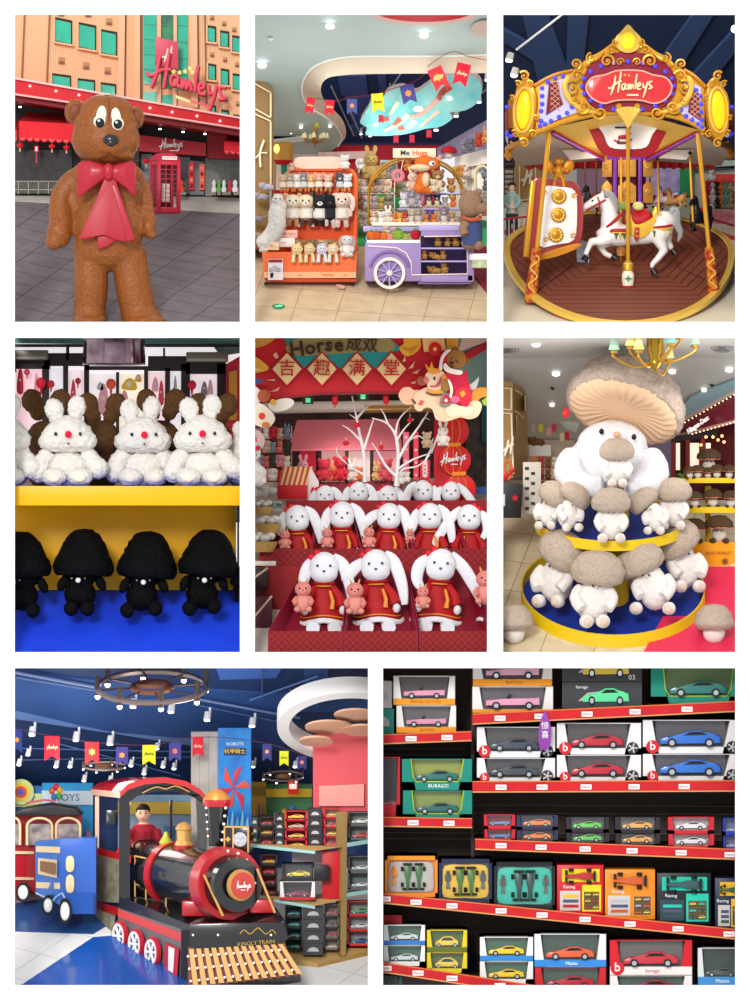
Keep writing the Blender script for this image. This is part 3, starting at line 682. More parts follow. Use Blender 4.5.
# rooftop sign
t=thing('shop_sign','large pink handwritten Hamleys sign with red square plaque and gold stars on facade','sign',146,108,396)
PK=mat('#e0566a',.35);PKD=mat('#a81e34',.4)
MB().prism([(9,43),(32,39),(32,66),(9,72)],4,7,mat('#c9475a',.4),.3).build('plaque',t)
script(t,'plaque_letter',16,3.5,46,34,mat('#f6e6df',.4),.028,only='H',skew=-.12)
mb=MB()
for st in STROKES:
    q=cr([(a*80,0,(b-a*.33)*80+22)for a,b in st],5)
    mb.tube(q,1.6,PK,8);mb.tube([v+Vector((.9,1.6,-.9))for v in q],1.6,PKD,6)
mb.build('lettering',t)
for sx,sz in[(27.5,36.5),(33.5,35.5),(39,36.8),(44,39.5),(46,36),(48.5,34)][:5]:
    MB().prism(star(0,0,3),0,1.5,mat('#f3dd7a',.3)).build('star',t).location=(sx,0,sz)
MB().prism([(30,10),(44,5),(44,7.5),(30,13)],0,2,mat('#f2e9a8',.4)).build('underline',t)
MB().prism([(45,6),(62,1),(62,3),(45,8)],0,2,PK).build('underline',t)
t=thing('shop_sign','white handwritten name sign on red fascia above entrance door','sign',139,152,389)
script(t,'lettering',20,0,2,24,mat('#f3e3e0',.4),.03)
MB().box(31,40,0,1,1,1.8,WHITE).build('underline',t)
# awnings
def awning(lab,px,py,d,w,h,sl,n):
    t=thing('awning',lab,'awning',px,py,d)
    AR=mat('#e21a2b',.6)
    mb=MB();mb.M=Matrix()
    mb.ring_loft([[(6,40,h+11),(w+6,40,h+11-sl*.5),(w+6,40,h+10-sl*.5),(6,40,h+10)],[(0,0,h),(w,0,h-sl),(w,0,h-1-sl),(0,0,h-1)]],mat('#a80f1c',.7))
    mb.build('cover',t,smooth=0)
    pts=[(0,h),(w,h-sl)];s_=w/n
    for i in range(n-1,-1,-1):
        for q in range(5):a=R(180*q/4);x=(i+.5)*s_+math.cos(a)*s_/2;pts.append((x,-sl*x/w+3-3*math.sin(a)))
    MB().prism(pts,-1,0,AR).build('valance',t,smooth=0)
    mb=MB()
    for i in range(n):mb.torus=None;x=(i+.5)*s_;mb.tube([(x+1.6*math.cos(a),-1.4,-sl*x/w+3.4+1.4*math.sin(a))for a in[R(180+180*k/5)for k in range(6)]],.35,mat('#f6a8a8',.6),4)
    mb.build('trimming',t);return t
awning('red scalloped awning over the dark window left of the bear statue',19,141,360,58,20,3,8)
awning('short red awning at the right end of the shop front',224,154,360,24,13,2,4)
awning('small red awning at the far left edge beside the lanterns',8,141,356,9,12,1,2)
for i,(x,y,s)in enumerate([(20,145.5,1),(52,146.5,1),(66.5,147.5,1),(146,161,1.1),(14,131,1.2)]):
    t=thing('paper_lantern',['red round lantern hanging under the left end of the scalloped awning','red round lantern hanging third under the left awning','red round lantern under the awning nearest the bear','red lantern behind the glass beside the telephone box','red lantern partly cut off at the left edge'][i],'lantern',x,y,359,'red lanterns at the shop front')
    MB().lathe([(.8,2.4),(2.6,1.6),(3.4,0),(2.6,-1.6),(.8,-2.4)],m=mat('#d8172a',.5),n=12).build('lantern_body',t)
    mb=MB();mb.cyl((0,0,2.2),(0,0,6),.25,.25,DGOLD,5);mb.cyl((0,0,-2.2),(0,0,-6),.5,.8,mat('#e8b6a0',.6),6);mb.build('tassel',t)
t=thing('paper_lantern','red square lantern hanging between round lanterns under left awning','lantern',36.5,149,359,'red lanterns at the shop front')
MB().box(-2,2,-2,2,-3,3,mat('#d8172a',.5)).build('lantern_body',t);MB().box(-.8,.8,-2.3,-2,-2,2,WHITE).build('lantern_panel',t)
MB().cyl((0,0,-3),(0,0,-14),.5,1,mat('#b8404a',.6),6).build('tassel',t)
# banners and posters in the doorway
for x,y0,y1,lab in[(191.5,162,190,'narrow red hanging banner left of the glass door'),(202,164,190,'pale red poster with round figures beside the shop door')]:
    t=thing('door_banner',lab,'banner',x,y1,396)
    MB().box(-2.6,2.6,0,1,0,y1-y0,mat('#d7202c' if x<195 else '#e8624a',.5)).build('cloth',t)
    mb=MB()
    for k in range(4):mb.ball((0,-.2,4+k*6),(1.7,.5,1.9),mat('#f0937a' if k%2 else '#8e0f1c',.5),8)
    mb.build('figure_print',t)
for k,(x,c,w)in enumerate([(214,'#e8e6dc',4),(219,'#69a84d',4),(224,'#dfe8ef',4),(230,'#c33a48',4),(235,'#e9e3f0',5),(181,'#d8552a',6)]):
    t=thing('window_display',['white','green','pale blue','red','lilac','orange'][k]+' small toy display in the %s shop window'%('right' if x>200 else 'centre'),'display',x,192,385)
    MB().lathe([(w*.6,0),(w*.65,3),(w*.35,6),(w*.5,9),(w*.2,12)],m=mat(c,.6),n=8,cap=True).build('figure',t)
    MB().box(-w*.8,w*.8,-2,2,-3,0,mat('#8c8378',.6)).build('plinth',t)
t=thing('street_railing','grey glass railing in front of the dark left window','railing',14,194,400)
mb=MB()
for k in range(7):mb.box(-6+k*10,-5.3+k*10,0,1,0,13,mat('#a8a49c',.4))
for z in(4,12.4):mb.box(-8,56,0,1,z,z+.7,mat('#a8a49c',.4))
mb.build('rail_frame',t,smooth=0)
MB().box(-8,56,.3,.6,.5,12,mat('#6a6a64',.1,alpha=.5)).build('glass_panel',t,smooth=0)
# telephone box
t=thing('telephone_box','red telephone box with small panes standing on the plaza behind the bear','telephone box',165,213.5,240,rz=28)
TR=mat('#a81c36',.4);TRD=mat('#7d1228',.5)
mb=MB()
for x,y in((-11,-8),(11,-8),(-11,8),(11,8)):mb.box(x-1.7,x+1.7,y-1.7,y+1.7,0,52,TR,.3)
mb.box(-12.4,12.4,-9.4,9.4,0,6,TR,.4);mb.box(-12.4,12.4,-9.4,9.4,48,53,TR,.4)
mb.build('cabinet',t)
mb=MB();mb.box(-13,13,-10,10,52.5,54,TR,.4);mb.ring_loft([[(-12,-9,54),(12,-9,54),(12,9,54),(-12,9,54)],[(-11,-8,57),(11,-8,57),(11,8,57),(-11,8,57)],[(-7,-5,60),(7,-5,60),(7,5,60),(-7,5,60)]],TR)
mb.build('roof',t)
MB().box(-8,8,-10.6,-10,53.4,56.6,mat('#f0e4e0',.4)).build('sign_plate',t)
txt(t,'lettering','TELEPHONE',0,-10.8,55,2.6,BLACK,.1)
for nm,ax in(('front_glazing',0),('side_glazing',1)):
    mb=MB()
    if ax==0:
        for k in range(1,3):mb.box(-9.5+19*k/3-.4,-9.5+19*k/3+.4,-9,-8,6,48,TR)
        for k in range(1,9):mb.box(-9.5,9.5,-9,-8,6+k*4.7-.3,6+k*4.7+.3,TR)
    else:
        for k in range(1,3):mb.box(-12.2,-11.2,-7+14*k/3-.4,-7+14*k/3+.4,6,48,TR)
        for k in range(1,9):mb.box(-12.2,-11.2,-7,7,6+k*4.7-.3,6+k*4.7+.3,TR)
    mb.build(nm,t,smooth=0)
MB().box(-9.4,9.4,7,7.6,6,48,mat('#4a1a22',.3)).build('back_panel',t)
MB().box(-1,6,2,6,12,30,mat('#d8d4cc',.4)).build('payphone',t)
# bear statue ------------------------------------------------------
t=thing('bear_statue','big brown bear statue with sad eyes and red bow standing on the plaza','bear statue',110,326,34)
X=lambda px:px-110
Z=lambda py:326-py
BR=mat('#a8622c',.42,tex='noise',col2='#6e3814',scale=.55,bump=.55,w=.6)
mb=MB()
# torso, legs
mb.ball((X(107),0,Z(190)),(36,22,34));mb.ball((X(108),-2,Z(228)),(37,28,40));mb.ball((X(107),0,Z(248)),(36,27,24));mb.ball((X(106),0,Z(170)),(28,18,18))
mb.tube([(X(91),0,Z(250)),(X(91),-1,Z(285)),(X(90),0,Z(310)),(X(90),-3,Z(325))],[17,17.5,16,18],n=16)
mb.tube([(X(128),0,Z(250)),(X(133),-1,Z(285)),(X(138),0,Z(310)),(X(143),-3,Z(325))],[17.5,18,18,21],n=16)
mb.ball((X(90),-6,Z(322)),(18,22,7));mb.ball((X(145),-6,Z(322)),(22,24,7))
# arms
mb.tube(cr([(X(88),4,Z(176)),(X(74),4,Z(181)),(X(63),2,Z(196)),(X(61),-4,Z(215)),(X(63),-12,Z(230))],3),12.5,n=14)
mb.ball((X(84),2,Z(176)),(14,14,13));mb.ball((X(132),2,Z(177)),(12,13,12));mb.ball((X(74),0,Z(205)),(8,10,22))
mb.ball((X(60),-14,Z(234)),(13,12,15));mb.ball((X(54),-18,Z(244)),(8.5,8,7),rot=(0,20,0))
mb.tube(cr([(X(130),4,Z(177)),(X(139),4,Z(183)),(X(144),3,Z(197)),(X(146),-3,Z(213)),(X(149),-9,Z(226))],3),8.5,n=14)
mb.ball((X(149),-10,Z(228)),(8,10,11));mb.ball((X(153),-14,Z(236)),(4.5,5,4))
put('body',fuse(mb,1.6,8,.5,.5,1,BR,fine=.6),t)
# head
mb=MB()
mb.ball((X(107),-4,Z(128)),(29,25,33),n=20);mb.ball((X(106),-6,Z(140)),(34.5,26,27),n=20);mb.ball((X(106.5),-4,Z(114)),(28,24,20),n=18);mb.ball((X(106),-5,Z(126)),(33,25,24),n=18)
mb.ball((X(112),-24,Z(148)),(16,13,11));mb.ball((X(112),-18,Z(156)),(19,14,9));mb.ball((X(110),-12,Z(157)),(26,16,8))
put('head',fuse(mb,1.4,10,.45,.5,3,BR,fine=.6),t)
for nm,x,y,s,sx in(('ear',75.5,112,11.5,1),('ear',137,117,10,.75)):
    mb=MB();mb.ball((0,0,0),(s*sx,6,s*1.15));mb.ball((s*.5*(1 if x<100 else-1),0,-3),(s*.6,5,s*.6))
    e=put(nm,fuse(mb,1.2,4,.3,.5,2,BR),t,(X(x),2,Z(y)))
    MB().ball((0,-5.2,0),(s*sx*.6,2.5,s*.72),mat('#7d4327',.5),12).build('inner_ear',e)
for x,y,tilt,px,py,w in((101.8,119,6,101.8,124,6.2),(118,121,-6,118.6,125.5,6)):
    pts=cr2([(0,10.5),(2.9,6),(5,0),(5.5,-5),(3,-9.2),(-2,-9.6),(-5.6,-6),(-5.2,0),(-2.6,6.5)],4)
    mb=MB();mb.ball((0,0,-4),(w,3.5,6.2),mat('#f3f1d8',.3),16);mb.ball((.6 if tilt>0 else-.6,.4,1),(w*.78,3.2,9.6),mat('#f3f1d8',.3),16)
    e=mb.build('eye',t);e.location=(X(x),-27,Z(y));e.rotation_euler=(0,R(tilt),0);e.scale=(1.1,1,1.12)
    p=MB().ball((0,0,0),(4.1,2.4,4.3),mat('#1d2426',.15),14).build('pupil',e);p.location=(px-x,-3.2,y-py)
    p=MB().ball((0,0,0),(1.2,.6,1.2),mat('#f2f2ea',.2),8).build('eye_highlight',e);p.location=(px-x-1,-5.4,y-py+1.6)
mb=MB();mb.ball((0,0,0),(8,5,5.6),mat('#0c1014',.3,coat=.3),18);mb.ball((0,-.5,-2.8),(5,4.5,4),mat('#141a20',.22,coat=.5),14)
mb.build('nose',t).location=(X(112.5),-35.5,Z(142))
mb=MB();mb.tube(cr([(-30,8,-2),(-22,-9,-4),(-8,-20,-1),(0,-22,1.5),(8,-20,-1),(20,-10,-4),(29,8,-2)],5),.7,mat('#5a2a14',.6),6)
mb.tube([(0,-22.6,1.5),(0,-21.8,6.5)],.6,mat('#5a2a14',.6),5)
mb.build('mouth',t).location=(X(110.5),-12,Z(158.5))
mb=MB();mb.tube(cr([(0,1,-6),(0,-1.8,2),(0,-1,12),(0,3,20)],4),[.5,.9,.7,.3]+[.4]*9,mat('#6e3416',.6),6)
mb.build('brow_line',t).location=(X(110),-28.5,Z(120))
bow=mat('#b00c2a',.4,coat=.12);
mb=MB()
for sgn,x1,top,bot in((-1,-31,10,-27),(1,27,9,-24)):
    L_=[(0,6,6.5),(sgn*8,9,9.5),(sgn*17,12.5,13.5),(x1*.82,13,17),(x1,8,17)]
    rings=[]
    for x,th,hh in L_:
        f=abs(x)/abs(x1);cz=(top+bot)*.5*f*f+0
        hh2=hh*(1 if x1<0 else .95)
        rings.append([(x,0-9*math.sin(a)*(.5+.5*(1-f))-4*math.sin(math.pi*f),cz+math.cos(a)*hh2*1.02-1.3*math.sin(3*a)*f)for a in[2*math.pi*j/18 for j in range(18)]])
    mb.ring_loft(rings)
put('bow_loops',fuse(mb,1.0,4,0,m=bow),t,(X(110),-30,Z(174)))
MB().ball((0,0,0),(5.5,6,9),bow,14).build('bow_knot',t).location=(X(110),-37,Z(174))
mb=MB();pts=[(-5,0),(-12,-20),(-22,-42),(-29,-57),(-27,-60),(-14,-58),(-6,-54),(-2,-56),(6,-60),(14,-62),(26,-61),(22,-45),(14,-22),(7,0)]
mb.prism([(x,z)for x,z in pts],-3,3,bow,1.2);mb.build('bow_tail',t).location=(X(110),-33,Z(181))
mb=MB();mb.prism([(3,-6),(8,-6),(27,-60),(19,-62)],-5,0,bow,.8);mb.build('bow_fold',t).location=(X(110),-33,Z(181))
mb=MB();mb.prism([(-11,-50),(-11,-70),(0,-66),(8,-60),(0,-50)],0,3,bow,.8);mb.build('bow_tail',t).location=(X(110),-32,Z(181))
# ------------------------------------------------------------------ set 2 things
for i,(x,y,lab)in enumerate([(330,27,'bright oval downlight in the pale ceiling at upper left of the toy hall'),(424,36,'bright oval downlight in the pale ceiling above the red pennants'),(262,66,'oval downlight in ceiling above the brown pillar'),(312,112,'small downlight behind the leftmost red pennant'),(330,127,'small downlight beneath the curved ceiling edge'),(301,128,'faint downlight near the chandelier')]):
    t=thing('downlight',lab,'light',x,y,D2(y)-6,rx=35)
    r=4.2 if i<3 else 1.6
    MB().lathe([(r*1.15,1),(r*1.15,-.6),(r,-.6),(r,0)],m=WHITE,n=18).build('rim',t)
    MB().ball((0,0,0),(r,r,.8),LAMPW,14).build('lamp',t)
t=thing('ceiling_sensor','tiny round white sensor on the pale ceiling at upper left','sensor',271,40,D2(40)-3);MB().lathe([(2.4,2),(2.4,0),(0,-1)],m=WHITE,n=12).build('body',t)
for i,(x,y)in enumerate([(390,92),(475,75),(479,100),(456,114),(436,128),(487,78),(284,130),(291,132),(298,136),(361,133),(370,135)]):
    t=thing('track_spotlight',['track spotlight hanging between purple and yellow pennants','track spotlight beside the right red pennant','track spotlight right of the cloud ceiling lamp','track spotlight at lower right rim of the cloud lamp','track spotlight above the cart sign','track spotlight cut off at the right edge of the toy hall','left spotlight of three in the dark ceiling wedge','middle spotlight of three in the dark ceiling wedge','right spotlight of three in the dark ceiling wedge','small spotlight left of the cloud lamp','small spotlight at the left tip of the cloud lamp'][i],'spotlight',x,y,172+(y-60)*1.2)
    s=1 if i<6 else .55
    MB().cyl((0,0,4*s),(0,-2*s,-2.5*s),2.2*s,2.8*s,mat('#e4e4e6',.4),12).build('housing',t);MB().ball((0,-2*s,-2.6*s),(2.4*s,2.4*s,1*s),LAMPW,10).build('lamp',t)
    MB().cyl((0,0,3*s),(0,0,9*s),.5,.5,mat('#c8c8cc',.4),5).build('stem',t)
# cloud lamp
t=thing('cloud_ceiling_lamp','large turquoise cloud shaped ceiling lamp with airplane ribbons painted on it','ceiling lamp',420,118,200)
cl=cr2([(-49,20-4),(-38,14),(-36,22),(-30,27),(-18,30),(-5,25),(8,33),(25,41),(42,43),(55,40),(61,30),(58,17),(45,8),(30,6),(32,0),(20,-8),(5,-10),(-5,-13),(-20,-16),(-38,-17),(-54,-16),(-53,-9),(-60,-4),(-56,4),(-52,10)],3)
mb=MB();cm=mat('#67cfd2',.5,tex='noise',col2='#9fe0dc',scale=.04,w=.3,emit=0)
mi_=mb.mi(cm);s1=mb.mi(mat('#b9a7a4',.6))
a_=mb.vs([(x,-12+(z+17)*-.6,z*.98-2)for x,z in cl]);b_=mb.vs([(x+1,-8+(z+17)*-.6,z*.98+3)for x,z in cl])
mb.f(a_,mi_);mb.f(b_[::-1],s1);N_=len(cl)
for i in range(N_):mb.f([a_[i],b_[i],b_[(i+1)%N_],a_[(i+1)%N_]],s1)
mb.build('shade',t)
yd=lambda z:-14.5+(z+17)*-.6
def ribbon(pts,w,m):
    mb=MB();mi=mb.mi(m);q=cr([(x,0,z)for x,z in pts],4)
    L1,L2=[],[]
    for i,v in enumerate(q):
        tt=(q[min(i+1,len(q)-1)]-q[max(i-1,0)]).normalized();nn=Vector((-tt.z,0,tt.x))*w*(1+.6*i/len(q))
        L1.append(v+nn);L2.append(v-nn)
    A1=mb.vs([(v.x,yd(v.z),v.z)for v in L1]);A2=mb.vs([(v.x,yd(v.z),v.z)for v in L2])
    for i in range(len(q)-1):mb.f([A1[i],A1[i+1],A2[i+1],A2[i]],mi)
    return mb.build('painted_ribbon',t,smooth=0)
ribbon([(-10,-1),(0,2),(12,11),(22,22),(26,28)],1.8,mat('#f0b7a8',.5));ribbon([(18,16),(22,23),(30,29)],2.4,mat('#d8483f',.5))
ribbon([(-36,-14),(-20,-6),(-12,2)],1.4,mat('#f0d7c0',.5));ribbon([(0,-10),(12,0),(19,5)],1.2,mat('#ead0b4',.5));ribbon([(-26,-9),(-20,-2)],1.8,mat('#e06a50',.5));ribbon([(-30,2),(-22,14)],1.6,mat('#dfe9c8',.5))
ribbon([(-22,-12),(-16,-11)],1.5,mat('#e0674e',.5));ribbon([(-38,-4),(-31,-2)],1.4,mat('#e0674e',.5))
for k,(x,z)in enumerate([(-8,17),(29,17),(-6,-6),(-10,-10),(-2,7),(-44,-8)]):MB().ball((x,yd(z)-.6,z),(2.6 if k!=4 else 5,.8,1.6 if k!=4 else 3),LAMPW if k!=4 else mat('#ffc8d8',.5,emit=1.2),10).build('lamp',t)
# bunting
c=bpy.data.objects.new
t=thing('bunting_cord','thin dark red cord that carries the pennants across the toy hall','cord',316,98,140)
MB().tube(cr([(0,0,0),(20,0,-3),(35,0,1),(56,0,3),(72,0,8),(92,0,14),(107,0,22),(112,-40,29),(135,-56,42),(153,-56,37),(180,-56,32)],4),.35,mat('#7a1626',.7),5).build('cord',t)
FD=138
flag('leftmost red pennant with gold lettering hanging under the curved ceiling edge',311.5,97.5,8.5,17,FD,'#c81a2e',tilt=10)
flag('small red pennant hanging second from the left',330,100,9,15.5,FD,'#d01c30',tilt=3)
flag('purple pennant with orange figure between red and yellow pennants',352,99,10,15,FD,'#47508e',logo=None,pic='#e08a55')
flag('yellow pennant with dark lettering hanging in middle of cord',377,93.5,12,19,FD,'#ecd92c',tilt=-5,logo='#6a5a20')
flag('blue purple pennant with orange figure hanging over the cloud lamp',406.5,85,14,19,FD,'#46468c',tilt=-12,logo=None,pic='#f0963c')
flag('red pennant with gold figure, left one of the two big pennants',434,68,15,23,84,'#d42a30',tilt=-24,pic='#e8a458')
flag('plain red pennant with script, right one of the two big pennants',464.5,63.5,14,23,82,'#cf1832',tilt=14)
for i,(x,y)in enumerate([(381,119),(429,134),(396,139),(412,139)]):
    MB().prism([(-2.5,4),(2.5,4),(2.5,-4),(0,-3),(-2.5,-4)],0,.6,mat('#c0203a',.6)).build('pennant_flag',at=(x,y,140),cat='flag',label=['tiny red hanging tag below yellow pennant','tiny red pennant under right side of cloud lamp','tiny red pennant above left end of cart sign','tiny red pennant above middle of cart sign'][i])
# chandelier
t=thing('chandelier','brass chandelier with small shades hanging behind the orange kiosk','chandelier',315,137,240)
MB().lathe([(1,10),(1.6,6),(1,2),(3,-1),(3.4,-4),(1,-8),(.3,-11)],m=DGOLD,n=12).build('column',t)
for k in range(7):
    a=R(k*51+10);x,y=math.cos(a)*12,math.sin(a)*12
    ar=MB().tube(cr([(0,0,-3),(x*.5,y*.5,-6),(x,y,-2)],3),.45,DGOLD,6).build('arm',t)
    MB().lathe([(2.6,-1),(1.2,4)],(x,y,0),mat('#e8dfae',.5),10).build('lamp_shade',ar)
flag('tiny yellow green pennant above the chandelier',317,119,4,9,236,'#c8c83a',logo=None)
# H on pillar
t=thing('pillar_letter','cream handwritten letter H mounted on brown pillar at left','sign',252,167,144)
mb=MB();mb.tube(cr([(12,0,27),(8,0,14),(8.5,0,0)],4),1.1,CREAM,8);mb.tube(cr([(-6,0,8),(3,0,9),(9,0,14),(15,0,14)],4),.7,CREAM,8);mb.tube(cr([(-1,0,26),(-2,0,12)],4),1,CREAM,8);mb.build('lettering',t)
# orange kiosk -----------------------------------------------------
OR=mat('#ea6a34',.45);ORD=mat('#d4501f',.5);ORL=mat('#f08a5c',.5)
KX,KY=310,284
t=thing('plush_kiosk','orange display kiosk with pegboard back and front bin full of soft toys','kiosk',KX,KY,100)
kx=lambda x:x-KX
kz=lambda y:KY-y
mb=MB()
pts=[(kx(284),kz(268)),(kx(355),kz(268)),(kx(356),kz(175)),(kx(353),kz(170)),(kx(346),kz(167)),(kx(292),kz(167)),(kx(286),kz(172)),(kx(284),kz(180))]
mb.prism(pts,42,47,ORD,1);mb.build('back_panel',t)
mb=MB();mb.tube([(x,41,z)for x,z in[(kx(355),16),(kx(355.5),kz(175)),(kx(352),kz(169)),(kx(346),kz(167)),(kx(292),kz(167)),(kx(286),kz(172)),(kx(285),kz(182)),(kx(284.5),20)]],2.2,OR,8);mb.build('frame',t)
mb=MB()
mb.ring_loft([[(kx(264),0,6),(kx(356),0,5),(kx(356),40,5),(kx(264),40,6)],[(kx(262),0,kz(252)),(kx(357),0,kz(252)),(kx(356),40,kz(240)),(kx(270),40,kz(240))],[(kx(264),3,kz(252)),(kx(355),3,kz(252)),(kx(354),38,kz(242)),(kx(272),38,kz(242))],[(kx(264),3,20),(kx(355),3,20),(kx(354),38,20),(kx(272),38,20)]],OR);mb.build('bin',t,smooth=0)
mb=MB()
for x in(286,330):mb.box(kx(x),kx(x)+.4,-.4,0,6,30,ORD)
mb.build('panel_seam',t,smooth=0)
MB().box(kx(264),kx(356),-1,0,6,12,mat('#f0a878',.5)).build('stripe',t)
for s_,x in(('toys',300),('Hamleys',328),('toys',345)):txt(t,'lettering',s_,kx(x),-1.2,9,3.6 if x==328 else 2.6,mat('#c04018',.5),.1)
MB().box(kx(267),kx(356),0,40,2,6,mat('#b8421a',.6)).build('plinth',t)
for x in(266,352):
    MB().cyl((kx(x),4,2),(kx(x),4,-1),2,2,BLACK,10).build('foot',t)
MB().prism([(x,z)for x,z in cr2([(kx(296),kz(166)),(kx(294),kz(160)),(kx(297),kz(155)),(kx(320),kz(154.5)),(kx(341),kz(155)),(kx(343),kz(160)),(kx(341),kz(166)),(kx(320),kz(166.5))],3)],38,42,mat('#e8b9a6',.5),.8).build('header_sign',t)
MB().box(kx(300),kx(338),43,46,kz(172),kz(160),OR).build('sign_bracket',t)
MB().box(kx(283),kx(357),30,40,kz(245),kz(243),OR).build('ledge',t)
tt=thing('price_card','white notice card with dark red heading fixed to the orange bin','sign',275.5,280,97)
MB().box(-7.5,7.5,0,1,0,21,mat('#e9dfe2',.5)).build('card',tt);MB().box(-7,7,-.4,0,17.5,20.5,mat('#9c1a30',.5)).build('heading',tt)
txt(tt,'lettering','SALE\nTOYS 2 FOR 1\nBUY TODAY',0,-.4,11,2.2,BLACK,.1);MB().prism([(-5,2),(-3,2.2),(-1.6,6),(-3,7.5),(-5.5,6.5)],-.5,0,BLACK).build('print',tt)
# rows on the kiosk
for i,(x,c,e,cb,cl,lab)in enumerate([(283,'#d9b48c','point','#efe0cc','#e8884c','tan cat'),(290,'#b8a090','round','#e8d8c8','#e8884c','grey brown'),(297,'#f0ebe4','round','#f5f2ee','#e8884c','white'),(303.5,'#8c8a90','point','#e0dcd8','#e8884c','grey'),(311,'#e8b070','point','#f4e4cc','#e8884c','ginger'),(319,'#e8a890','round','#f6e8dc','#ee9a60','peach'),(328,'#efbfa4','round','#f6eadc','#ee9a60','pale pink'),(340,'#50505c','point','#d8d8dc','#e8884c','dark grey'),(347,'#e9ecf0','round','#ffffff','#ee9a60','white blue')]):
    plush('small %s animal keychain toy hanging in the top row of the orange kiosk'%lab,x,191,136,17+(i%2),c,e,'hang',cb,None,cl,group='keychain toys in kiosk top row')
for i,(x,c,e,cb,ce,h,lab)in enumerate([(293,'#ecdcc4','round','#f6eee0','#d9a878',31,'cream animal bag with tan legs'),(306,'#f0d9b8','point','#f8efe2','#5a4a44',31,'cream cat bag with dark legs'),(320,'#26262a','point','#efe9e2','#1c1c20',31,'black and white cat bag'),(330,'#18181c','flop','#2a2a2e','#e8e4de',31,'black animal bag'),(342,'#f0d2c0','flop','#f6e6da','#f2dccf',34,'pale pink rabbit bag')]):
    o=plush('%s hanging in the second row of the orange kiosk'%lab,x,225+(1 if i>3 else 0),134,h,c,e,'hang',cb,ce,None,group='plush bags on the kiosk',cat='plush bag')
    MB().tube(cr([(-3,0,13),(-6.5,0,6),(-5,0,-1),(-3.6,0,1)],3),.5,fur(cb),6).build('strap',o)
for i,(x,c,ce,lab)in enumerate([(297,'#e9c98a','#f0dca6','yellow flower faced plush sitting first on the bin edge'),(309.5,'#e3c290','#f0d9a8','tan flower faced plush sitting second on the bin edge'),(322,'#cfd0dc','#e4e4ee','pale lilac flower faced plush on the bin edge'),(333,'#f0c088','#efe6d4','peach flower faced plush on the bin edge')]):
    t=thing('flower_plush',lab,'soft toy',x,264,96,'flower plush toys on the bin edge')
    MB().prism(cr2([(6.3*(1 if k%2==0 else .82)*math.cos(R(k*36)),15+6.3*(1 if k%2==0 else .82)*math.sin(R(k*36)))for k in range(10)],3),-2,3,fur(c),1).build('petals',t)
    MB().ball((0,-2.4,15),(3.6,1.6,3.4),fur(ce),12).build('face',t)
    for s in(-1,1):
        MB().tube([(s*3,0,10),(s*3.6,-1.5,4),(s*3.8,-2.2,1.5)],[1.8,1.9,2.3],fur(ce),8).build('leg',t)
        MB().ball((s*1.4,-4.1,15.6),.5,EYEM,6).build('eye',t)
plush('white and grey plush dog with long ears sitting at right end of the bin',347,257,98,22,'#e6e0dc','flop','sit','#f4f0ee','#b8a6a0')
plush('small white rabbit toy sitting on top of the kiosk header',345,169,138,14,'#f2eeec','round','sit')
plush('tiny pinkish bear on the left top corner of the kiosk',292,171,138,8,'#eeb89a','round','sit')
plush('pink plush foot toy dangling below right of the bin',342,289,96,8,'#f0c0b0','round','lie')
# big white fluffy dog at left
t=thing('plush_dog','long white fluffy plush dog hanging over the left side of the kiosk','soft toy',274,250,110)
mb=MB();mb.tube(cr([(10,0,48),(4,0,42),(3,-2,28),(0,-2,18),(-5,-2,10),(-8,-3,5)],4),[5,6,7,7.5,8,8.5]+[9]*15,n=12);mb.ball((4,-3,50),(6,6,6));mb.ball((-9,-5,8),(9,8,8));mb.ball((-10,-6,0),(5,5,3))
put('body',fuse(mb,1.0,3,.9,.35,5,fur('#eee8e2'),fine=.8),t)
for s in(-2.2,2.2):MB().ball((4+s,-8.5,51),.8,EYEM,6).build('eye',t)
MB().tube([(6,-1,53),(10,-2,44),(10,-2,36)],[2,3,1.5],fur('#e8d4cc'),8).build('ear',t)
for i,(x,y,c,lab)in enumerate([(262,200,'#b0a8b0','grey'),(258,222,'#9c8c94','mauve'),(268,190,'#c8c0d0','pale grey'),(256,244,'#8a5c4c','brown'),(264,240,'#b09a8c','tan')]):
    plush('small %s hanging toy on the wire rack beside the brown pillar'%lab,x,y,128,14,c,'round','lie',None,'#e87a38')
t=thing('wire_rack','thin wire toy rack standing between brown pillar and orange kiosk','rack',264,250,140)
for z in(14,34,54):MB().tube([(-12,-4,z),(10,-4,z),(10,4,z),(-12,4,z)],.4,CHROME,5,closed=True).build('shelf_ring',t)
MB().cyl((6,4,0),(6,4,66),.7,.7,CHROME,6).build('post',t)
# boxes in the bin
for i,(x,y,w,h,m,lab)in enumerate([(287,238,21,8,mat('#f0b8a8',.5),'pale pink flat box with lettering in the bin'),(283,247,24,9,mat('#f0e4dc',.5),'white flat box leaning in the bin'),(272,250,14,8,mat('#f0b06a',.5,tex='noise',col2='#f6e0c0',scale=.5),'orange patterned packet in the bin corner')]):
    o=sheetbox(lab,'box','toy_box',x,y,118-i*9,w,h,8,m)
    txt(o,'lettering',['HAPPY TOYS','toys','fun'][i],0,-.3,h/2,3,mat('#d0604a',.5),.1)
for i,(x,c)in enumerate([(300,'#c8a880'),(309,'#b07848'),(318,'#8c7a5c'),(327,'#d0b088'),(335,'#a88a60')]):
    plush(['tan','brown','olive','sand','khaki'][i]+' plush lying inside the orange bin behind the flower faces',x,247,120,13,c,'round','lie',group='plush lying in the kiosk bin')
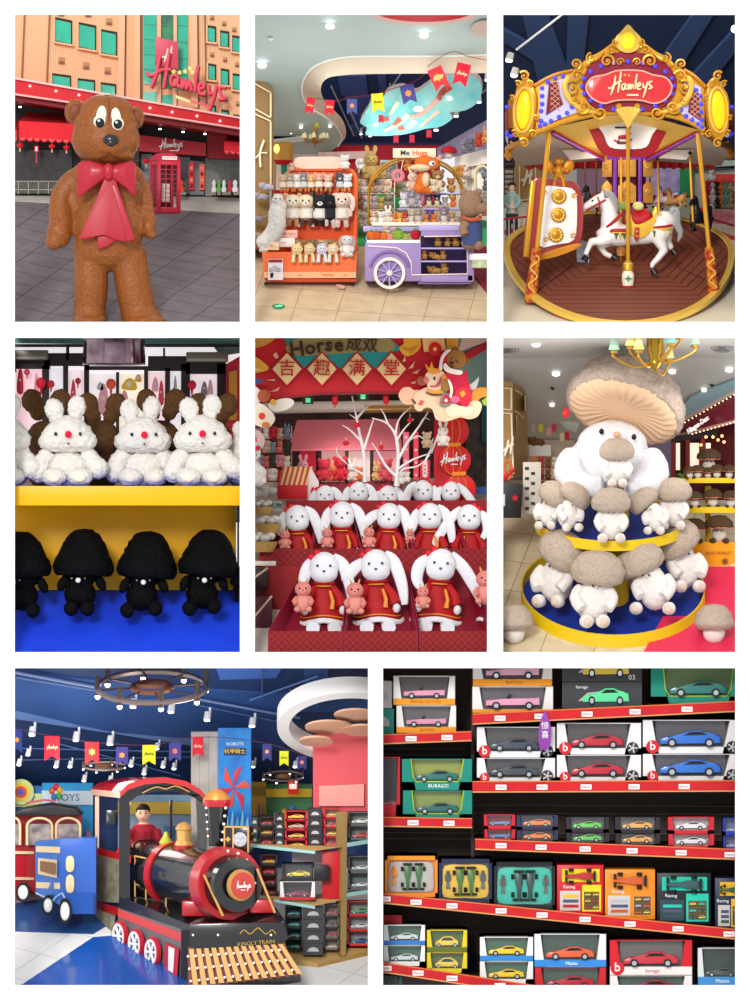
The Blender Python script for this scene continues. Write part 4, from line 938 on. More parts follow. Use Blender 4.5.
# purple cart ------------------------------------------------------
PU=mat('#9880b4',.45);PUL=mat('#ac9ece',.45);PUD=mat('#7d6498',.5);CRM=mat('#f0dcd0',.5)
CX,CY=419,284
t=thing('toy_cart','lilac wooden toy cart with cream spoked wheel and gold arch over it','cart',CX,CY,84)
cx=lambda x:x-CX
cz=lambda y:CY-y
mb=MB();
mb.box(cx(365),cx(421),0,44,3,cz(243),PU,.6);mb.box(cx(421),cx(473),36,44,3,cz(230),PUD);mb.box(cx(421),cx(473),0,44,2,9,PU,.5);mb.box(cx(467.5),cx(474),0,44,3,cz(229),PU,.5)
mb.box(cx(421),cx(474),0,6,cz(236),cz(228),PU,.4);mb.build('body',t)
mb=MB();mb.box(cx(363),cx(475),16,46,cz(231),cz(225),PUL,1.2);mb.box(cx(419),cx(475),-1.5,20,cz(231),cz(225),PUL,1.2);mb.build('worktop',t)
for i,z in enumerate((cz(262),cz(249))):MB().box(cx(421),cx(468),1,36,z,z+1.5,PUL).build('shelf',t)
mb=MB();
for a in([(421,237.5),(468,236)],):pass
mb.tube([(cx(424),-1,cz(236.5)),(cx(467),-1,cz(236)),(cx(467.5),-1,cz(274)),(cx(412),-1,cz(275)),(cx(411),-1,cz(262)),(cx(406),-1,cz(253)),(cx(397),-1,cz(248)),(cx(368),-1,cz(246))],.7,CRM,6);mb.build('cream_trim',t)
mb=MB();mb.tube([(cx(389.5)+20*math.cos(R(a)),-.5,cz(272)+20*math.sin(R(a)))for a in range(15,175,10)],1.6,PUD,6);mb.build('wheel_arch',t)
w=thing('w','w','w',0,0,0);w.name='wheel';w.location=(cx(389.5),-3,cz(273.3));w.scale=(1,1,1);w.parent=t
for k_ in('label','category'):del w[k_]
mb=MB();mb.lathe([(12.8,-1.6),(15.8,-1.6),(15.8,1.6),(12.8,1.6),(12.8,-1.6)],axis='y',m=CRM,n=36);mb.build('rim',w)
for k in range(10):
    a=R(k*36+18);MB().cyl((0,0,0),(13*math.cos(a),0,13*math.sin(a)),.8,.8,PUL,6).build('spoke',w)
MB().ball((0,-1,0),(3,1.8,3),CRM,12).build('hub',w)
w2=MB().lathe([(10,-1.6),(15,-1.6),(15,1.6),(10,1.6)],axis='y',m=CRM,n=24).build('wheel',t);w2.location=(cx(389.5),42,cz(273.3))
MB().box(cx(418),cx(471),3,40,0,3,PUD).build('plinth',t)
for x in(421,466):MB().cyl((cx(x),8,1),(cx(x),8,-2),2,2,BLACK,10).build('castor',t)
mb=MB();mb.box(cx(366),cx(420),0,17,cz(243),cz(240),WHITE,.4);mb.box(cx(366),cx(367),0,17,cz(243),cz(236),PUL);mb.build('tray',t)
arch=[(cx(368.5),cz(225))]+[(cx(368.5),cz(190))]+[(cx(416)+47.3*math.cos(R(a)),cz(190)+35*math.sin(R(a)))for a in range(170,-1,-12)]+[(cx(463),cz(225))]
mb=MB();mb.tube([(x,24,z)for x,z in arch],1.3,DGOLD,8);mb.build('arch',t)
mb=MB();mb.tube([(x*.99,42,z-2)for x,z in arch],1.1,DGOLD,8);mb.build('arch',t)
mb=MB();mb.box(cx(393),cx(436),22,26,cz(156.5),cz(147),mat('#e4cdb4',.5),.4);mb.build('sign_board',t)
txt(t,'lettering','Me',cx(405),21.6,cz(151.7),7.5,mat('#3c3a4a',.5),.2,bold=.1);txt(t,'lettering','Hugs',cx(420),21.6,cz(151.7),7.5,mat('#e8642c',.5),.2,bold=.1)
for i,(z,x0)in enumerate([(193,402),(208.5,398)]):MB().box(cx(x0),cx(462),24,42,cz(z),cz(z)+1.6,PUL).build('display_shelf',t)
MB().box(cx(372),cx(460),14,17,cz(225),cz(221.5),mat('#e8dcc8',.5)).build('price_rail',t)
# fruit plush in the tray
for i,(x,c,r,lab)in enumerate([(371,'#f2722c',4.6,'orange'),(376.5,'#ee6020',4.4,'deep orange'),(384,'#f47a30',4.2,'bright orange'),(390.5,'#f2a08c',3.6,'pink'),(398.5,'#8cba3e',5.4,'leafy green'),(406,'#b4c060',3.4,'pale green'),(415.5,'#c81c34',5.2,'strawberry red')]):
    t=thing('fruit_plush','%s fruit plush with a small face in the white tray of the cart'%lab,'soft toy',x,241-r*.2,92,'fruit plush toys in the cart tray')
    MB().ball((0,0,r),(r,r*.9,r),fur(c),12).build('body',t)
    MB().lathe([(.3,r*2.3),(r*.7,r*1.8)],m=fur('#5c9a3c'),n=7).build('leaf',t)
    for s in(-1,1):MB().ball((s*r*.35,-r*.86,r*1.1),.45,EYEM,6).build('eye',t)
plush('small cream animal toy sitting behind the oranges in the tray',386,236,100,12,'#f2d8c4','round')
plush('small pink pig toy behind the green fruit in tray',394,236,99,9,'#f0b8b0','round')
for i,(x,y,h,e,ry,lab)in enumerate([(438,246.5,11,'round',0,'left brown bear on the top shelf of the cart'),(447,246.5,10,'round',8,'middle brown bear on cart top shelf'),(456,246.5,11,'round',-5,'right brown bear on the cart top shelf'),(424,259.5,11,'round',0,'brown bear at the left end of the middle cart shelf'),(436,259.5,12,'round',10,'brown bear lying on the middle cart shelf'),(443,259.5,10,'round',0,'brown bear beside the lying one on the middle cart shelf'),(436,273.5,13,'round',0,'brown bear on the bottom cart shelf, left of pair'),(445,273.5,12,'round',-8,'brown bear on the bottom cart shelf, right of pair')]):
    plush(lab,x,y,94,h,'#b8803e',e,'lie' if i in(4,6)else 'sit','#c89450',ry=ry,group='brown bears on the cart shelves')
# big fox and other plush on the arch
t=thing('plush_fox','large orange fox plush with cream muzzle sitting on the upper arch shelf','soft toy',424,194,108)
F1,F2=fur('#e87426'),fur('#f2d6ae')
mb=MB();mb.ball((0,0,12),(8,7,12));mb.tube([(4,-2,4),(10,-5,3)],[4,4]);mb.ball((-4,0,6),(7,6,6));put('body',fuse(mb,1,3,.3,.4,1,F1),t)
mb=MB();mb.ball((1,-2,31),(11,8,7.5));mb.ball((8,-3,29),(8,6,6));put('head',fuse(mb,1,3,.3,.4,2,F1),t)
mb=MB();mb.ball((-3,-6,26),(10,6,4));mb.ball((-9,-8,26),(5,4,3));put('muzzle',fuse(mb,.8,3,.2,.4,2,F2),t)
MB().ball((2,-4,14),(4.5,5,8),F2,12).build('chest',t)
for s,x in((0,-6),(1,14)):MB().tube([(x,0,34),(x+(3 if s else-2),0,39)],[3.2,1],fur('#e8a48c')if s else F1,8,flat=.5).build('ear',t)
e=MB().ball((8,-9.5,30),(3.2,1.6,2.6),WHITE,10).build('eye',t);MB().ball((9,-11,30),(1.3,.8,1.4),EYEM,8).build('pupil',e)
plush('brown bear plush with cream face held against the orange fox',438,192,102,22,'#9c7448','round','sit','#e8d8b8')
plush('small cream bear at the foot of the orange fox',434,192,98,13,'#e6d6b4','round')
for i,(x,y,h,c,e,cb,lab)in enumerate([(413,192,20,'#f0dcc8','long','#e8b8a8','cream rabbit holding a pink ball left of the fox'),(451,192,14,'#b87a3c','round','#d8a868','brown bear at right end of upper arch shelf'),(452,199,12,'#a8772c','round','#d8b050','golden brown owl toy beside arch post'),
    (404,208,15,'#e6e2e4','point','#f6f2f2','white cat on the left end of the middle arch shelf'),(412,208,19,'#9c98a6','round','#c4b4b8','grey mouse plush on the middle arch shelf'),(418,208,15,'#b0a4ae','flop','#d8c8cc','mauve dog on the middle arch shelf'),
    (429,207.5,13,'#5a4a60','round','#e8d8b4','dark penguin with cream belly, left of the penguin pair'),(437,207.5,13,'#4a4258','round','#ecdcb8','dark penguin with cream belly, right of the penguin pair'),(445,208,11,'#b8a4a8','round','#d8c8c8','pale mauve toy right of the penguins'),(453,207,10,'#ee6a24','round','#f48a3c','orange round toy at right end of the middle arch shelf')]):
    plush(lab,x,y,112,h,c,e,'sit',cb)
for i,(x,h,c,e,cb,lab)in enumerate([(374,14,'#d8b48c','round','#f0e0cc','tan bear by the left arch post'),(381,13,'#f2efe8','round','#ffffff','white sheep on cart top'),(388,15,'#f4ece0','long','#e8dcc8','cream tall toy behind sheep'),(394,11,'#e87a30','horn','#f0b060','orange toy on cart top'),(400,12,'#f0a83c','round','#f6d080','yellow round toy on cart top'),(405,12,'#c83040','round','#e89078','red hatted toy on cart top'),(412,16,'#c8b8a0','round','#e8dccc','beige bear on cart top'),(418,17,'#a89890','flop','#d8c8bc','grey brown dog on cart top'),(426,10,'#e8852c','round','#f0a04c','left orange pumpkin toy on cart top'),(434,10,'#e67a24','round','#f0984c','right orange pumpkin toy on cart top'),(430,15,'#7c5a94','round','#9a7cb0','purple grape toy behind pumpkins'),(444,17,'#9a8490','round','#e0d0c8','mauve owl with cream face at cart right'),(452,12,'#b8946c','round','#e0c8a8','tan toy next to right arch post')]):
    plush(lab,x,224.5,104 if i!=10 else 112,h,c,e,'sit',cb)
t=thing('doughnut_plush_bag','pink round doughnut plush bag hanging from the arch','plush bag',398,176,110);MB().tube(circ3:=[(4.5*math.cos(R(a)),0,4.5*math.sin(R(a)))for a in range(0,360,20)],2.6,fur('#e08a94'),8,closed=True).build('body',t);MB().tube([(3,0,5),(6,0,20)],.4,CREAM,5).build('strap',t)
plush('ginger plush rabbit dangling at the arch top behind sign',408,171,116,14,'#d88a3c','long','sit')
# toys on background racks between kiosk and cart
t=thing('toy_rack','white back rack of mixed plush between orange kiosk and lilac cart','rack',369,232,210)
for z in(4,22,38,52):MB().box(-16,26,0,14,z,z+1.2,mat('#d8c8b4',.5)).build('shelf',t)
mb=MB()
for x in(-16,25):mb.box(x,x+1,0,14,0,58,mat('#d8c8b4',.5))
mb.build('upright',t,smooth=0)
mx=['#d8b890','#efe6da','#c8a070','#b8a89c','#e6c8b0','#a07850','#f2ece6','#c8b8c0','#d0ac60','#9c8a80']
nm_=['tan','white','caramel','taupe','peach','brown','ivory','lilac','mustard','grey']
k=0
for r_,z in enumerate((227,209,193,179)):
    for x in range(5):
        px=357+x*7.4+(r_%2)*2
        if px>366+40:continue
        plush('small %s plush, %s shelf of white back rack, %s from left'%(nm_[k%10],['bottom','second','third','top'][r_],['first','second','third','fourth','fifth'][x]),px,z,212,12+(k*7)%4,mx[k%10],['round','long','flop','point'][k%4],'sit');k+=1
plush('olive and tan tall hatted gnome toy on top of the back rack',371,180,204,27,'#b89a5c','long','sit')
plush('white curled toy hanging left of the gnome',361,172,204,14,'#eee6e0','flop','hang')
for i in range(6):plush(['pale green','white','mint','silver','ivory','aqua'][i]+' small toy in the white niche on the red wall',383+(i%3)*5.5,169+(i//3)*8,282,7,['#c8dcc8','#f0f0f0','#a8d0bc','#c8ccd4','#f0ece0','#b0d4d4'][i],'round')
for i,(x,y,h)in enumerate([(399,197,15),(405,195,14),(408,205,14)]):plush(['olive','grey green','sand'][i]+' toy standing on the green floor mat behind the cart',x,y,240,h,['#a8a070','#9ca88c','#c8b498'][i],'round')
# chandelier side clutter: gold lamp on carousel corner behind kiosk
t=thing('carousel_corner','yellow round lamp and red gold trim of a carousel behind the kiosk','carousel',277,190,245)
MB().ball((0,-4,41),(3.4,2,4.6),LAMPY,12).build('lamp',t);MB().lathe([(10,30),(10,46),(8,48)],(6,4,0),mat('#c8963c',.4),14).build('cornice',t);MB().lathe([(8,26),(10,30)],(6,4,0),RED,14).build('valance',t)
for x in(-2,13):MB().cyl((x,0,0),(x,0,30),.8,.8,DGOLD,6).build('pole',t)
MB().box(-4,18,-2,14,-3,0,RED).build('platform',t);MB().box(4,10,2,6,4,26,mat('#2c8a6c',.5)).build('centre_column',t)
# big teddy in dungarees at right
t=thing('plush_bear','big brown teddy bear in blue dungarees seen from behind, right of cart','soft toy',472,249,70)
BT=fur('#a5836b','#7c5c46')
mb=MB();mb.ball((0,6,20),(9,9,14));mb.ball((-3,6,6),(8,8,7));mb.ball((6,2,4),(6,7,5));put('body',fuse(mb,1,3,.5,.4,1,BT,fine=.5),t)
mb=MB();mb.ball((-1,4,45),(12.5,11,14));mb.ball((10,-1,41),(6.5,6,6));put('head',fuse(mb,1,3,.5,.4,4,BT,fine=.5),t)
for x in(-8,6):MB().ball((x,5,57),(4,2.5,4),BT,10).build('ear',t)
MB().ball((16,-3,43),(1.6,1.6,1.4),BLACK,8).build('nose',t);MB().ball((9.5,-5.6,47),1,EYEM,6).build('eye',t)
MB().tube([(-6,-2,26),(-9,-4,20),(-7,-6,14)],[4.5,4.5,4.5],BT,10).build('arm',t)
MB().lathe([(10.3,-2),(10.6,8),(10.2,16),(8.8,22)],(0,6,6),mat('#3c4a78',.8),20).build('dungarees',t)
mb=MB();mb.tube([(-9,3,31),(-2,-5,29),(7,-3,30),(8,6,32)],2.2,mat('#b4583c',.8),8);mb.build('scarf',t)
t=thing('round_table','white round low table at right edge behind the cart','table',482,268,84)
MB().lathe([(0,14),(12,14),(13,12.5),(13,8),(11,7)],m=mat('#efe9e2',.4),n=28).build('tabletop',t);MB().lathe([(11,7),(11,0)],m=mat('#d8d0b8',.5,tex='noise',col2='#88a868',scale=.15),n=24).build('base',t)
for i,(x,y,c,e,h,lab)in enumerate([(446,149,'#c82838','round',0,''),]):pass
t=thing('mushroom_plush','red capped mushroom plush on top of white fitting','soft toy',449,158,214);MB().lathe([(8,5),(8.4,7),(6,10.5),(0,12.5)],m=fur('#c01c30'),n=16).build('cap',t);MB().ball((0,0,3.2),(4.6,4,4),fur('#f0ddcc'),12).build('stalk',t)
for i,(x,y,c,h,d)in enumerate([(464,153,'#8c8c96',14,202),(471,151,'#787884',13,196),(479,147,'#c84a30',14,188),(486,144,'#e09a5c',14,184),(462,177,'#e0954c',12,218),(456,177,'#d8a850',11,222),(466,177,'#f0ddd0',10,214),(479,177,'#e6e0d8',11,196),(485,178,'#8a94a4',12,190),(463,190,'#e8dcc8',11,216),(480,190,'#f0e8e4',11,196),(486,191,'#6c6c78',11,190),(480,203,'#e8e4e0',9,196),(486,204,'#a89c94',10,190),(465,203,'#d8c8b0',10,214),(484,216,'#c87a4c',9,192)]):
    plush('small %s plush on the %s of the white fitting at right'%(['grey','dark grey','red','ginger','orange','mustard','pale pink','ivory','slate','cream','rose white','charcoal','chalk','taupe','sand','rust'][i],'top' if y<160 else 'upper shelf' if y<180 else 'middle shelf' if y<195 else 'lower shelf'),x,y,d-8,h,c,['round','flop','point','long'][i%4],'sit')
t=thing('toy_chair_display','small arched white display niche with black and white plush at right','display',482,189,178)
MB().tube([(-7,0,0),(-7,0,14)]+[(7*math.cos(R(a)),0,16+7*math.sin(R(a)))for a in range(180,-1,-20)]+[(7,0,0)],1.1,mat('#e8d9a8',.5),6).build('arch_trim',t)
MB().box(-6,6,4,5,0,16,mat('#efe9dc',.5)).build('back',t)
# green exit marker set in the floor
t=thing('floor_exit_marker','round green glowing exit marker set in a metal ring in the floor','marker',278.5,307,60,rx=23)
MB().lathe([(0,.4),(9,.4),(9.6,.2),(9.6,0)],m=mat('#b4aa9c',.3,.5),n=28).build('ring',t)
MB().lathe([(0,1),(6.4,1),(6.4,.4)],m=mat('#0d6b3c',.3,emit=.4),n=24).build('lens',t)
mb=MB();mb.box(-3.5,1.5,-.8,.8,1,1.4,mat('#62f0a0',.4,emit=1.5));mb.slab([(1,-2.4),(4.5,0),(1,2.4)],1,1.4,mat('#62f0a0',.4,emit=1.5));o=mb.build('arrow',t);o.rotation_euler=(0,0,R(20))
# ------------------------------------------------------------------ set 3 things
def LOC(ax,ay,ad):
    a=A(ax,ay,ad);k=kk(ad);return lambda px,py,d:(A(px,py,d)-a)/k
t=thing('light_track','slanting white light track under the dark blue ceiling at upper left of carousel hall','light track',515,55,130)
L=LOC(515,55,130);MB().cyl(L(516,50,130),L(568,10,130),1.1,1.1,mat('#dcdcda',.4),8).build('rail',t)
for x,y,lab in[(509,60,'upper track spotlight at the end of the slanting track'),(514,75,'lower track spotlight below the other one')]:
    t=thing('track_spotlight',lab,'spotlight',x,y,128)
    MB().cyl((2,0,7),(0,-1,0),3.4,4,mat('#c9c3bd',.4),12).build('housing',t);MB().ball((0,-1.5,-.5),(3.6,3,2.2),LAMPW,12).build('lamp',t)
t=thing('track_spotlight','bright spotlight cut off at the top right edge of the carousel hall','spotlight',735,29,200);MB().ball((0,0,0),4,LAMPW,12).build('lamp',t)
GD=mat('#d89a2e',.3,.55);GD2=mat('#c07c1e',.4,.4);GDL=mat('#edc257',.35,.4);YEL=mat('#f0c65a',.5);BULB=mat('#3b3fe0',.3,emit=.5);CRED=mat('#a3141c',.4);LAV=mat('#c9c2e6',.45);PUR=mat('#7a3fb0',.4,emit=.15)
AX,AY,AD=619,250,172
L=LOC(AX,AY,AD)
car=thing('carousel','gold and red fairground carousel with wooden deck and Hamleys crown panel','carousel',AX,AY,AD)
def sub(name,px,py,d,mb,par=None,rot=None):
    o=mb.build(name,par or car);o.location=L(px,py,d)
    if rot:o.rotation_euler=[R(a)for a in rot]
    return o
# deck: eight plank sectors on a raked disc
SL=.525;RX,RY=114,152
dk=MB();hz=lambda y:y*SL
RYF=lambda s_:s_*(RY if s_<0 else 80)
def sect(mb,a0,a1,r,m,z=0):
    pts=[(0,0)]+[(RX*r*math.cos(R(a0+(a1-a0)*i/8)),RYF(math.sin(R(a0+(a1-a0)*i/8)))*r)for i in range(9)]
    mi=mb.mi(m);mb.f(mb.vs([(x,y,hz(y)+z)for x,y in pts]),mi)
for a,b,rt in((222,318,90),(318,360,28),(0,60,150),(60,120,90),(120,180,30),(180,222,-28)):
    sect(dk,a,b,.965,mat('#7a4232',.45,tex='stripe',col2='#41201a',scale=.036,w=.95,rot=rt))
dk.build('deck',car,smooth=0)
rim=MB()
ring=lambda r,z:[(RX*r*math.cos(R(q*5)),RYF(math.sin(R(q*5)))*r,hz(RYF(math.sin(R(q*5)))*r)+z)for q in range(72)]
rim.ring_loft([ring(.955,.5),ring(.96,1.8),ring(1.01,1.8),ring(1.012,-2.5)],GDL,cap=False);rim.build('deck_rim',car)
sk=MB();sk.ring_loft([ring(1.01,-2.5),ring(1.0,-5)],mat('#6d6c34',.5,tex='noise',col2='#b8412e',scale=.08,w=.1),cap=False);sk.build('deck_skirt',car)
for p,q in(((530,300),(571,268)),((716,292),(674,268))):
    a=Vector(((p[0]-619),(250-p[1])/.545,0));b=Vector(((q[0]-619),(250-q[1])/.545,0));a.z=hz(a.y)+.3;b.z=hz(b.y)+.3
    MB().cyl(a,b,.5,.5,mat('#3a1c16',.6),5).build('deck_joint',car)
# crown front panel
pr=[(537,87),(548,80),(560,75),(572,71),(579,68),(588,58),(601,53),(612,45),(619,37),(628,29),(637,37),(644,44),(655,52),(667,58),(674,66),(682,70),(694,78),(703,87),(703,128),(690,121),(670,115),(655,112),(628,111),(600,112),(585,115),(560,122),(537,131)]
def PP(pts,d,t_,m,b=0,nm='panel',par=None):
    cx0=sum(p[0]for p in pts)/len(pts);cy0=sum(p[1]for p in pts)/len(pts);k=1
    return sub(nm,cx0,cy0,d,MB().prism([(x-cx0,cy0-y)for x,y in pts],-t_,0,m,b),par)
FD=62
PP(pr,FD,4,GD,.8,'crown_panel')
PP([(540,88),(560,80),(575,76),(570,100),(578,112),(560,118),(540,127)],FD-5,1,LAV,.3,'side_field');PP([(701,88),(692,83),(683,79),(686,98),(680,112),(688,118),(701,126)],FD-5,1,LAV,.3,'side_field')
for pts in([(549,84),(557,82),(560,96),(563,104),(546,115)],[(692,90),(699,94),(701,121),(688,112)]):
    f_=PP(pts,FD-6.5,1,mat('#7a1016',.5),0,'lattice_panel');xs=[p[0]for p in pts];ys=[p[1]for p in pts]
    mb=MB();cx0,cy0=sum(xs)/len(xs),sum(ys)/len(ys)
    for q in range(-2,3):
        for s in(-1,1):mb.cyl((-4.5,-1.6,q*5-s*4),(4.5,-1.6,q*5+s*4),.35,.35,mat('#e0a890',.5),4)
    mb.build('lattice',f_)
PP(cr2([(583,84),(590,66),(604,57),(628,52),(652,57),(668,66),(676,84),(668,103),(650,111),(628,112),(606,111),(590,103)],4),FD-5,3,mat('#8c1630',.45),.6,'sign_surround')
sg=cr2([(587,87),(593,78),(606,75),(618,71),(640,71),(652,75),(665,78),(671,87),(666,98),(654,103),(640,100),(618,100),(604,103),(592,97)],4)
PP(sg,FD-9,2.5,mat('#d3161e',.3,coat=.3),.6,'sign_panel')
mb=MB();mb.tube([(x-629,0,87-y)for x,y in sg],.9,mat('#f0a890',.4),6,closed=True);sub('sign_edge',629,87,FD-12,mb)
script(car,'lettering',0,0,0,44,mat('#f2d9a8',.4),.024,under=True).location=L(608,95,FD-14)
for sx,sy in[(621,76),(625,75),(629,75.5)]:sub('star',sx,sy,FD-13,MB().prism(star(0,0,1.4),0,.6,GDL))
bulb=MB().ball((0,0,0),(2.3,1.5,2.3),BULB,8).mesh('light_bulb')
def bulbs(pts,d):
    for x,y in pts:put('light_bulb',bulb,car,L(x,y,d))
bulbs([(628+46*math.cos(R(a))*(1 if abs(math.cos(R(a)))>.3 else 1),86-24.5*math.sin(R(a)))for a in range(0,360,18)],FD-10)
bulbs([(542,88),(548,82),(555,78),(563,76),(542,96),(542,104),(541,111),(541,121),(545,124),(551,121),(559,117),(567,113),(572,107),(540,126)],FD-7)
bulbs([(690,84),(696,90),(700,96),(701,104),(701,112),(681,110),(686,116),(692,120),(698,124),(702,120),(702,127)],FD-7)
def scroll(nm,px,py,d,r,s=1,a0=0,turns=1.5,th=1.6,m=GD):
    mb=MB();n=int(16*turns)
    mb.tube([(s*(r*(1-i/n*.82))*math.cos(R(a0)+i*2*math.pi/16),-i*.12,(r*(1-i/n*.82))*math.sin(R(a0)+i*2*math.pi/16))for i in range(n+1)],[th*(1-.5*i/n)for i in range(n+1)],m,7);mb.ball((0,-2,0),r*.28,m,8)
    return sub(nm,px,py,d,mb)
for s,q in((1,0),(-1,1)):
    X_=lambda x:x if s==1 else 1257-x
    for(x,y,r,a)in[(576,64,5.5,-60),(577,76,6,20),(572,88,8,60),(574,100,6,120),(584,107,7,200),(607,61,7,-30),(612,50,5,30),(616,43,4.5,0),(600,113,7,180),(591,58,5,90),(620,62,4,0)]:
        scroll('scroll_ornament',X_(x),y,FD-10,r,s,a,1.4,r*.24)
    mb=MB();mb.tube(cr([(570-628,0,10),(566-628,-1,0),(570-628,-1,-12),(582-628,0,-22),(600-628,0,-27)],4),[1,2.5,3,3,3,2.8,3,3.5,3,2.5,2.6,2.8,3,2.6,2,1.5,1],GDL,8);o=sub('leaf_ornament',628,86,FD-9,mb)
    if s==-1:o.scale=(-1,1,1)
    mb=MB();mb.tube(cr([(0,0,0),(4,-1,5),(12,-1,8),(18,0,14)],3),[2.5,3,3,2.5,2.5,2.5,2,1.5,1,.5],GD,7);o=sub('leaf_ornament',X_(586),66,FD-8,mb);o.scale=(s,1,1)
mb=MB();mb.tube([(x-620,0,120-y)for x,y in cr2([(537,132),(560,123),(585,116),(605,113),(628,112),(652,113),(672,116),(690,122),(703,130)],3,False)],3.2,GD,8);sub('crown_moulding',620,120,FD-4,mb)
mb=MB();mb.tube([(x-620,0,80-y)for x,y in cr2([(536,86),(548,79),(560,74),(574,71)],3,False)],2,GD2,8);sub('crown_moulding',620,80,FD-4,mb)
mb=MB();mb.tube([(x-620,0,80-y)for x,y in cr2([(682,70),(692,76),(704,87)],3,False)],2,GD2,8);sub('crown_moulding',620,80,FD-4,mb)
# top lamp with its frame
PP(cr2([(628,25),(634,31),(641,39),(638,49),(628,53),(618,49),(615,39),(622,31)],3),FD-9,3,GDL,.8,'top_frame');sub('top_lamp',628,41,FD-13,MB().ball((0,0,0),(7,3,8.5),mat('#f7c81c',.3,emit=.45),18))
# shell under the sign
mb=MB()
for k in range(7):a=(k-3)*.2;mb.tube([(0,0,-14),(math.sin(a)*8,-2,-5),(math.sin(a)*19,-2.5,3+3*math.cos(a*2))],[1,2,2.8],GDL,7)
for s in(-1,1):mb.ball((s*9,-2,6),3.5,GD,8)
sub('shell_ornament',628,113,FD-12,mb)
# crown side faces with round yellow lamps
for s,xl in((-1,524),(1,718)):
    e=1 if s==1 else-1
    xa,xb,xc=(703,731,733)if s==1 else(537,508,505)
    mb=MB();mi=mb.mi(GD2)
    v=[L(xa,84,62),L(xb,100,150),L(xb,128,150),L(xa,131,62)];mb.f(mb.vs(v),mi);mb.f(mb.vs([q+Vector((-s*3,6,0))for q in v][::-1]),mi)
    v2=[L(xb,104,150),L(xc,112,230),L(xc,138,230),L(xb,146,150)];mb.f(mb.vs(v2),mb.mi(LAV))
    mb.build('crown_side',car,smooth=0)
    fr=MB();fr.prism([(x*.95,z)for x,z in cr2([(-1,32),(5,26),(10,20),(13,8),(12,-8),(9,-22),(0,-30),(-9,-22),(-12,-8),(-12,8),(-10,22)],3)],0,6,GD,1.6)
    o=sub('lamp_frame',xl,110,58,fr,None,(0,s*-4,s*22));l_=MB().ball((0,-1,0),(7.6,3.5,19),mat('#f9b90c',.25,emit=.5),22).build('side_lamp',o)
    mb=MB();mb.tube([(9.8*math.cos(R(a)),-1,22*math.sin(R(a)))for a in range(0,360,15)],1.6,GDL,7,closed=True);mb.build('lamp_ring',o)
    for(dx,y,r)in[(0,76,5),(-6,84,3.5),(6,84,3.5),(0,143,5),(-9,134,4),(9,134,4),(12,118,3),(-12,98,3)]:scroll('scroll_ornament',xl+dx,y,54,r,s,40,1.3,r*.28)
    bulbs([(xb+s*1,107),(xb+s*1,134),(xb-s*3,136)],148)
    PP([(xb,108),(xb+s*2.5,109),(xb+s*2,131),(xb-s*1,131)],140,1,mat('#7a1016',.5),0,'lattice_panel')
    mb=MB();mb.tube([L(xa,132,60),L((xa+xb)/2,142,100),L(xb,148,150),L(xc-s*4,158,200)],[3,3.2,3.2,3],GD,8);mb.build('crown_moulding',car)
    for q in range(4):scroll('bracket_ornament',xb-s*2+s*q,146+q*3,150,4,s,90,1.2,1.4,GD2)
    # underside, beams and back valance
    mb=MB();mb.f(mb.vs([L(xa,131,64),L(628,111,60),L(628,158,190),L(608 if s<0 else 646,159,190)]),mb.mi(YEL));mb.f(mb.vs([L(xa,131,64),L(xb,150,150),L(xb+s*-10,166,230),L(608 if s<0 else 646,160,190)]),mb.mi(mat('#d8cdbb',.5)));mb.build('canopy_ceiling',car,smooth=0)
    mb=MB();a,b=L(553 if s<0 else 697,133,70),L(606 if s<0 else 644,161,186)
    mb.tube([a,b],3.2,CRED,4);mb.build('beam',car,smooth=0)
    MB().tube([a+Vector((0,-3.5,-1)),b+Vector((0,-3.5,-1))],1.3,PUR,6).build('light_strip',car)
    for q in range(1,9):put('light_bulb',bulb,car,a.lerp(b,q/9)+Vector((0,-4.5,-1)),None,.5)
    mb=MB();n=7;x0,x1=(524,600)if s<0 else(716,650)
    for q in range(n):
        u=x0+(x1-x0)*q/n;w_=u+(x1-x0)/n;mb.f(mb.vs([L(u,160,235),L(w_,160,240),L(w_,167,240),L((u+w_)/2,171-q*.3,238),L(u,167,235)]),mb.mi(CRED))
    mb.build('back_valance',car,smooth=0);MB().tube([L(x0,160,233),L(x1,159,238)],2,GDL,6).build('back_moulding',car)
    PP([(583 if s<0 else 673,150),(598 if s<0 else 658,158),(570 if s<0 else 686,160),(562 if s<0 else 694,150)],138,1,mat('#e9dfd0',.5),.2,'ceiling_picture')
# central ceiling picture
PP(cr2([(580,123),(588,127),(594,140),(604,155),(628,157),(651,155),(662,140),(668,127),(676,123),(628,116)],2),92,2,CRED,.5,'ceiling_frame')
PP(cr2([(597,121),(604,134),(610,147),(628,149),(646,147),(652,134),(660,121),(628,117)],3),89,1.5,mat('#efe8e0',.5),.3,'ceiling_picture')
mb=MB();mb.tube(cr([(-9,0,-3),(-4,0,-5),(4,0,-5),(9,0,-2)],3),.7,CRED,5);mb.ball((0,0,0),(5,1,2),CRED,10);mb.tube([(3,0,1),(6,0,4),(8,0,3)],[1.6,1.2,.8],CRED,6);mb.tube([(-3,0,0),(-5,0,-4)],.6,CRED,5);mb.tube([(3,0,0),(4,0,-4)],.6,CRED,5);sub('rocking_horse_print',623,137,86,mb)
for y,w_ in((127.5,8),(143,6)):sub('picture_bar',623,y,86,MB().box(-w_,w_,-.5,0,-.8,.8,BLACK))
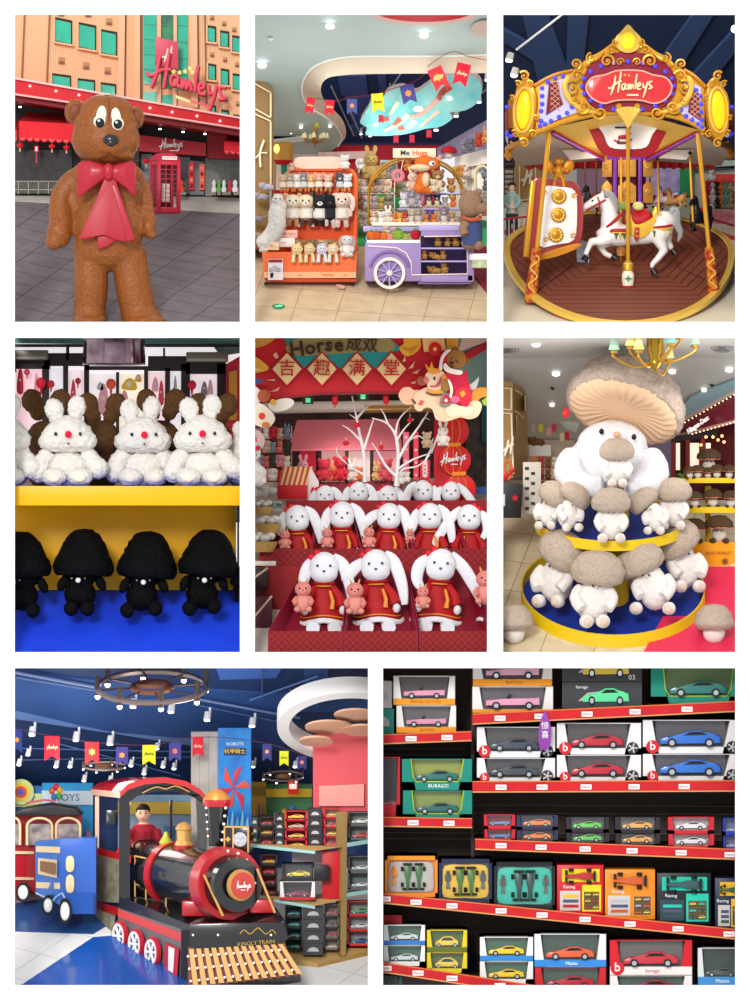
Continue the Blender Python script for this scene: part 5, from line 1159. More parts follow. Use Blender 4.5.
# centre column
cc=MB();cc.lathe([(24,-60),(22,-55),(21,0),(22,10)],m=mat('#7c1c34',.5),n=8,a0=22.5,a1=382.5);o=sub('centre_column',626,170,206,cc)
for x,w_,c in((627,9,'#d8a048'),(607,5,'#c08838'),(648,5,'#c08838')):
    for y in(166,192):
        PP([(x-w_,y+11),(x-w_,y-6),(x,y-12),(x+w_,y-6),(x+w_,y+11)],178,1,mat(c,.4,.3),.3,'gold_panel')
        scroll('scroll_ornament',x,y,176,w_*.55,1,0,1.5,1,GDL)
for x in(615,640):sub('light_strip',x,180,176,MB().cyl((0,0,-28),(0,0,22),2,2,PUR,8))
sub('light_strip',627,158,178,MB().cyl((-20,0,0),(22,0,0),2.2,2.2,PUR,8))
# poles and painted pedestals
def pole(x0,y0,d0,x1,y1,d1,r,nm='pole',m=GD):
    MB().tube([L(x0,y0,d0),L(x1,y1,d1)],r,m,10).build(nm,car)
for xt,xm,xb_,yb,s in((549,537,530,302,-1),(698,709,714,295,1)):
    pole(xt,133,66,xm,248,74,2.3)
    mb=MB();a,b=L(xm,247,74),L(xb_,yb,80 if s<0 else 90)
    mb.tube([a,a.lerp(b,.06),a.lerp(b,.1),a.lerp(b,.5),a.lerp(b,.9),b],[3.5,4.5,4.8,5.2,6.2,6.6],mat('#a8281c',.4,tex='noise',col2='#c88424',scale=.22,w=.12),12)
    p_=mb.build('pedestal',car)
    for q,fct in enumerate((.05,.97)):MB().ball(a.lerp(b,fct),(5.3+q*1.6,5,2),GD2,12).build('collar',p_)
    MB().tube([a.lerp(b,.15+.7*i/20)+Vector((3.6*math.sin(i*.7),-5.2-.03*i,0))for i in range(21)],.8,GDL,6).build('vine_ornament',p_)
pole(621,157,172,621,262,150,1.3);pole(658,160,178,659,214,170,1.1);pole(690,153,140,693,222,120,1.3)
for x in(596,650,585):pole(x,162,230,x,205,225,.9,m=mat('#a0643c',.4))
for x,y in((658,158),(690,153)):sub('pole_cap',x,y,136 if x>680 else 176,MB().ball((0,0,0),2,BLACK,8))
pole(628,116,74,628,265,98,2.1)
pd=MB().lathe([(6.2,0),(6.6,3),(5.2,5),(6,9),(6.2,16),(4.6,20),(5.2,22),(5,27),(2.6,30)],m=mat('#efe3d0',.4),n=18).build('pedestal',car);pd.location=L(628,291,98)
MB().lathe([(6.8,2),(6.9,5)],m=CRED,n=18).build('band',pd);MB().lathe([(5.4,20),(5.6,26),(3,30)],m=GD,n=18).build('band',pd);MB().prism(star(0,12,4,.4,4),-6.6,-6,mat('#3c8a4c',.4)).build('leaf_print',pd)
sub('pedestal',621,256,118,MB().lathe([(4.5,0),(4.8,8),(3.5,15)],m=mat('#c8963c',.4,tex='noise',col2='#8a3c28',scale=.3),n=12))
# white horse -------------------------------------------------------
def hx(zx):return 570+zx/6.25
def hy(zy):return 180+zy/6.25
def horse(name,label,px,py,d,M,mane,hoof,detail=True,**kw):
    h=thing(name,label,'carousel horse',px,py,d,**kw);q=LOC(625,230,100)
    P_=lambda zx,zy,y=0:((hx(zx)-625),y,230-hy(zy))
    mb=MB()
    mb.tube(cr([P_(205,290),P_(250,335),P_(350,345),P_(470,330),P_(570,290),P_(615,262)],4),[9,10,11,11.5,11.5,11.5,11.5,11,10.5,10.5,10.5,11,11.5,12,12.5,12.5,12,12,11,10,8],n=16)
    mb.ball(P_(590,260),(11,9,11));mb.ball(P_(245,300),(9,8,12))
    mb.tube(cr([P_(265,310),P_(250,240),P_(240,180),P_(215,120)],4),[11.5,11,10.5,10,9.4,8.8,8.2,7.6,7,6.6,6.2,5.8,5.4],n=14)
    mb.tube([P_(215,112),P_(165,135),P_(110,162),P_(72,182)],[6.4,6.2,4.2,3.4],n=12);mb.ball(P_(75,183),(3,3,3));mb.ball(P_(190,135),(6,4.6,6.2))
    for pts,rr in(([P_(240,360,-5),P_(190,385,-6),P_(130,388,-6),P_(112,430,-6),P_(95,470,-6)],[8,5.4,4,2.8,2.8]),([P_(240,380,5),P_(190,420,5),P_(225,462,5),P_(262,478,5)],[6.5,4.5,3,2.8]),
                    ([P_(570,320,-6),P_(555,385,-6),P_(585,445,-6),P_(545,495,-6),P_(510,530,-6),P_(515,550,-6)],[11,7,4.6,3.4,2.6,2.6]),([P_(600,320,6),P_(608,390,6),P_(640,430,6)],[8,5,2.8])):
        mb.tube(pts,rr,n=10)
    put('body',fuse(mb,1.15,4,m=M),h)
    for(zx,zy,y,r_)in((95,490,-6,30),(275,480,5,-60),(522,572,-6,-30),(650,445,6,-40)):o=MB().cyl((0,0,2.5),(0,0,-3),2.8,3.8,hoof,10).build('hoof',h);o.location=P_(zx,zy,y);o.rotation_euler=(0,R(r_),0)
    MB().tube(cr([P_(205,82),P_(250,95),P_(280,140),P_(285,190),P_(262,165),P_(235,120)],4),[2]+[4]*8+[3.4]*8+[2.5,2,1.5,1],mane,8).build('mane',h)
    MB().tube(cr([P_(620,215),P_(660,190),P_(665,270),P_(690,330),P_(675,385)],4),[2,3,4,4.6,5,5,5,5,4.8,4.5,4,3.6,3,2.6,2,1.4,.6],mane,8).build('tail',h)
    for y in(-3,3):MB().tube([P_(205,95,y),P_(198,70,y*1.2)],[1.6,.4],M,6).build('ear',h)
    if not detail:MB().ball(P_(430,240,0),(13,10,6),CRED,12).build('saddle',h);return h
    MB().ball(P_(142,132,-4.6),(1.5,.8,1.3),EYEM,8).build('eye',h)
    MB().ball(P_(72,178,-3.2),(.7,.5,.7),BLACK,6).build('nostril',h)
    mb=MB();mb.tube([P_(100,192,-4.4),P_(160,160,-5.6),P_(222,125,-6.6)],1,CRED,6);mb.tube([P_(172,108,-5.6),P_(184,150,-6.5),P_(182,190,-6)],.9,CRED,6);mb.build('bridle',h)
    mb=MB();mb.tube(cr([P_(208,318,-8.6),P_(262,270,-11),P_(325,212,-9.6)],4),1.5,CRED,6,flat=.5);mb.tube(cr([P_(208,332,-8),P_(280,322,-12),P_(355,322,-12)],4),2.3,CRED,6,flat=.4);mb.build('breast_strap',h)
    MB().tube(cr([P_(208,340,-8.4),P_(280,332,-12.4),P_(355,334,-12.4)],4),.7,GDL,6).build('gold_piping',h);mb=MB();mb.tube(cr([P_(505,315,-12.5),P_(580,310,-12.5),P_(640,300,-8)],4),1.2,GDL,6);mb.build('gold_piping',h)
    MB().tube(cr([P_(505,308,-12),P_(580,300,-12),P_(638,290,-8)],4),2.1,CRED,6,flat=.4).build('crupper_strap',h)
    for zx in(285,310,335,525,552,580,608):mb=MB();mb.tube([P_(zx,336 if zx<400 else 322,-12.6),P_(zx,375 if zx<400 else 362,-12)],[2,.3],mat('#3f6a34' if int(zx)%2 else '#e6c860',.5),6);mb.build('tassel',h)
    sd=MB().prism([(hx(a)-625,230-hy(b))for a,b in cr2([(345,215),(375,205),(395,280),(440,285),(470,262),(520,240),(520,180),(545,178),(520,290),(480,350),(420,368),(365,335),(348,280)],3)],-12.8,-9,mat('#e2b23c',.35,.3),1).build('saddle_blanket',h)
    mb=MB();mb.tube(cr([P_(372,215,0),P_(430,262,0),P_(500,215,0)],4),[8,9,9.5,9.8,10,9.8,9.5,9,8],mat('#b5121c',.5),12);mb.build('saddle_seat',h)
    mb=MB();mb.tube([P_(535+26*(1-i/22)*math.cos(i*.4),215-26*(1-i/22)*math.sin(i*.4),-10)for i in range(20)],1.3,GDL,7);mb.build('saddle_scroll',h)
    MB().prism([(hx(a)-625,230-hy(b))for a,b in((400,300),(430,300),(428,365),(415,392),(398,375))],-14,-12.6,CRED,.3).build('stirrup_strap',h)
    for zy in(325,355):MB().ball(P_(415,zy,-14.3),1.1,GDL,8).build('stud',h)
    for s_ in(-1,1):MB().ball(P_(400+s_*45-20,165,-4),(6,4,4.5),mat('#7d8f44' if s_<0 else '#d9d08a',.5),10).build('saddle_ornament',h)
    return h
HW=mat('#eae6e2',.35,coat=.2)
horse('carousel_horse','white carousel horse with grey mane, red saddle and gold blanket on gold pole',625,230,112,HW,mat('#9a9a98',.5),BLACK)
o=horse('carousel_horse','black carousel horse behind the right gold pole',699,216,140,mat('#1a1a1c',.35),mat('#0e0e10',.4),BLACK,False,s=.5,rz=62)
for x,y,d,c,mn,s_,rz,lab in[(664,198,190,'#e6e4ea','#3878c0',.32,20,'small white carousel horse with blue mane in the back'),(650,200,205,'#c8a8d8','#7c3cc0',.28,10,'small horse with purple mane at the back of the carousel'),(673,200,186,'#b88c50','#8a5c30',.3,-40,'small golden brown horse at the back of carousel'),(590,200,186,'#2c2426','#1a1416',.36,60,'dark horse half hidden between chariot and white horse')]:
    horse('carousel_horse',lab,x,y,d,mat(c,.4),mat(mn,.4),BLACK,False,s=s_,rz=rz)
# chariot
c_=thing('chariot','red and white carousel chariot with three gold rosettes on its back','chariot',556,254,116);Lc=LOC(556,254,116)
def cp(nm,pts,d,th,m,b=.6):
    mb=MB();mb.prism([(Lc(x,y,d).x,Lc(x,y,d).z)for x,y in pts],d-116,d-116+th,m,b);return mb.build(nm,c_)
cp('frame',cr2([(524,256),(527,215),(532,181),(540,178),(560,180),(577,184),(583,205),(582,235),(576,248),(556,254),(536,258)],3),100,26,mat('#9a1a1a',.35,coat=.3),1.5)
cp('side_rail',[(523,257),(529,257),(536,182),(531,180)],96,6,GD,.8)
cp('back_panel',cr2([(540,246),(541,215),(543,188),(560,187),(575,191),(577,215),(574,240),(556,244)],3),97,3,mat('#ece7e2',.4),.6)
for x,y in((559,196.5),(558.5,215),(556,235)):
    q=Lc(x,y,95);mb=MB();mb.lathe([(0,-1.5),(3,-1.2),(5,-.6),(7.6,0)],m=mat('#b07a1c',.4,.4),axis='y',n=20)
    for k in range(12):mb.ball((5.3*math.cos(k*math.pi/6),-1,5.3*math.sin(k*math.pi/6)),(1.3,.8,1.3),GDL,6)
    o=mb.build('rosette',c_);o.location=q
for x,y in((544,193),(574,196),(573,236),(546,240)):o=MB().tube([(3*(1-i/16)*math.cos(i*.5),0,3*(1-i/16)*math.sin(i*.5))for i in range(14)],.6,GD,6).build('scroll_ornament',c_);o.location=Lc(x,y,95)
cp('base_trim',cr2([(532,258),(556,249),(578,243),(580,247),(558,256),(534,261)],3),95,8,GD2,.6)
mb=MB();mb.ball((0,0,8),(5,4,7));mb.ball((0,-1,18),4.4);mb.tube([(-3,-1,3),(-5,-4,-5),(-4,-4,-10)],[2.6,2.2,2]);mb.tube([(3,-1,3),(5,-4,-5),(5,-4,-11)],[2.6,2.2,2]);mb.tube([(-4,0,12),(-8,-3,7),(-5,-4,3)],[2,1.7,1.5]);mb.tube([(4,0,12),(8,-3,8),(10,-3,12)],[2,1.7,1.5])
ch=put('cherub_figure',fuse(mb,.8,3,m=GD2),c_,Lc(559,180,104))
for s in(-1,1):MB().ball((s*9,3,13),(5.5,1.2,8),GD2,10,rot=(0,s*30,0)).build('wing',ch)
t=thing('metal_ramp','silver chequer plate step next to the chariot on the deck','step',585,262,146,rx=10)
MB().prism([(-8,0),(4,-3),(2,20),(-9,24)],0,1.5,mat('#a9abb0',.3,.7,tex='check',col2='#80838a',scale=.25)).build('plate',t)
MB().tube([(4,-1,-3),(2,-1,20),(8,-1,24)],.6,CHROME,6).build('edge_rail',t)
t=thing('deck_sticker','red rectangular warning sticker with Chinese characters on the deck','sticker',595,295,90,rx=29)
MB().box(-12,12,-7,7,1,1.6,mat('#d2202c',.5)).build('backing',t);txt(t,'lettering','小心台阶',0,0,1.8,6.4,mat('#f4cdb8',.5),.1,rot=(0,0,0),sx=.95)
# people and shop pieces behind
pr_=thing('person','person in a grey hooded jacket standing behind the railing at left','person',512,236,250)
mb=MB();mb.tube([(-3,0,24),(-3.2,0,12),(-3.4,0,1)],[3.6,2.8,2]);mb.tube([(3,0,24),(3.2,0,12),(3.4,0,1)],[3.6,2.8,2]);mb.ball((-3.6,-2,1),(2,3.4,1.4));mb.ball((3.6,-2,1),(2,3.4,1.4));mb.tube([(0,0,22),(0,0,32),(0,0,41)],[5.6,5.4,5]);mb.ball((0,0,41),(6,3.6,3));mb.cyl((0,0,42),(0,0,46),2,2);mb.ball((0,0,48.5),(3.5,3.9,4.6));mb.tube([(-6,0,41),(-8,-1,33),(-4,-5,28),(0,-6,29)],[2.3,2,1.7,1.5]);mb.tube([(6,0,41),(8,-1,33),(4,-5,28),(0,-6,28)],[2.3,2,1.7,1.5])
jk=mat('#8fa3a0',.8)
put('body',fuse(mb,.8,3,m=mat('#d8b49a',.6),zones=[(jk,lambda c:22<c.z<43.4 and not(abs(c.x)<2 and c.y<-5)),(mat('#3a3c44',.8),lambda c:c.z<=22)]),pr_)
MB().ball((0,.8,50.2),(4,4.2,4),mat('#241c1a',.7),12).build('hair',pr_);MB().tube(cr([(-4,1,43),(0,3.4,44.5),(4,1,43)],3),1.6,jk,8).build('hood',pr_)
for x in(-1.4,1.4):MB().ball((x,-3.7,49),.4,EYEM,6).build('eye',pr_)
t=thing('railing','white railing with red handrail around the left of the carousel','railing',515,250,235)
MB().tube([(-18,0,30),(28,0,35)],1,CRED,6).build('handrail',t)
for k in range(9):MB().cyl((-16+k*5,0,0),(-16+k*5,0,31),.5,.5,mat('#d0c8c0',.5),5).build('baluster',t)
t=thing('railing','red handrail with thin bars at the right side of the carousel','railing',716,236,290);MB().tube([(-16,0,20),(26,0,8)],1.1,CRED,6).build('handrail',t)
for k in range(6):MB().cyl((-12+k*6,0,0-k*1.5),(-12+k*6,0,19-k*1.7),.5,.5,mat('#c88c8c',.5),5).build('baluster',t)
t=thing('toy_stall','red topped toy stall crowded with plush at right behind carousel','stall',722,224,330)
MB().box(-16,20,0,16,0,14,mat('#c85464',.6,tex='noise',col2='#e8a0a0',scale=.2)).build('counter',t);MB().prism([(-10,50),(18,50),(18,42),(-12,42)],0,10,mat('#e23a30',.5),.5).build('header',t);MB().box(-14,-12,8,10,14,46,CRED).build('post',t)
for z in(22,31):MB().box(-16,20,4,14,z,z+1,CRED).build('shelf',t)
k=0
for r_,(y0,nn)in enumerate(((209,7),(200.5,7),(191.5,6))):
    for x in range(nn):plush('tiny %s toy, %s row of the red stall, %s from left'%(['red','white','black','orange','teal','tan','brown'][k%7],['bottom','middle','top'][r_],['first','second','third','fourth','fifth','sixth','seventh'][x]),708+x*4.6,y0,334,9+k%3,['#c82c34','#ece8e4','#2a282c','#e08038','#5aa8a0','#c8a070','#7c4c34'][k%7],['round','flop'][k%2]);k+=1
plush('panda like black and white toy on top of the red stall shelves',712,181,332,12,'#f0eeec','round',ce='#202024')
script(thing('pillar_letter','cream handwritten letter H on the golden panel behind the carousel','sign',521,186,394),'lettering',0,0,0,38,CREAM,.03,only='H')
t=thing('wooden_shelf_ladder','dark wooden slatted rack at far left behind the person','rack',508,205,380)
for k in range(9):MB().box(-4,6,0,3,k*5,k*5+2,mat('#6d4c2c',.6)).build('slat',t)
for x in(-4,5):MB().box(x,x+1,0,3,-2,48,mat('#5a3c20',.6)).build('upright',t)
# ------------------------------------------------------------------ set 4 things
t=thing('drum_lamp','shiny round metal drum lamp hanging above the white bunnies','ceiling lamp',114,366,170)
MB().lathe([(26,1),(31,1),(31.5,3),(31,27),(27,28)],m=mat('#a98f9a',.16,1,tex='noise',col2='#6d5560',scale=.05,w=.3,bump=0),n=48).build('drum',t)
for z in(1.2,27):MB().lathe([(31.4,z),(32.2,z+.6),(31.4,z+1.2)],m=CHROME,n=48).build('rim',t)
MB().cyl((0,0,28),(0,0,34),1.2,1.2,CHROME,8).build('stem',t)
for x,w,y,lab in((31,34,360,'grey metal air curtain unit above the left door'),(207,42,362,'grey metal air curtain unit above right door')):
    t=thing('air_curtain',lab,'air curtain',x,y,250);MB().box(-w/2,w/2,0,12,0,10,mat('#7c766e',.4,.3),1).build('housing',t);MB().box(-w/2+2,w/2-2,-.6,0,1,3.4,mat('#b5ada0',.4)).build('grille',t)
for x,y,r,c,lab in[(41,383,5,'#e8203c','red paper lantern behind the second door pane'),(51,384,3.6,'#e23048','small red lantern beside the larger one'),(78,381,3,'#e03a50','small red lantern behind third pane'),(111,384,5,'#f0603c','orange lantern behind the wide pane'),(27,372,3,'#e8506a','pink lantern at far left pane'),(192,385,4.4,'#e42c48','red lantern behind the right door pane')]:
    t=thing('paper_lantern',lab,'lantern',x,y,258);MB().ball((0,0,0),(r,2,r*1.1),mat(c,.5),12).build('lantern_body',t);MB().cyl((0,0,-r),(0,0,-r*2.4),r*.3,r*.15,mat(c,.5),6).build('tassel',t)
for i,(x,y,w,h,c)in enumerate([(20,380,6,26,'#e63a50'),(36,392,5,40,'#efa8b4'),(73,392,5,26,'#e84058'),(103,398,10,30,'#f3b0bc'),(100,386,6,8,'#b8c4c8'),(129,384,14,12,'#efc63c'),(138,378,6,8,'#e8b84c'),(124,400,8,20,'#f2a0a8'),(155,384,6,14,'#f0b8c8'),(161,392,5,24,'#e6485c'),(175,390,4,30,'#b9b4bc'),(204,388,6,14,'#8f8a92'),(210,392,6,26,'#f2c4d0'),(234,390,5,30,'#8c5c1c')]):
    t=thing('window_decoration',['red','pale pink','crimson','pink','grey','yellow','gold','salmon','rose','bright red','silver','dark grey','blush','brown'][i]+' New Year window decoration behind the %s glass'%['left','left','left','centre','centre','centre','centre','centre','centre','centre','right','right','right','rightmost'][i],'decoration',x,y+h/2,259)
    MB().prism(cr2([(-w/2,1),(-w*.4,h*.6),(0,h),(w*.45,h*.7),(w/2,0)],3),0,2,mat(c,.5)).build('paper_cut',t);MB().prism(star(0,h*.5,w*.3,.5,6),-.5,0,mat('#f6dcd4',.5)).build('print',t)
# display shelf ----------------------------------------------------
YE=mat('#e8b205',.4);
t=thing('display_shelf','bright yellow two-tier display shelf with blue decks holding white and black plush','shelf',127,652,8)
L=LOC(127,652,8)
def bx4(nm,x0,x1,y0,y1,d0,d1,m,b=.3):
    a=L(x0,y1,d0);c=L(x1,y0,d0);MB().box(a.x,c.x,d0-8,d1-8,a.z,c.z,m,b).build(nm,t)
bx4('upper_board',4,248,486,505.5,8,12,YE);bx4('back_panel',4,236,505,590,88,92,mat('#dca406',.45));bx4('upper_deck',4,248,486.5,489,12,92,mat('#1636c8',.5));bx4('board_underside',4,238,503,505.5,12,90,YE)
mb=MB();mb.f(mb.vs([L(4,660,0),L(247,660,0),L(247,588,92),L(4,588,92)]),mb.mi(mat('#1a45e0',.5,tex='noise',col2='#143bd0',scale=.03)));mb.f(mb.vs([L(4,662,0),L(247,662,0),L(247,660,0),L(4,660,0)]),0);mb.build('lower_deck',t,smooth=0)
MB().box(L(237,600,60).x,L(238.5,600,60).x,60,84,L(237,600,70).z,L(237,505,70).z,BLACK).build('side_post',t)
WF=mat('#e9e6e1',.95,tex='fur',col2='#d9d3cb',scale=.7,bump=.5,w=.8)
def bunny(label,px,py,d,sc=1,rz=0,M=WF,var=0,ry=0):
    t=thing('plush_bunny',label,'soft toy',px,py,d,'white plush bunnies on the yellow shelf',s=sc,rz=rz,ry=ry)
    mb=MB();mb.ball((0,0,34-18),(25,15,20));mb.ball((0,0,10),(27,16,12));
    put('body',fuse(mb,1.5,2,1.5,.22,1+var,M,fine=.7),t)
    mb=MB();mb.ball((0,-3,51),(26,18,18),n=20);mb.ball((-13,-5,46),(17,15,12));mb.ball((13,-5,46),(17,15,12));mb.ball((0,-3,60),(17,14,12))
    put('head',fuse(mb,1.5,3,1.5,.22,2+var,M,fine=.7),t)
    for x,z,a,w in((-14,78,-14,10),(9,81,10,9.5)):
        mb=MB();mb.ball((0,0,0),(w,6,12));mb.ball((0,1,-9),(w*.75,6,8));put('ear',fuse(mb,1.3,2,1.2,.3,3+var+x,M,fine=.7),t,(x,-1,z),(0,a,0))
    for s,e in((-1,(-29,-10,14)),(1,(31,-10,18))):
        mb=MB();mb.tube(cr([(s*18,-2,34),(s*26,-6,24),e],3),[8,9,9,9.5,10,10.5,10.5],n=12);mb.ball(e,(10.5,10,11));put('arm',fuse(mb,1.4,2,1.3,.3,4+var+s,M,fine=.7),t)
        mb=MB();mb.ball((s*13,-17,9),(13,12,9.5));f_=put('foot',fuse(mb,1.3,2,1.0,.3,6+var+s,M,fine=.7),t)
        MB().ball((s*13,-28,8),(6,1.6,4.5),mat('#ecdfd0',.9),10).build('sole_patch',f_)
        MB().ball((s*12.5+1,-21.4,53),(1.7,1,2),EYEM,8).build('eye',t)
    MB().ball((1.5,-24,52.5),(3.5,3,3.6),mat('#e2123e',.8),14).build('nose',t)
    MB().ball((1.5,-22.3,43),(1.2,.8,1.2),mat('#7a1626',.6),6).build('mouth',t)
    return t
bunny('white fluffy bunny with red nose, leftmost of the three whole ones',68,486,44,.98)
bunny('white fluffy bunny with red nose in the middle of the yellow shelf',143,486,62,.97,2,var=10)
bunny('white fluffy bunny with red nose, rightmost of the three whole ones',203,486,44,.99,-3,var=20)
bunny('white fluffy bunny cut off by the left edge of the shelf',3,486,46,1.0,-10,var=30)
bunny('white fluffy bunny cut off by the right edge of the shelf',242,486,70,.72,62,var=40)
MB().box(-4,4,0,.6,0,12,mat('#e2c41c',.6),.3).build('price_tag',at=(112,480,66),label='yellow paper tag tucked between first and middle white bunny',cat='tag')
BF=mat('#6e4a26',.95,tex='fur',col2='#49301a',scale=.8,bump=.6)
for i,(x,lab)in enumerate([(46,'brown plush behind the leftmost whole white bunny'),(101,'brown plush between first and middle white bunny'),(161,'brown plush between middle and right white bunny'),(213,'brown plush behind the right white bunny')]):
    t=thing('brown_plush',lab,'soft toy',x,487,108,'brown plush behind the white bunnies')
    mb=MB();mb.ball((0,0,18),(20,13,22));mb.ball((0,-2,48),(20,15,19));put('body',fuse(mb,1.6,2,.9,.3,i,BF,fine=.7),t)
    for s in(-1,1):mb=MB();mb.ball((0,0,0),(11,6,12.5));mb.ball((-s*3,0,-12),(8,5,9));put('ear',fuse(mb,1.4,2,.9,.3,7*i+s,BF,fine=.7),t,(s*14+(1 if i==1 else 0),0,82+(i+s)%2*4),(0,s*12,0))
BKF=mat('#020203',.5,tex='fur',col2='#101014',scale=.9,bump=.7,w=.6);BKF.node_tree.nodes['Principled BSDF'].inputs['Specular IOR Level'].default_value=.06
for i,(x,y,tilt,nx,lab)in enumerate([(24,612,-4,-10,'black mushroom plush partly cut off at the left of the blue deck'),(82,610,2,-3,'black mushroom plush with feet together, second from left'),(144,612,4,0,'black mushroom plush in the middle of the blue deck'),(204,610,6,1,'black mushroom plush with feet apart and tilted cap at right'),(261,612,0,0,'black mushroom plush mostly hidden at the right edge')]):
    t=thing('mushroom_plush',lab,'soft toy',x if i<4 else 243,y if i<4 else 600,46,'black mushroom plush on the blue deck',s=1 if i<4 else .42)
    mb=MB();prof=[(0,81),(8,80),(15,76),(21,67),(25,57),(29,49),(31,42),(28,35),(18,34),(0,38)]
    mb.lathe([(r,z)for r,z in prof],n=28);
    c_=put('cap',fuse(mb,1.5,2,1.2,.2,i+3,BKF,fine=.5),t,(0,0,0),(0,tilt,0),(1,.8,1))
    mb=MB();mb.ball((-2,0,16),(16.5,12,15));[mb.tube([(q*7-2,-4,10),(q*[12,8,14,12,12][i]-2,-15,3)],[6,6])for q in(-1,1)];mb.ball((0,0,33),(16,11,9));put('body',fuse(mb,1.5,2,.8,.3,i,BKF,fine=.5),t)
    for s in(-1,1):
        sp=[12,8,14,12,12][i]
        mb=MB();mb.ball((0,0,0),(7.6,7,8));put('foot',fuse(mb,1.3,2,.5,.3,i+s,BKF,fine=.4),t,(s*sp-2,-18,2+(2 if s==1 and i>1 else 0)))
        put('arm',fuse(MB().ball((0,0,0),(5,5,9)),1.2,2,.5,.3,i+s,BKF),t,(s*19,-5,27),(0,-s*25,0))
        MB().ball((nx+s*6.5,-15.5,32),1,mat('#8a8a92',.2),6).build('eye',t)
    MB().ball((nx,-17,30),2.7,mat('#e9e7ea',.5),12).build('nose',t)
# ------------------------------------------------------------------ set 5 things
def board(nm,pts,t,L,d,th,m,b=0):
    cx0=sum(p[0]for p in pts)/len(pts);cy0=sum(p[1]for p in pts)/len(pts)
    o=MB().prism([(x-cx0,cy0-y)for x,y in pts],-th,0,m,b).build(nm,t,smooth=30);o.location=L(cx0,cy0,d);return o
RB=mat('#c2101f',.5);TAN5=mat('#e8c98e',.6);BRN5=mat('#3c1c12',.5);GLD5=mat('#e5a42c',.5)
t=thing('arch_banner','wide red arch banner with four gold diamonds bearing Chinese characters','banner',350,392,120);L=LOC(350,392,120)
board('backing',cr2([(250,330),(452,330),(452,392),(400,391),(350,391),(300,394),(262,402),(250,404)],1)if 0 else[(248,330),(452,330),(452,393),(372,391.5),(320,393),(285,397),(262,402),(248,409)],t,L,120,6,RB,.5)
board('lower_edge',[(248,409),(262,402),(285,397),(320,393),(372,391.5),(452,393),(452,395),(372,394),(320,395),(285,399),(262,404),(248,412)],t,L,118,7,DRED)
board('teal_field',[(284,338),(390,338),(402,350),(391,352),(375,369),(357,352),(340,369),(322,352),(304,368),(290,352)],t,L,113,1,mat('#1d8a88',.5))
board('text_cloud',cr2([(286,350),(292,341),(310,335),(350,333),(384,336),(395,346),(388,352),(370,352),(330,354),(300,356)],3),t,L,111.5,1,mat('#94824e',.6))
for i,c in enumerate('Horse成双'):
    x=[297,310,320,329,339,354,370][i];o=txt(t,'lettering',c,0,0,0,21 if i==0 else 20 if i<5 else 16,BRN5,.4,rot=(90,-8 if i<3 else 4,0),bold=.45 if i<5 else .1);o.location=L(x,[350,348,346,345,345,345,346][i],109)
for i,c in enumerate('吉趣满堂'):
    x=[287,322,357,391.5][i]
    dd=board('diamond',[(x-16.5,369),(x,350.5),(x+16.5,369),(x,387.5)],t,L,112,1.5,RB,.2)
    board('diamond_face',[(x-14.5,369),(x,353),(x+14.5,369),(x,385)],t,L,110,1,TAN5,.2)
    o=txt(t,'lettering',c,0,0,0,17.5,mat('#c21a1c',.5),.4,bold=.12);o.location=L(x,369,107.6)
for pts in([(273,355),(276,352),(279,357),(276,359)],[(266,380),(275,379),(275,381)],[(270,392),(280,387),(278,391)],[(402,362),(405,356),(406,361)],[(408,369),(415,361),(413,368)],[(412,373),(420,369),(417,374)],[(410,383),(416,381),(415,384)]):board('ray_print',pts,t,L,112,1,mat('#e8a888',.6))
def cutout(label,px,py,d,parts,cat='standee',nm='cutout_board',group=None):
    t=thing(nm,label,cat,px,py,d,group);L=LOC(px,py,d)
    for i,(n_,pts,c,lay)in enumerate(parts):board(n_,pts if len(pts)<5 or n_.startswith('x')else cr2(pts,3),t,L,d-lay*1.6,2.4,mat(c,.55),.25)
    return t
def el(x,y,rx,ry=None):ry=ry or rx;return[(x+rx*math.cos(R(a)),y+ry*math.sin(R(a)))for a in range(0,360,45)]
cutout('gold cloud board at the upper left of the red arch',262,376,113.5,[('cloud',[(248,355),(256,357),(262,361),(269,368),(262,372),(248,372)],'#e8a63a',0),('shading',[(250,366),(260,368),(264,371),(250,372)],'#f0c060',1)])
cutout('gold cloud board at the top left corner of the arch',260,350,113.5,[('cloud',[(248,336),(266,334),(276,337),(266,345),(250,348)],'#c98a34',0)])
cutout('gold ingot shaped cloud at the top right of the arch',408,357,113.5,[('cloud',[(399,348),(404,344),(404,338),(418,336),(421,346),(414,354),(405,356)],'#e2a02e',0),('shading',[(402,348),(412,350),(418,346),(412,354)],'#c88420',1)])
cutout('red drum and gold scroll board above the riding bear',438,360,113.5,[('scroll',[(422,338),(446,336),(447,350),(424,352)],'#e8b878',0),('drum',el(435,349,6.5,7),'#d3141e',1),('drum_print',el(435,349,2),'#f0c05c',2),('side_scroll',[(444,338),(458,336),(458,350),(446,352)],'#d08a2c',0)])
cutout('white cartoon dragon and brown mushroom boards at the left edge',265,430,100,[('body',[(250,402),(262,404),(272,412),(275,420),(268,428),(258,426),(250,420)],'#ecdcc8',0),('spots',el(262,416,3.4),'#d8402c',1),('foot',el(266,425,4,3),'#c8783c',1),('head',[(250,386),(258,388),(263,396),(258,403),(250,404)],'#e8dcd0',1),('nose',el(264,396,6.5),'#a8502c',2),('stripe',[(250,380),(260,378),(264,382),(252,385)],'#3c4c78',2),('cloud',[(268,404),(285,398),(294,401),(290,408),(276,412)],'#d8d0c4',0),('collar',el(273,402,3),'#e0a02c',2)])
cutout('pink round flower board at the left edge below the dragon',258,456,98,[('disc',el(252,441,13,12),'#c8a8a8',0),('petal',el(250,440,7,8),'#d84868',1),('disc',el(252,466,9,12),'#d88c9c',0)])
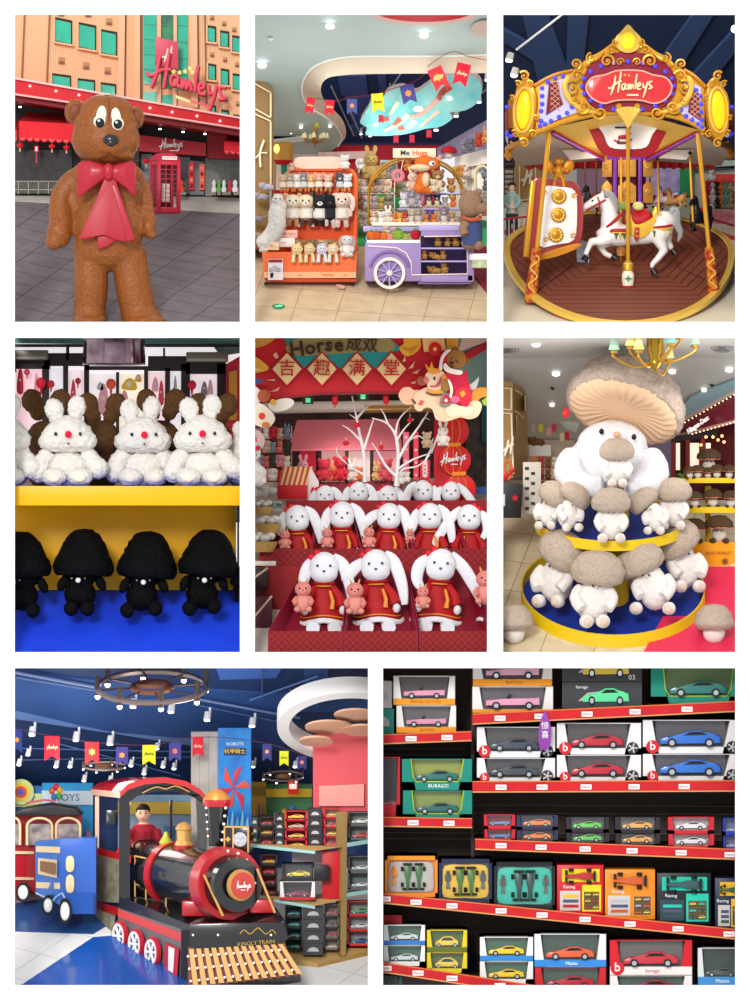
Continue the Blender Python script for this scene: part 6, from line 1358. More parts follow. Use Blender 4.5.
Z5=lambda*q:[(390+q[k]/7.65,338+q[k+1]/7.65)for k in range(0,len(q),2)]
cutout('flat board of a brown bear in red robe riding a cream horse on cloud',440,421,106,[
    ('tail',Z5(600,480,630,410,680,380,745,385,750,440,690,460,650,500),'#d8862a',0),('wing',Z5(600,360,640,340,680,295,665,370,630,400),'#b8bcb8',0),('leaf',Z5(700,480,750,440,750,520,715,515),'#88a838',0),
    ('cloud',Z5(65,445,75,410,100,380,150,375,180,400,225,400,230,470,160,510,100,500),'#e8b090',0),
    ('horse_body',Z5(230,400,290,375,330,385,420,410,450,490,540,520,600,495,650,478,690,490,702,530,670,600,600,622,540,605,480,625,420,640,350,622,325,545,270,530,235,562,190,540,180,450),'#e2bf9f',1),
    ('cloud_edge',Z5(420,560,450,510,500,500,540,525,590,515,640,545,600,600,540,590,470,612),'#e9cdb0',2),
    ('horse_head',Z5(268,290,300,255,390,250,425,290,410,360,380,400,300,390,280,340),'#ecd0b0',2),('muzzle',el(422,381,5.4,4.8),'#96482c',3),('cheek',el(426,380,2.6,3.4),'#cc6a66',4),
    ('horn',Z5(268,195,300,232,318,180,335,232,380,235,385,262,330,278,290,255),'#e0902c',3),('horse_eye',el(434.4,378.4,1.1,1.9),'#3c2418',3),('bridle',Z5(308,362,350,362,385,300,398,305,370,368,315,378),'#c84858',3),('collar',Z5(285,395,340,400,405,400,400,425,330,425,290,415),'#dc9436',3),('scallop',Z5(280,412,335,432,390,428,385,436,330,442,280,424),'#6c3020',2.6),
    ('spot',Z5(215,510,235,472,260,485,245,515),'#d05048',2),('leg_gap',Z5(160,470,175,465,200,495,190,508),'#5c2418',2),
    ('robe',Z5(425,262,480,268,560,270,590,240,598,330,622,420,600,520,540,512,470,470,445,400),'#c4123c',3),('robe_disc',el(462.5,395,7.6,8.6),'#d2203c',4),('robe_print',Z5(528,420,560,400,582,428,552,458),'#dc9430',5),('mane',Z5(392,290,428,285,440,320,400,330),'#e0862c',4),('sleeve',el(445.5,385.5,4.7,6.4),'#96682c',5),('cuff',Z5(440,318,462,330,482,390,470,455,455,450,462,390),'#efe0d4',6),
    ('boot',Z5(378,515,408,412,465,440,470,500,440,525),'#8c7c70',3),('boot_cloth',Z5(395,500,418,430,460,450,458,498),'#c01c3c',4),('boot_print',star(446,400.5,2.4),'#f0d0d4',5),('skirt',el(455,399.5,4.8,3.6),'#dc5c80',5),
    ('hat',Z5(400,230,405,140,450,90,480,100,440,150,430,240),'#c8182c',3),('hat_edge',Z5(376,238,388,150,430,92,470,92,440,118,405,165,400,240),'#dcd4d4',4),
    ('bear_ear',el(455,350,3.4),'#84521c',3),('bear_ear',el(466.5,361,3.2),'#84521c',3),('bear_head',el(456.5,359.5,9.6,9.8),'#94602a',4),('fur_collar',Z5(408,205,430,195,450,225,500,240,552,250,545,280,480,275,420,250),'#efe0d2',5),('bear_eye',el(452,358.4,.8),'#1c1210',5),('bear_eye',el(457,361.6,.8),'#1c1210',5),('bear_nose',el(451.6,363,1.9,1.4),'#1c1210',5),('mouth',el(451.6,366.6,1.6,1),'#5c1414',6)])
t=thing('lantern_standee','red stacked lantern board with white Hamleys script at right','standee',452,500,200);L=LOC(452,500,200)
board('red_board',[(434,420),(452,418),(452,500),(434,502)],t,L,201,3,mat('#b90f20',.5))
for k,(y,x,rx)in enumerate([(431,454,15),(460,455,16),(489,460,16)]):
    board('lantern',cr2(el(x,y,rx,15.5),3),t,L,197-(k%2)*.5,3,mat('#d3101c',.5),.3)
    mb=MB()
    for q in(.45,-.45,.02):mb.tube([(q*rx*math.sin(R(a))*1.2,0,15*math.cos(R(a)))for a in range(0,181,20)],.35,GLD5,4)
    o=mb.build('gold_line',t);o.location=L(x-2,y,193)
    if k:board('tie',[(x-8,y-17),(x+6,y-17.5),(x+6,y-13.5),(x-8,y-13)],t,L,193,1.5,mat('#ee8420',.5),.3)
script(t,'lettering',0,0,0,26,WHITE,.028,under=True,skew=.12).location=L(440,466,191)
# hall behind
t=thing('market_stall','pink roofed stall with dark posts and lit pink displays behind the tree','stall',345,486,250);L=LOC(345,486,250)
mb=MB();mi=mb.mi(mat('#d8707c',.6));mb.f(mb.vs([L(297,420,270),L(399,419,270),L(402,448,230),L(289,449,230)]),mi);mb.f(mb.vs([L(289,449,230),L(402,448,230),L(402,450,230),L(289,451,230)]),mi);mb.build('roof',t,smooth=0)
for x in(296,320,347,372,399):board('post',[(x-1.6,450),(x+1.6,450),(x+1.6,486),(x-1.6,486)],t,L,240,4,mat('#2a1a1c',.5))
for i,(x0,x1,c)in enumerate([(300,316,'#c8283c'),(321,345,'#f2b8b4'),(348,370,'#f4cdc6'),(373,397,'#ee9aa4')]):board('lit_panel',[(x0,451),(x1,451),(x1,484),(x0,484)],t,L,256,1,mat(c,.5,emit=.35))
board('counter',[(290,482),(402,481),(402,490),(290,492)],t,L,238,10,mat('#8c2c34',.6))
for i,(x,y,h,c)in enumerate([(324,481,22,'#e03c50'),(333,481,17,'#f08c5c'),(340,481,24,'#d82c40'),(352,481,18,'#f2d8d0'),(360,481,14,'#e8783c'),(377,481,16,'#f0c080'),(386,481,22,'#e85868'),(303,480,20,'#f0a8b0'),(310,481,12,'#c8a0a8')]):
    plush('%s toy standing on the stall counter under the pink roof'%['tall red','orange','bright red','ivory','rust orange','yellow','coral','pink','dusty pink'][i],x,y,226,h,c,['round','long'][i%2],'sit')
for x,y,w,lab in((308,400,5,'green exit sign at left under the arch'),(363,396.5,5,'green exit sign right of the first under the arch')):
    t=thing('exit_sign',lab,'sign',x,y+3,230);MB().box(-w/2-3,w/2+3,0,2,-1,6,mat('#3a3c3c',.5)).build('housing',t);MB().box(-w/2,w/2,-.5,0,.4,5,mat('#26c47c',.4,emit=.9)).build('lit_face',t);MB().prism([(-1.5,1),(0,4.4),(1.6,1.4)],-.8,-.5,WHITE).build('pictogram',t);MB().cyl((0,1,6),(0,1,12),.4,.4,BLACK,5).build('rod',t)
for x,y,lab in((335,400,'red cylindrical lantern hanging under the arch'),(386,399,'dark red diamond tag hanging under the arch right side')):
    t=thing('paper_lantern',lab,'lantern',x,y,121);MB().lathe([(2,6),(3,4),(3,-3),(2,-5)],m=RB,n=10,cap=True).build('lantern_body',t);MB().cyl((0,0,6),(0,0,12),.4,.4,RB,5).build('cord',t);MB().cyl((0,0,-5),(0,0,-8),.5,.8,RB,5).build('tassel',t)
t=thing('toy_house','small red toy house with striped tan roof standing left of the rabbits','toy house',295,497,190);L=LOC(295,497,190)
board('front_wall',[(277.5,485),(307,485),(307,499),(277.5,499)],t,L,185,3,mat('#c21520',.5),.3);board('gable',[(306,486),(311,468),(319,482),(317,500),(307,500)],t,L,189,2,mat('#e8dcd8',.5),.2)
mb=MB();n=12
for k in range(n):
    a,b=k/n,(k+1)/n;q=lambda u,v,d:L(277.5+(311-282.5)*u+5*v+u*1.5,485.5-19*v,d)
    mb.f(mb.vs([q(a,0,183),q(b,0,183),q(b,1,195),q(a,1,195)]),mb.mi(mat('#e2b98c',.5)if k%2 else mat('#b84a30',.5)))
mb.build('striped_roof',t,smooth=0);board('door',cr2(el(313,492,2.2,5),2),t,L,186,1,RB)
# white tree
t=thing('white_twig_tree','white branching twig tree with tiny red lanterns behind the rabbits','tree',394,486,165);L=LOC(394,486,165)
TW=mat('#efe9e6',.5)
def twig(pts,r):MB().tube(cr([L(x,y,d)for x,y,d in pts],4),[r*(1-.75*i/(4*(len(pts)-1)))for i in range(4*(len(pts)-1)+1)],TW,6).build('branch',t)
for pts,r in[([(396,486,165),(398,462,165),(397,440,160),(388,424,158),(372,418,150)],2.2),([(398,460,165),(408,442,160),(420,425,152),(428,412,150)],1.8),([(397,470,165),(412,460,158),(431,453,150)],1.6),([(398,452,162),(396,432,160),(400,418,156),(412,406,154)],1.5),([(397,440,160),(405,428,160),(414,419,155)],1.2),([(398,478,165),(386,466,160),(378,452,156),(372,443,150)],1.8),([(410,440,160),(418,436,160),(425,440,160)],1),([(420,425,152),(424,418,150),(430,420,148)],.9),([(388,424,158),(384,414,156),(380,408,154)],1),([(425,462,152),(431,448,150),(433,438,150)],1.2),([(431,453,150),(436,440,150),(442,425,148)],1.3),
               ([(365,482,175),(364,455,172),(360,435,170),(356,415,165),(352,396,160)],2.2),([(364,450,172),(370,430,170),(374,418,168)],1.5),([(362,442,172),(350,430,168),(342,425,166)],1.2),([(357,418,166),(366,408,164),(372,402,160)],1.4),([(363,474,175),(352,468,172),(345,462,170)],1.2),([(358,420,166),(349,414,166)],.8),([(345,462,170),(338,455,168),(336,447,168)],.9),([(398,486,165),(402,470,160),(418,466,155),(430,455,150)],1.4)]:twig(pts,r)
for x,y,lab in((346,443,'red round bauble on the left side of the white tree'),(357,425,'red bauble in the upper left branches'),(381,447,'small red bauble in middle of the white tree'),(410,420,'red house shaped bauble at upper right of white tree')):
    t=thing('bauble',lab,'bauble',x,y,148);MB().ball((0,0,0),(3.4 if x<380 else 2.6,2.4,2.6),mat('#c8141e',.4),10).build('body',t);MB().cyl((0,0,2),(0,0,6),.2,.2,WHITE,4).build('string',t)
for i,(x,y,c,h,lab)in enumerate([(443,446,'#efe4dc',20,'white plush with red scarf leaning on lantern board'),(401,484,'#e8e4dc',12,'small white toy with green fan at the tree foot'),(427,448,'#c8a890',16,'tan toy hanging in the right branches'),(407,482,'#ece2da',10,'tiny ivory toy on the white tree foot')]):plush(lab,x,y,132,h,c,'long' if i==0 else 'round')
for i,(x,y0,y1,w,c,lab)in enumerate([(406,432,478,6,'#ee6c84','pink patterned hanging scroll behind the tree, left one'),(416,432,480,5,'#e83c50','red patterned hanging scroll behind the tree, right one'),(425,460,480,10,'#c81e34','red gift panel behind tree near the lantern board')]):
    t=thing('hanging_scroll',lab,'banner',x,y1,200);MB().box(-w/2,w/2,0,1,0,y1-y0,mat(c,.5)).build('cloth',t)
    for q in range(4):MB().prism(star(0,5+q*(y1-y0-8)/3.2,w*.35,.5,6),-.5,0,mat('#f6d4d4',.5)).build('flower_print',t)
# boxed plush shelves at far left
t=thing('toy_rack','cluttered red shelf rack of boxed toys at the far left back','rack',278,488,235)
for z in(6,20,34,48):MB().box(-24,14,0,12,z,z+1.2,mat('#a82430',.5)).build('shelf',t)
for x in(-24,13):MB().box(x,x+1,0,12,0,62,mat('#b8a49c',.5)).build('upright',t)
k=0
for z in(481,467,453,439):
    for x in range(5):plush('%s toy on the %s shelf of the cluttered red rack, %s from left'%(['dark green','pink','ivory','red','sand','blue grey','coral'][k%7],{481:'bottom',467:'second',453:'third',439:'top'}[z],['first','second','third','fourth','fifth'][x]),259+x*7,z,230,11+k%3,['#3c4438','#d8909c','#efe6dc','#c82c38','#d8b898','#8c98a8','#e07868'][k%7],['round','long','flop'][k%3]);k+=1
# gift boxes on raked red steps ---------------------------------------
CHK=mat('#900a15',.6,tex='check',col2='#6f0610',scale=.28);WINE=mat('#860e2c',.5);WINE2=mat('#b8122a',.5)
t=thing('red_step_display','stepped red display stand that carries the boxed rabbits','display stand',375,652,92);L=LOC(375,652,92)
board('riser',[(262,566),(494,566),(494,650),(270,650)],t,L,96,4,mat('#8c0914',.6));board('riser',[(285,500),(494,500),(494,560),(285,560)],t,L,160,4,mat('#8c0914',.6))
def gbox(label,x0,x1,yt,yb,d,bx0,bx1,by,bd,group,fm=CHK):
    t=thing('gift_box',label,'box',(x0+x1)/2,yb,d,group);L=LOC((x0+x1)/2,yb,d)
    board('front_wall',[(x0,yt),(x1,yt),(x1,yb),(x0,yb)],t,L,d+2,2,fm)
    for a0,a1 in((x0,bx0),(x1,bx1)):
        mb=MB();p=[L(a0,yt,d),L(a1,by,bd),L(a1,by+(yb-yt)*.9,bd),L(a0,yb,d)];q=[v+Vector((1.2,0,0))for v in p];mb.ring_loft([p,q],WINE);mb.build('side_wall',t,smooth=0)
    mb=MB();mb.f(mb.vs([L(x0,yb,d),L(x1,yb,d),L(bx1,by+(yb-yt)*.9,bd),L(bx0,by+(yb-yt)*.9,bd)]),mb.mi(mat('#7c0c24',.6)));mb.f(mb.vs([L(bx0,by,bd),L(bx1,by,bd),L(bx1,by+(yb-yt),bd),L(bx0,by+(yb-yt),bd)]),0);mb.build('base',t,smooth=0)
    if group=='checked gift boxes in the front row':
        c=(L(x0,yb,d)+L(bx1,by,bd))/2;put('paper_lining',fuse(MB().box(L(x0,yb,d).x+5,L(x1,yb,d).x-5,4,42,19,24),2,3,1.4,.12,x0,mat('#dcd8ea',.6)),t)
    return t
G1,G2='checked gift boxes in the front row','checked gift boxes in the middle row'
gbox('red checked open gift box at left of the front row',268,342,631,658,10,301,347,573,88,G1)
gbox('red checked open gift box in the middle of the front row',343.5,417,631,658,10,352,406,573,88,G1)
gbox('red checked open gift box at right of the front row',419,494,631,658,10,408,470,573,88,G1)
for i,(x0,x1,b0,b1)in enumerate([(259.5,311,283,315),(312,360.5,318,352),(361.5,412.5,362,400),(413.5,465,408,450),(466,494,455,494)]):
    gbox('red checked gift box in the middle row, %s from left'%['first','second','third','fourth','fifth'][i],x0,x1,548.5,566.5,98,b0,b1,513,150,G2)
for i,(x0,x1,b0,b1)in enumerate([(311,342,318,346),(343,374,346,374),(375,405,374,402),(406,438,402,430),(439,470,430,465)]):
    gbox('dark red gift box in the back row, %s from left'%['first','second','third','fourth','fifth'][i],x0,x1,511,525,164,b0,b1,496,195,'gift boxes in the back row',mat('#8c0e1e',.5))
WV=mat('#e2e2e6',.9,tex='fur',col2='#cfcfd6',scale=.5,bump=.15);DR=mat('#b00812',.6,tex='noise',col2='#98050e',scale=.1,bump=.2);DRG=mat('#d8882c',.5)
def rabbit(label,px,py,d,s,rz,grp,ear,new=None):
    t=thing('plush_rabbit',label,'soft toy',px,py,d,grp,s=s,ry=rz)
    mb=MB();mb.ball((0,-4,66),(15,12.5,15.4),n=20);mb.ball((0,-6,60),(14.2,11.5,11));mb.ball((0,-12,61),(5,5,4.5))
    put('head',fuse(mb,1.1,4,m=WV),t)
    MB().lathe([(0,52),(8,51),(10,46),(14,34),(20,20),(24,13),(22,12),(0,14)],m=DR,n=24).build('dress',t).scale=(1,.62,1)
    o=MB().tube([(24.5*math.cos(R(a)),24.5*math.sin(R(a)),11+1.8*math.sin(R(a*3)))for a in range(0,360,15)],2.7,WV,8,closed=True).build('fur_hem',t);o.scale=(1,.62,1)
    o=MB().tube([(23*math.cos(R(a)),23*math.sin(R(a)),16.5+1.2*math.sin(R(a*3)))for a in range(180,361,12)],.7,DRG,6).build('gold_trim',t);o.scale=(1,.64,1)
    MB().tube([(9.5*math.cos(R(a)),-3+7*math.sin(R(a)),50)for a in range(0,360,20)],2,DR,8,closed=True).build('collar',t)
    MB().tube([(8*math.cos(R(a)),-3.6+7.4*math.sin(R(a)),47)for a in range(200,341,14)],.8,DRG,6).build('gold_trim',t)
    mb=MB();mb.tube([(6,-9,42),(9,-12,32),(8,-13,24)],[1.4,2,2.6],DRG,6);mb.build('gold_ribbon',t)
    for sg in(-1,1):
        MB().tube([(sg*8,-1,46),(sg*15,-6,36),(sg*18,-9,27)],[4,5,6],DR,10).build('sleeve',t);MB().ball((sg*19,-10,23),(4,4.5,5),WV,10).build('paw',t)
        MB().tube([(sg*8,-8,8),(sg*10,-18,5),(sg*11,-22,5)],[5,6.5,7],WV,10).build('foot',t)
        MB().ball((sg*6.5,-16.2,67.5),1.3,mat('#22222c',.2),8).build('eye',t)
    MB().ball((0,-17.4,62),(1.7,1.2,1.3),mat('#6c4a50',.4),8).build('nose',t)
    for k,pts in enumerate(ear):
        n=4*(len(pts)-1)+1
        MB().tube(cr([(x,y,z)for x,y,z in pts],4),[2.6+3.6*math.sin(math.pi*min(1,.15+.8*i/(n-1)))for i in range(n)],WV,10,flat=.45).build('ear',t)
    mb=MB();mb.ball((-3.4,0,0),(3.4,2,3),mat('#d01228',.5),10);mb.ball((3.4,0,0),(3.4,2,3),mat('#d01228',.5),10);mb.ball((0,-1,0),1.5,mat('#a00c1c',.5),8);o=mb.build('hair_bow',t);o.location=(-9.5,-6,78);o.rotation_euler=(0,R(-35),0)
    return t
E1=[[(-9,-1,74),(-16,-3,66),(-20,-6,54),(-22,-8,46)],[(9,-1,76),(19,-3,68),(25,-6,50),(27,-8,34)]]
E2=[[(-10,-1,70),(-20,-4,64),(-28,-6,56),(-34,-6,55)],[(9,-1,76),(18,-3,68),(25,-6,46),(27,-8,26)]]
E3=[[(-10,-1,72),(-20,-3,64),(-22,-6,50),(-16,-8,40)],[(9,-1,76),(22,-3,64),(36,-6,44),(46,-8,26)]]
GR='white rabbits in red dresses in the front row'
r1=rabbit('white rabbit in red dress in the left box of the front row',324,633,62,1.0,0,GR,E1)
r2=rabbit('white rabbit in red dress with raised left ear in middle front box',378,632,62,1.02,-2,GR,E2)
r3=rabbit('white rabbit in red dress with wide spread ears in right front box',436,632,62,1.03,4,GR,E3)
dup(r3,'white rabbit cut off by the right edge in the front row',489,628,64,.74,rz=75,group=GR)
for i,(x,y,src,s,sx,ry)in enumerate([(300,573,r1,.84,1,-3),(342,571,r1,.86,1,0),(387,571,r2,.84,1,2),(429.5,571,r1,.84,1,0),(469,571,r3,.82,-1,0)]):
    dup(src,'white rabbit in red dress in the %s box of the middle row'%['first','second','third','fourth','rightmost'][i],x,y,124,s,ry=ry,sx=sx,group='rabbits in the middle row')
for i,(x,y,src,s,sx)in enumerate([(325,539,r1,.66,1),(358.5,537,r1,.68,1),(388,539,r2,.66,1),(423,537,r1,.7,-1),(451,535,r3,.66,1)]):
    dup(src,'white rabbit in red dress in the back row, %s from left'%['first','second','third','fourth','fifth'][i],x,y,180,s,sx=sx,group='rabbits in the back row')
for i,(x,y,d,h)in enumerate([(303,612,34,31),(355,614,34,32),(423,608,30,22),(485,604,40,34),(285,549,108,19),(327,548,108,20),(369,548,108,21),(410,544,116,15)]):
    plush(['pink baby dragon toy beside the left front rabbit','pink baby dragon toy beside middle front rabbit','pink toy tucked under the paw of the right front rabbit','pink toy at the right edge of the front row','pink toy with green bag beside first middle-row rabbit','pink toy beside the second middle-row rabbit','pink toy beside the third middle-row rabbit','pink toy beside the fourth middle-row rabbit'][i],x,y,d,h,'#e88c84','horn','sit','#ee9c90','#d8b060',group='pink toys held by the rabbits')
# baskets at left
for i,(x,y,s)in enumerate([(268,533,1),(262,552,1.15),(263,514,.8)]):
    t=thing('wicker_basket',['tan basket of white soft goods above the lower basket at left','large tan basket of white soft goods at left edge','small basket of white soft goods farthest back at left'][i],'basket',x,y,108-i*8+(30 if i==2 else 0),s=s)
    MB().lathe([(0,0),(10,0),(14,9),(13,9),(9,1)],m=mat('#c8a25c',.7,tex='noise',col2='#a07c3c',scale=.6),n=20).build('basket_body',t)
    for q in range(4):MB().ball((-7+q*4.6,-2+(q%2)*3,12+(q%2)*2),(5,5,4),fur('#f0ece4'),10).build('soft_filling',t)
for i,(x,y,h)in enumerate([(261,497,18),(270,494,16),(255,488,14)]):plush('white plush bird sitting on the left rack, %s'%['front','right','back'][i],x,y,170,h,'#e9e6e0','round','lie')
t=thing('notice_board','grey green card with dark handwriting above the baskets at left','sign',270,507,122);MB().box(-16,12,0,1,-4,6,mat('#8e9c92',.6)).build('card',t);txt(t,'lettering','兔兔礼物',0,-.4,1,6,BLACK,.1)
for i,(x,y,w,h,d)in enumerate([(259,640,26,44,60),(258,588,20,20,84)]):
    t=thing('wooden_crate',['dark wine coloured box with tan wooden edge at lower left','dark open box behind the wine box at lower left'][i],'crate',x,y,d);MB().box(-w/2,w/2,0,30,0,h,mat('#4c1420' if i==0 else '#2a1614',.5),.5).build('body',t)
    MB().tube([(-w/2,-1,h*.3),(w/2,-1,h)],1.2,mat('#c8b090',.5),6).build('edge_strip',t)
MB().ball((0,0,0),(5,4,9),mat('#c8983c',.6),10).build('corn_cob',at=(266,646,66),label='yellow rounded item lying beside the lower left crate',cat='toy')
t=thing('basket_table','white round edged table carrying the baskets at left','table',262,566,96);MB().box(-16,14,-2,50,0,5,mat('#ded6ca',.5),1).build('tabletop',t);MB().box(-14,12,2,46,-90,0,mat('#8c4a40',.6)).build('base',t)
# ------------------------------------------------------------------ set 6 things
for x,y,r,lab in[(536,345,4,'large bright downlight at upper left of grey ceiling'),(556,375,3.4,'downlight left of the giant mushroom cap'),(552,406,2,'small downlight above the curved arch at left'),(672,373,3,'downlight right of the chandelier column'),(729,371,3.2,'downlight near the right edge of grey ceiling'),(704,391,2.5,'downlight above the burgundy shop fascia')]:
    t=thing('downlight',lab,'light',x,y,D6(x,y)-4,rx=30);MB().lathe([(r*1.2,1),(r*1.2,-.5),(r,-.5)],m=WHITE,n=16).build('rim',t);MB().ball((0,0,0),(r,r,.8),LAMPW,12).build('lamp',t)
for x,y,lab in((508,349,'round ceiling air vent at top left corner'),(722,347,'round ceiling air vent at top right')):
    t=thing('ceiling_vent',lab,'vent',x,y,D6(x,y)-2,rx=30)
    for r in(11,8,5,2.4):MB().lathe([(r,1),(r,-.8),(r-1,-.2)],m=mat('#77797a',.5),n=24).build('louvre',t)
for x,y,lab in((552.5,389,'small black ceiling camera left of the mushroom cap'),(712,386,'small black ceiling camera at right')):MB().lathe([(2,1.5),(1.8,0),(0,-1.4)],m=BLACK,n=12).build('ceiling_camera',at=(x,y,D6(x,y)-3),label=lab,cat='camera')
t=thing('chandelier','brass chandelier with pastel striped shades above giant mushroom','chandelier',655,371,20)
MB().lathe([(.5,0),(4,3),(7,8),(6,14),(8.5,20),(8.5,40)],m=mat('#a8842c',.25,.8),n=16).build('column',t)
for x,z,y,c in[(-41,20,-4,'#a8d8b8'),(-25,24,-14,'#f0d878'),(-17,20,-18,'#f2d070'),(15,27,-16,'#8cc8c0'),(24,34,-8,'#f0e0a0'),(40,26,4,'#b8dcc0'),(14,12,6,'#e8d088')]:
    o=MB().tube(cr([(0,0,8),(x*.5,y*.5,z-16),(x,y,z-6),(x,y,z)],4),1.2,mat('#c89a3c',.25,.7),7).build('arm',t)
    MB().lathe([(2,-1),(4,0),(4,2)],(x,y,z-2),mat('#c89a3c',.3,.6),12).build('candle_cup',o)
    sh=MB().lathe([(5.6,1),(5.2,3),(2.6,13),(0,13)],(x,y,z),mat(c,.5,emit=.25),14).build('lamp_shade',o)
    for q in range(2):MB().lathe([(4.9-q*.9,4+q*4),(4.6-q*.9,5.4+q*4)],(x,y,z),WHITE,14).build('shade_band',sh)
t=thing('pillar_letter','cream handwritten letter H on brown pillar beside giant mushroom','sign',502,456,180);script(t,'lettering',0,0,0,38,CREAM,.035,only='H')
t=thing('shop_lettering','white shop name lettering on the burgundy fascia at right','sign',687,429,186,rz=40);txt(t,'lettering','Häagen-Dazs',15,0,4.5,7.5,mat('#fbeee8',.4,emit=.4),.4,rot=(90,-28,0),bold=.15,sx=.82)
bm_=MB().ball((0,0,0),.8,mat('#ffe2b8',.4,emit=1.5),6).mesh('bulb')
t=thing('bulb_string','two rows of tiny bulbs edging the burgundy fascia','lights',710,420,170);L=LOC(710,420,170)
for k in range(16):put('bulb',bm_,t,L(681+k*3.8,424.5-k*2.13,244-k*5));put('bulb',bm_,t,L(681+k*3.8,437-k*1.05,243-k*5))
for i,(x,y)in enumerate([(706,437),(713,437),(722,436),(718,440),(701,445),(724,442)]):MB().ball((0,0,0),1.6,mat('#ffb070',.4,emit=2),8).build('pendant_lamp',at=(x,y,215),cat='lamp',label='small warm pendant bulb inside the burgundy shop, '+['upper left','upper middle','upper right','middle','lower left','lower right'][i])
# left clutter
t=thing('black_bin','black display box with red star standing at far left by pillar','box',511,518,150);MB().prism([(-14,0),(10,0),(12,34),(-14,37)],0,26,mat('#262324',.4),.6).build('body',t);MB().prism(star(4,20,4),-1,0,RED).build('star_print',t);MB().box(-12,-6,-1,0,12,24,mat('#b8ccd8',.4)).build('label_panel',t)
t=thing('red_ribbon_decoration','red bow and orange hoop decoration on the black box','decoration',508,482,150);MB().tube([(4*math.cos(R(a)),0,12+9*math.sin(R(a)))for a in range(0,360,24)],1.4,mat('#c8642c',.5),7,closed=True).build('hoop',t);MB().tube(cr([(-6,0,0),(0,-2,8),(6,0,12)],3),2,RED,7).build('ribbon',t)
t=thing('patterned_chest','white cabinet with black spots below the toy shelves','cabinet',532,514,180);MB().box(-9,9,0,14,0,52,mat('#e6ded0',.5),.4).build('body',t)
for k in range(9):MB().box(-7+(k%2)*6,-3+(k%2)*6,-.6,0,4+k*5,7+k*5,mat('#3c3430',.5)).build('spot_print',t)
t=thing('toy_rack','orange framed toy rack left of the giant mushroom','rack',548,500,230)
for z in(8,20,32):MB().box(-16,20,0,12,z,z+1.2,mat('#d8703c',.5)).build('shelf',t)
for x in(-16,0,19):MB().box(x,x+1.2,0,12,0,44,mat('#d8703c',.5)).build('post',t)
k=0
for y in(491,479,467):
    for x in range(5):plush('tiny %s toy on the %s shelf of the orange rack, %s from left'%(['ginger','cream','red','white','brown'][k%5],{491:'bottom',479:'middle',467:'top'}[y],['first','second','third','fourth','fifth'][x]),534+x*7,y,226,10,['#d88850','#ece0cc','#c83c38','#f2eeea','#8c5c40'][k%5],['round','flop'][k%2]);k+=2
sheetbox('white display plinth with brown bear on it behind the racks','plinth','display_plinth',540,456,290,22,11,10,mat('#e6e2dc',.5));plush('brown bear lying on the white display plinth',538,446,292,16,'#8c5c30','round','lie')
for x,y,c,lab in[(541,424,'#d8c82c','yellow'),(533,424,'#b8a8a0','grey'),(549,428,'#e0a098','pale pink'),(554,424,'#d8304c','crimson'),(562,433,'#dcc898','cream'),(567,432,'#c82038','red')]:flag('%s tiny pennant under the curved arch at left'%lab,x,y,4.4,9,285,c,logo=None)
# yellow tiered stand ------------------------------------------------
t=thing('tiered_stand','round yellow two-tier stand with blue trays carrying pale mushroom plush','display stand',613,652,110);L=LOC(613,652,110)
YT=mat('#e0bb10',.4);BT6=mat('#1c3494',.5)
def tray(px,py,rx,sl,rise,hgt,th=1.5):
    c=L(px,py,110);mb=MB();ry=rx*.9
    def rg(r,z):return[(c.x+rx*r*math.cos(R(a)),ry*r*math.sin(R(a)),c.z+sl*ry*math.sin(R(a))*r+z)for a in range(0,360,6)]
    mb.ring_loft([rg(.985,-1),rg(.985,hgt),rg(1.0,hgt),rg(1.0,-2),rg(.9,-2.5)],YT,cap=False);o=mb.build('tray_rim',t)
    mb=MB();mi=mb.mi(BT6);mb.f(mb.vs(rg(.99,.2)),mi);mb.f(mb.vs(rg(.95,-2))[::-1],mb.mi(YT));mb.build('tray',t,smooth=0);return lambda x,y:c.z+sl*y
tz1=tray(611,526,76,.33,0,8);tz2=tray(613,598,92,.56,0,11)
MB().lathe([(16,-20),(16,130)],(0,0,L(613,640,110).z),YT,20).build('centre_post',t)
MB().lathe([(60,-8),(62,-6),(60,4)],(0,0,0),YT,40).build('base_plate',t)
TP=mat('#c4b2a1',.95,tex='fur',col2='#a28e7d',scale=.55,bump=.6,w=.7);WB=mat('#ece6e1',.95,tex='fur',col2='#d8d0ca',scale=.5,bump=.35);PINKU=mat('#e2b49c',.8)
def mush(label,px,py,d,s,cap_x=0,cap_t=0,rz=0,feet=1,grp='pale mushroom plush on the yellow stand',spread=8):
    t=thing('mushroom_plush',label,'soft toy',px,py,d,grp,s=s,rz=rz)
    mb=MB();mb.ball((0,0,17),(13,11,16));mb.ball((cap_x*.3,0,28),(10,9,9))
    for sg in(-1,1):mb.tube(cr([(sg*9,-2,28),(sg*14,-6,20),(sg*9,-11,12)],3),[4,4.3,4.4,4.4,4.6,4.8,4.8],n=10)
    put('body',fuse(mb,1.0,4,.25,.3,2,WB),t)
    for sg in(-1,1):mb=MB();mb.ball((0,0,0),(5.5,6,5.2));f_=put('foot',fuse(mb,1,2,.2,.3,1,WB),t,(sg*spread,-12,3));MB().ball((0,-5.4,0),(3.2,1,3),mat('#d8c0b0',.9),8).build('sole',f_)
    mb=MB();mb.lathe([(0,18),(10,16.5),(17,11.5),(20.5,4),(19.5,-3),(15,-6.5),(0,-5.5)],n=24)
    c_=put('cap',fuse(mb,1.3,4,.7,.16,px,TP,zones=None,fine=.5),t,(cap_x,-2,37),(8,cap_t,0),(1,.85,1))
    for sg in(-1,1):MB().ball((cap_x*.5+sg*2.6,-11,29),1,mat('#5c3a30',.3),6).build('eye',t)
    MB().ball((cap_x*.5,-11.6,28),.9,PINKU,6).build('nose',t);return t
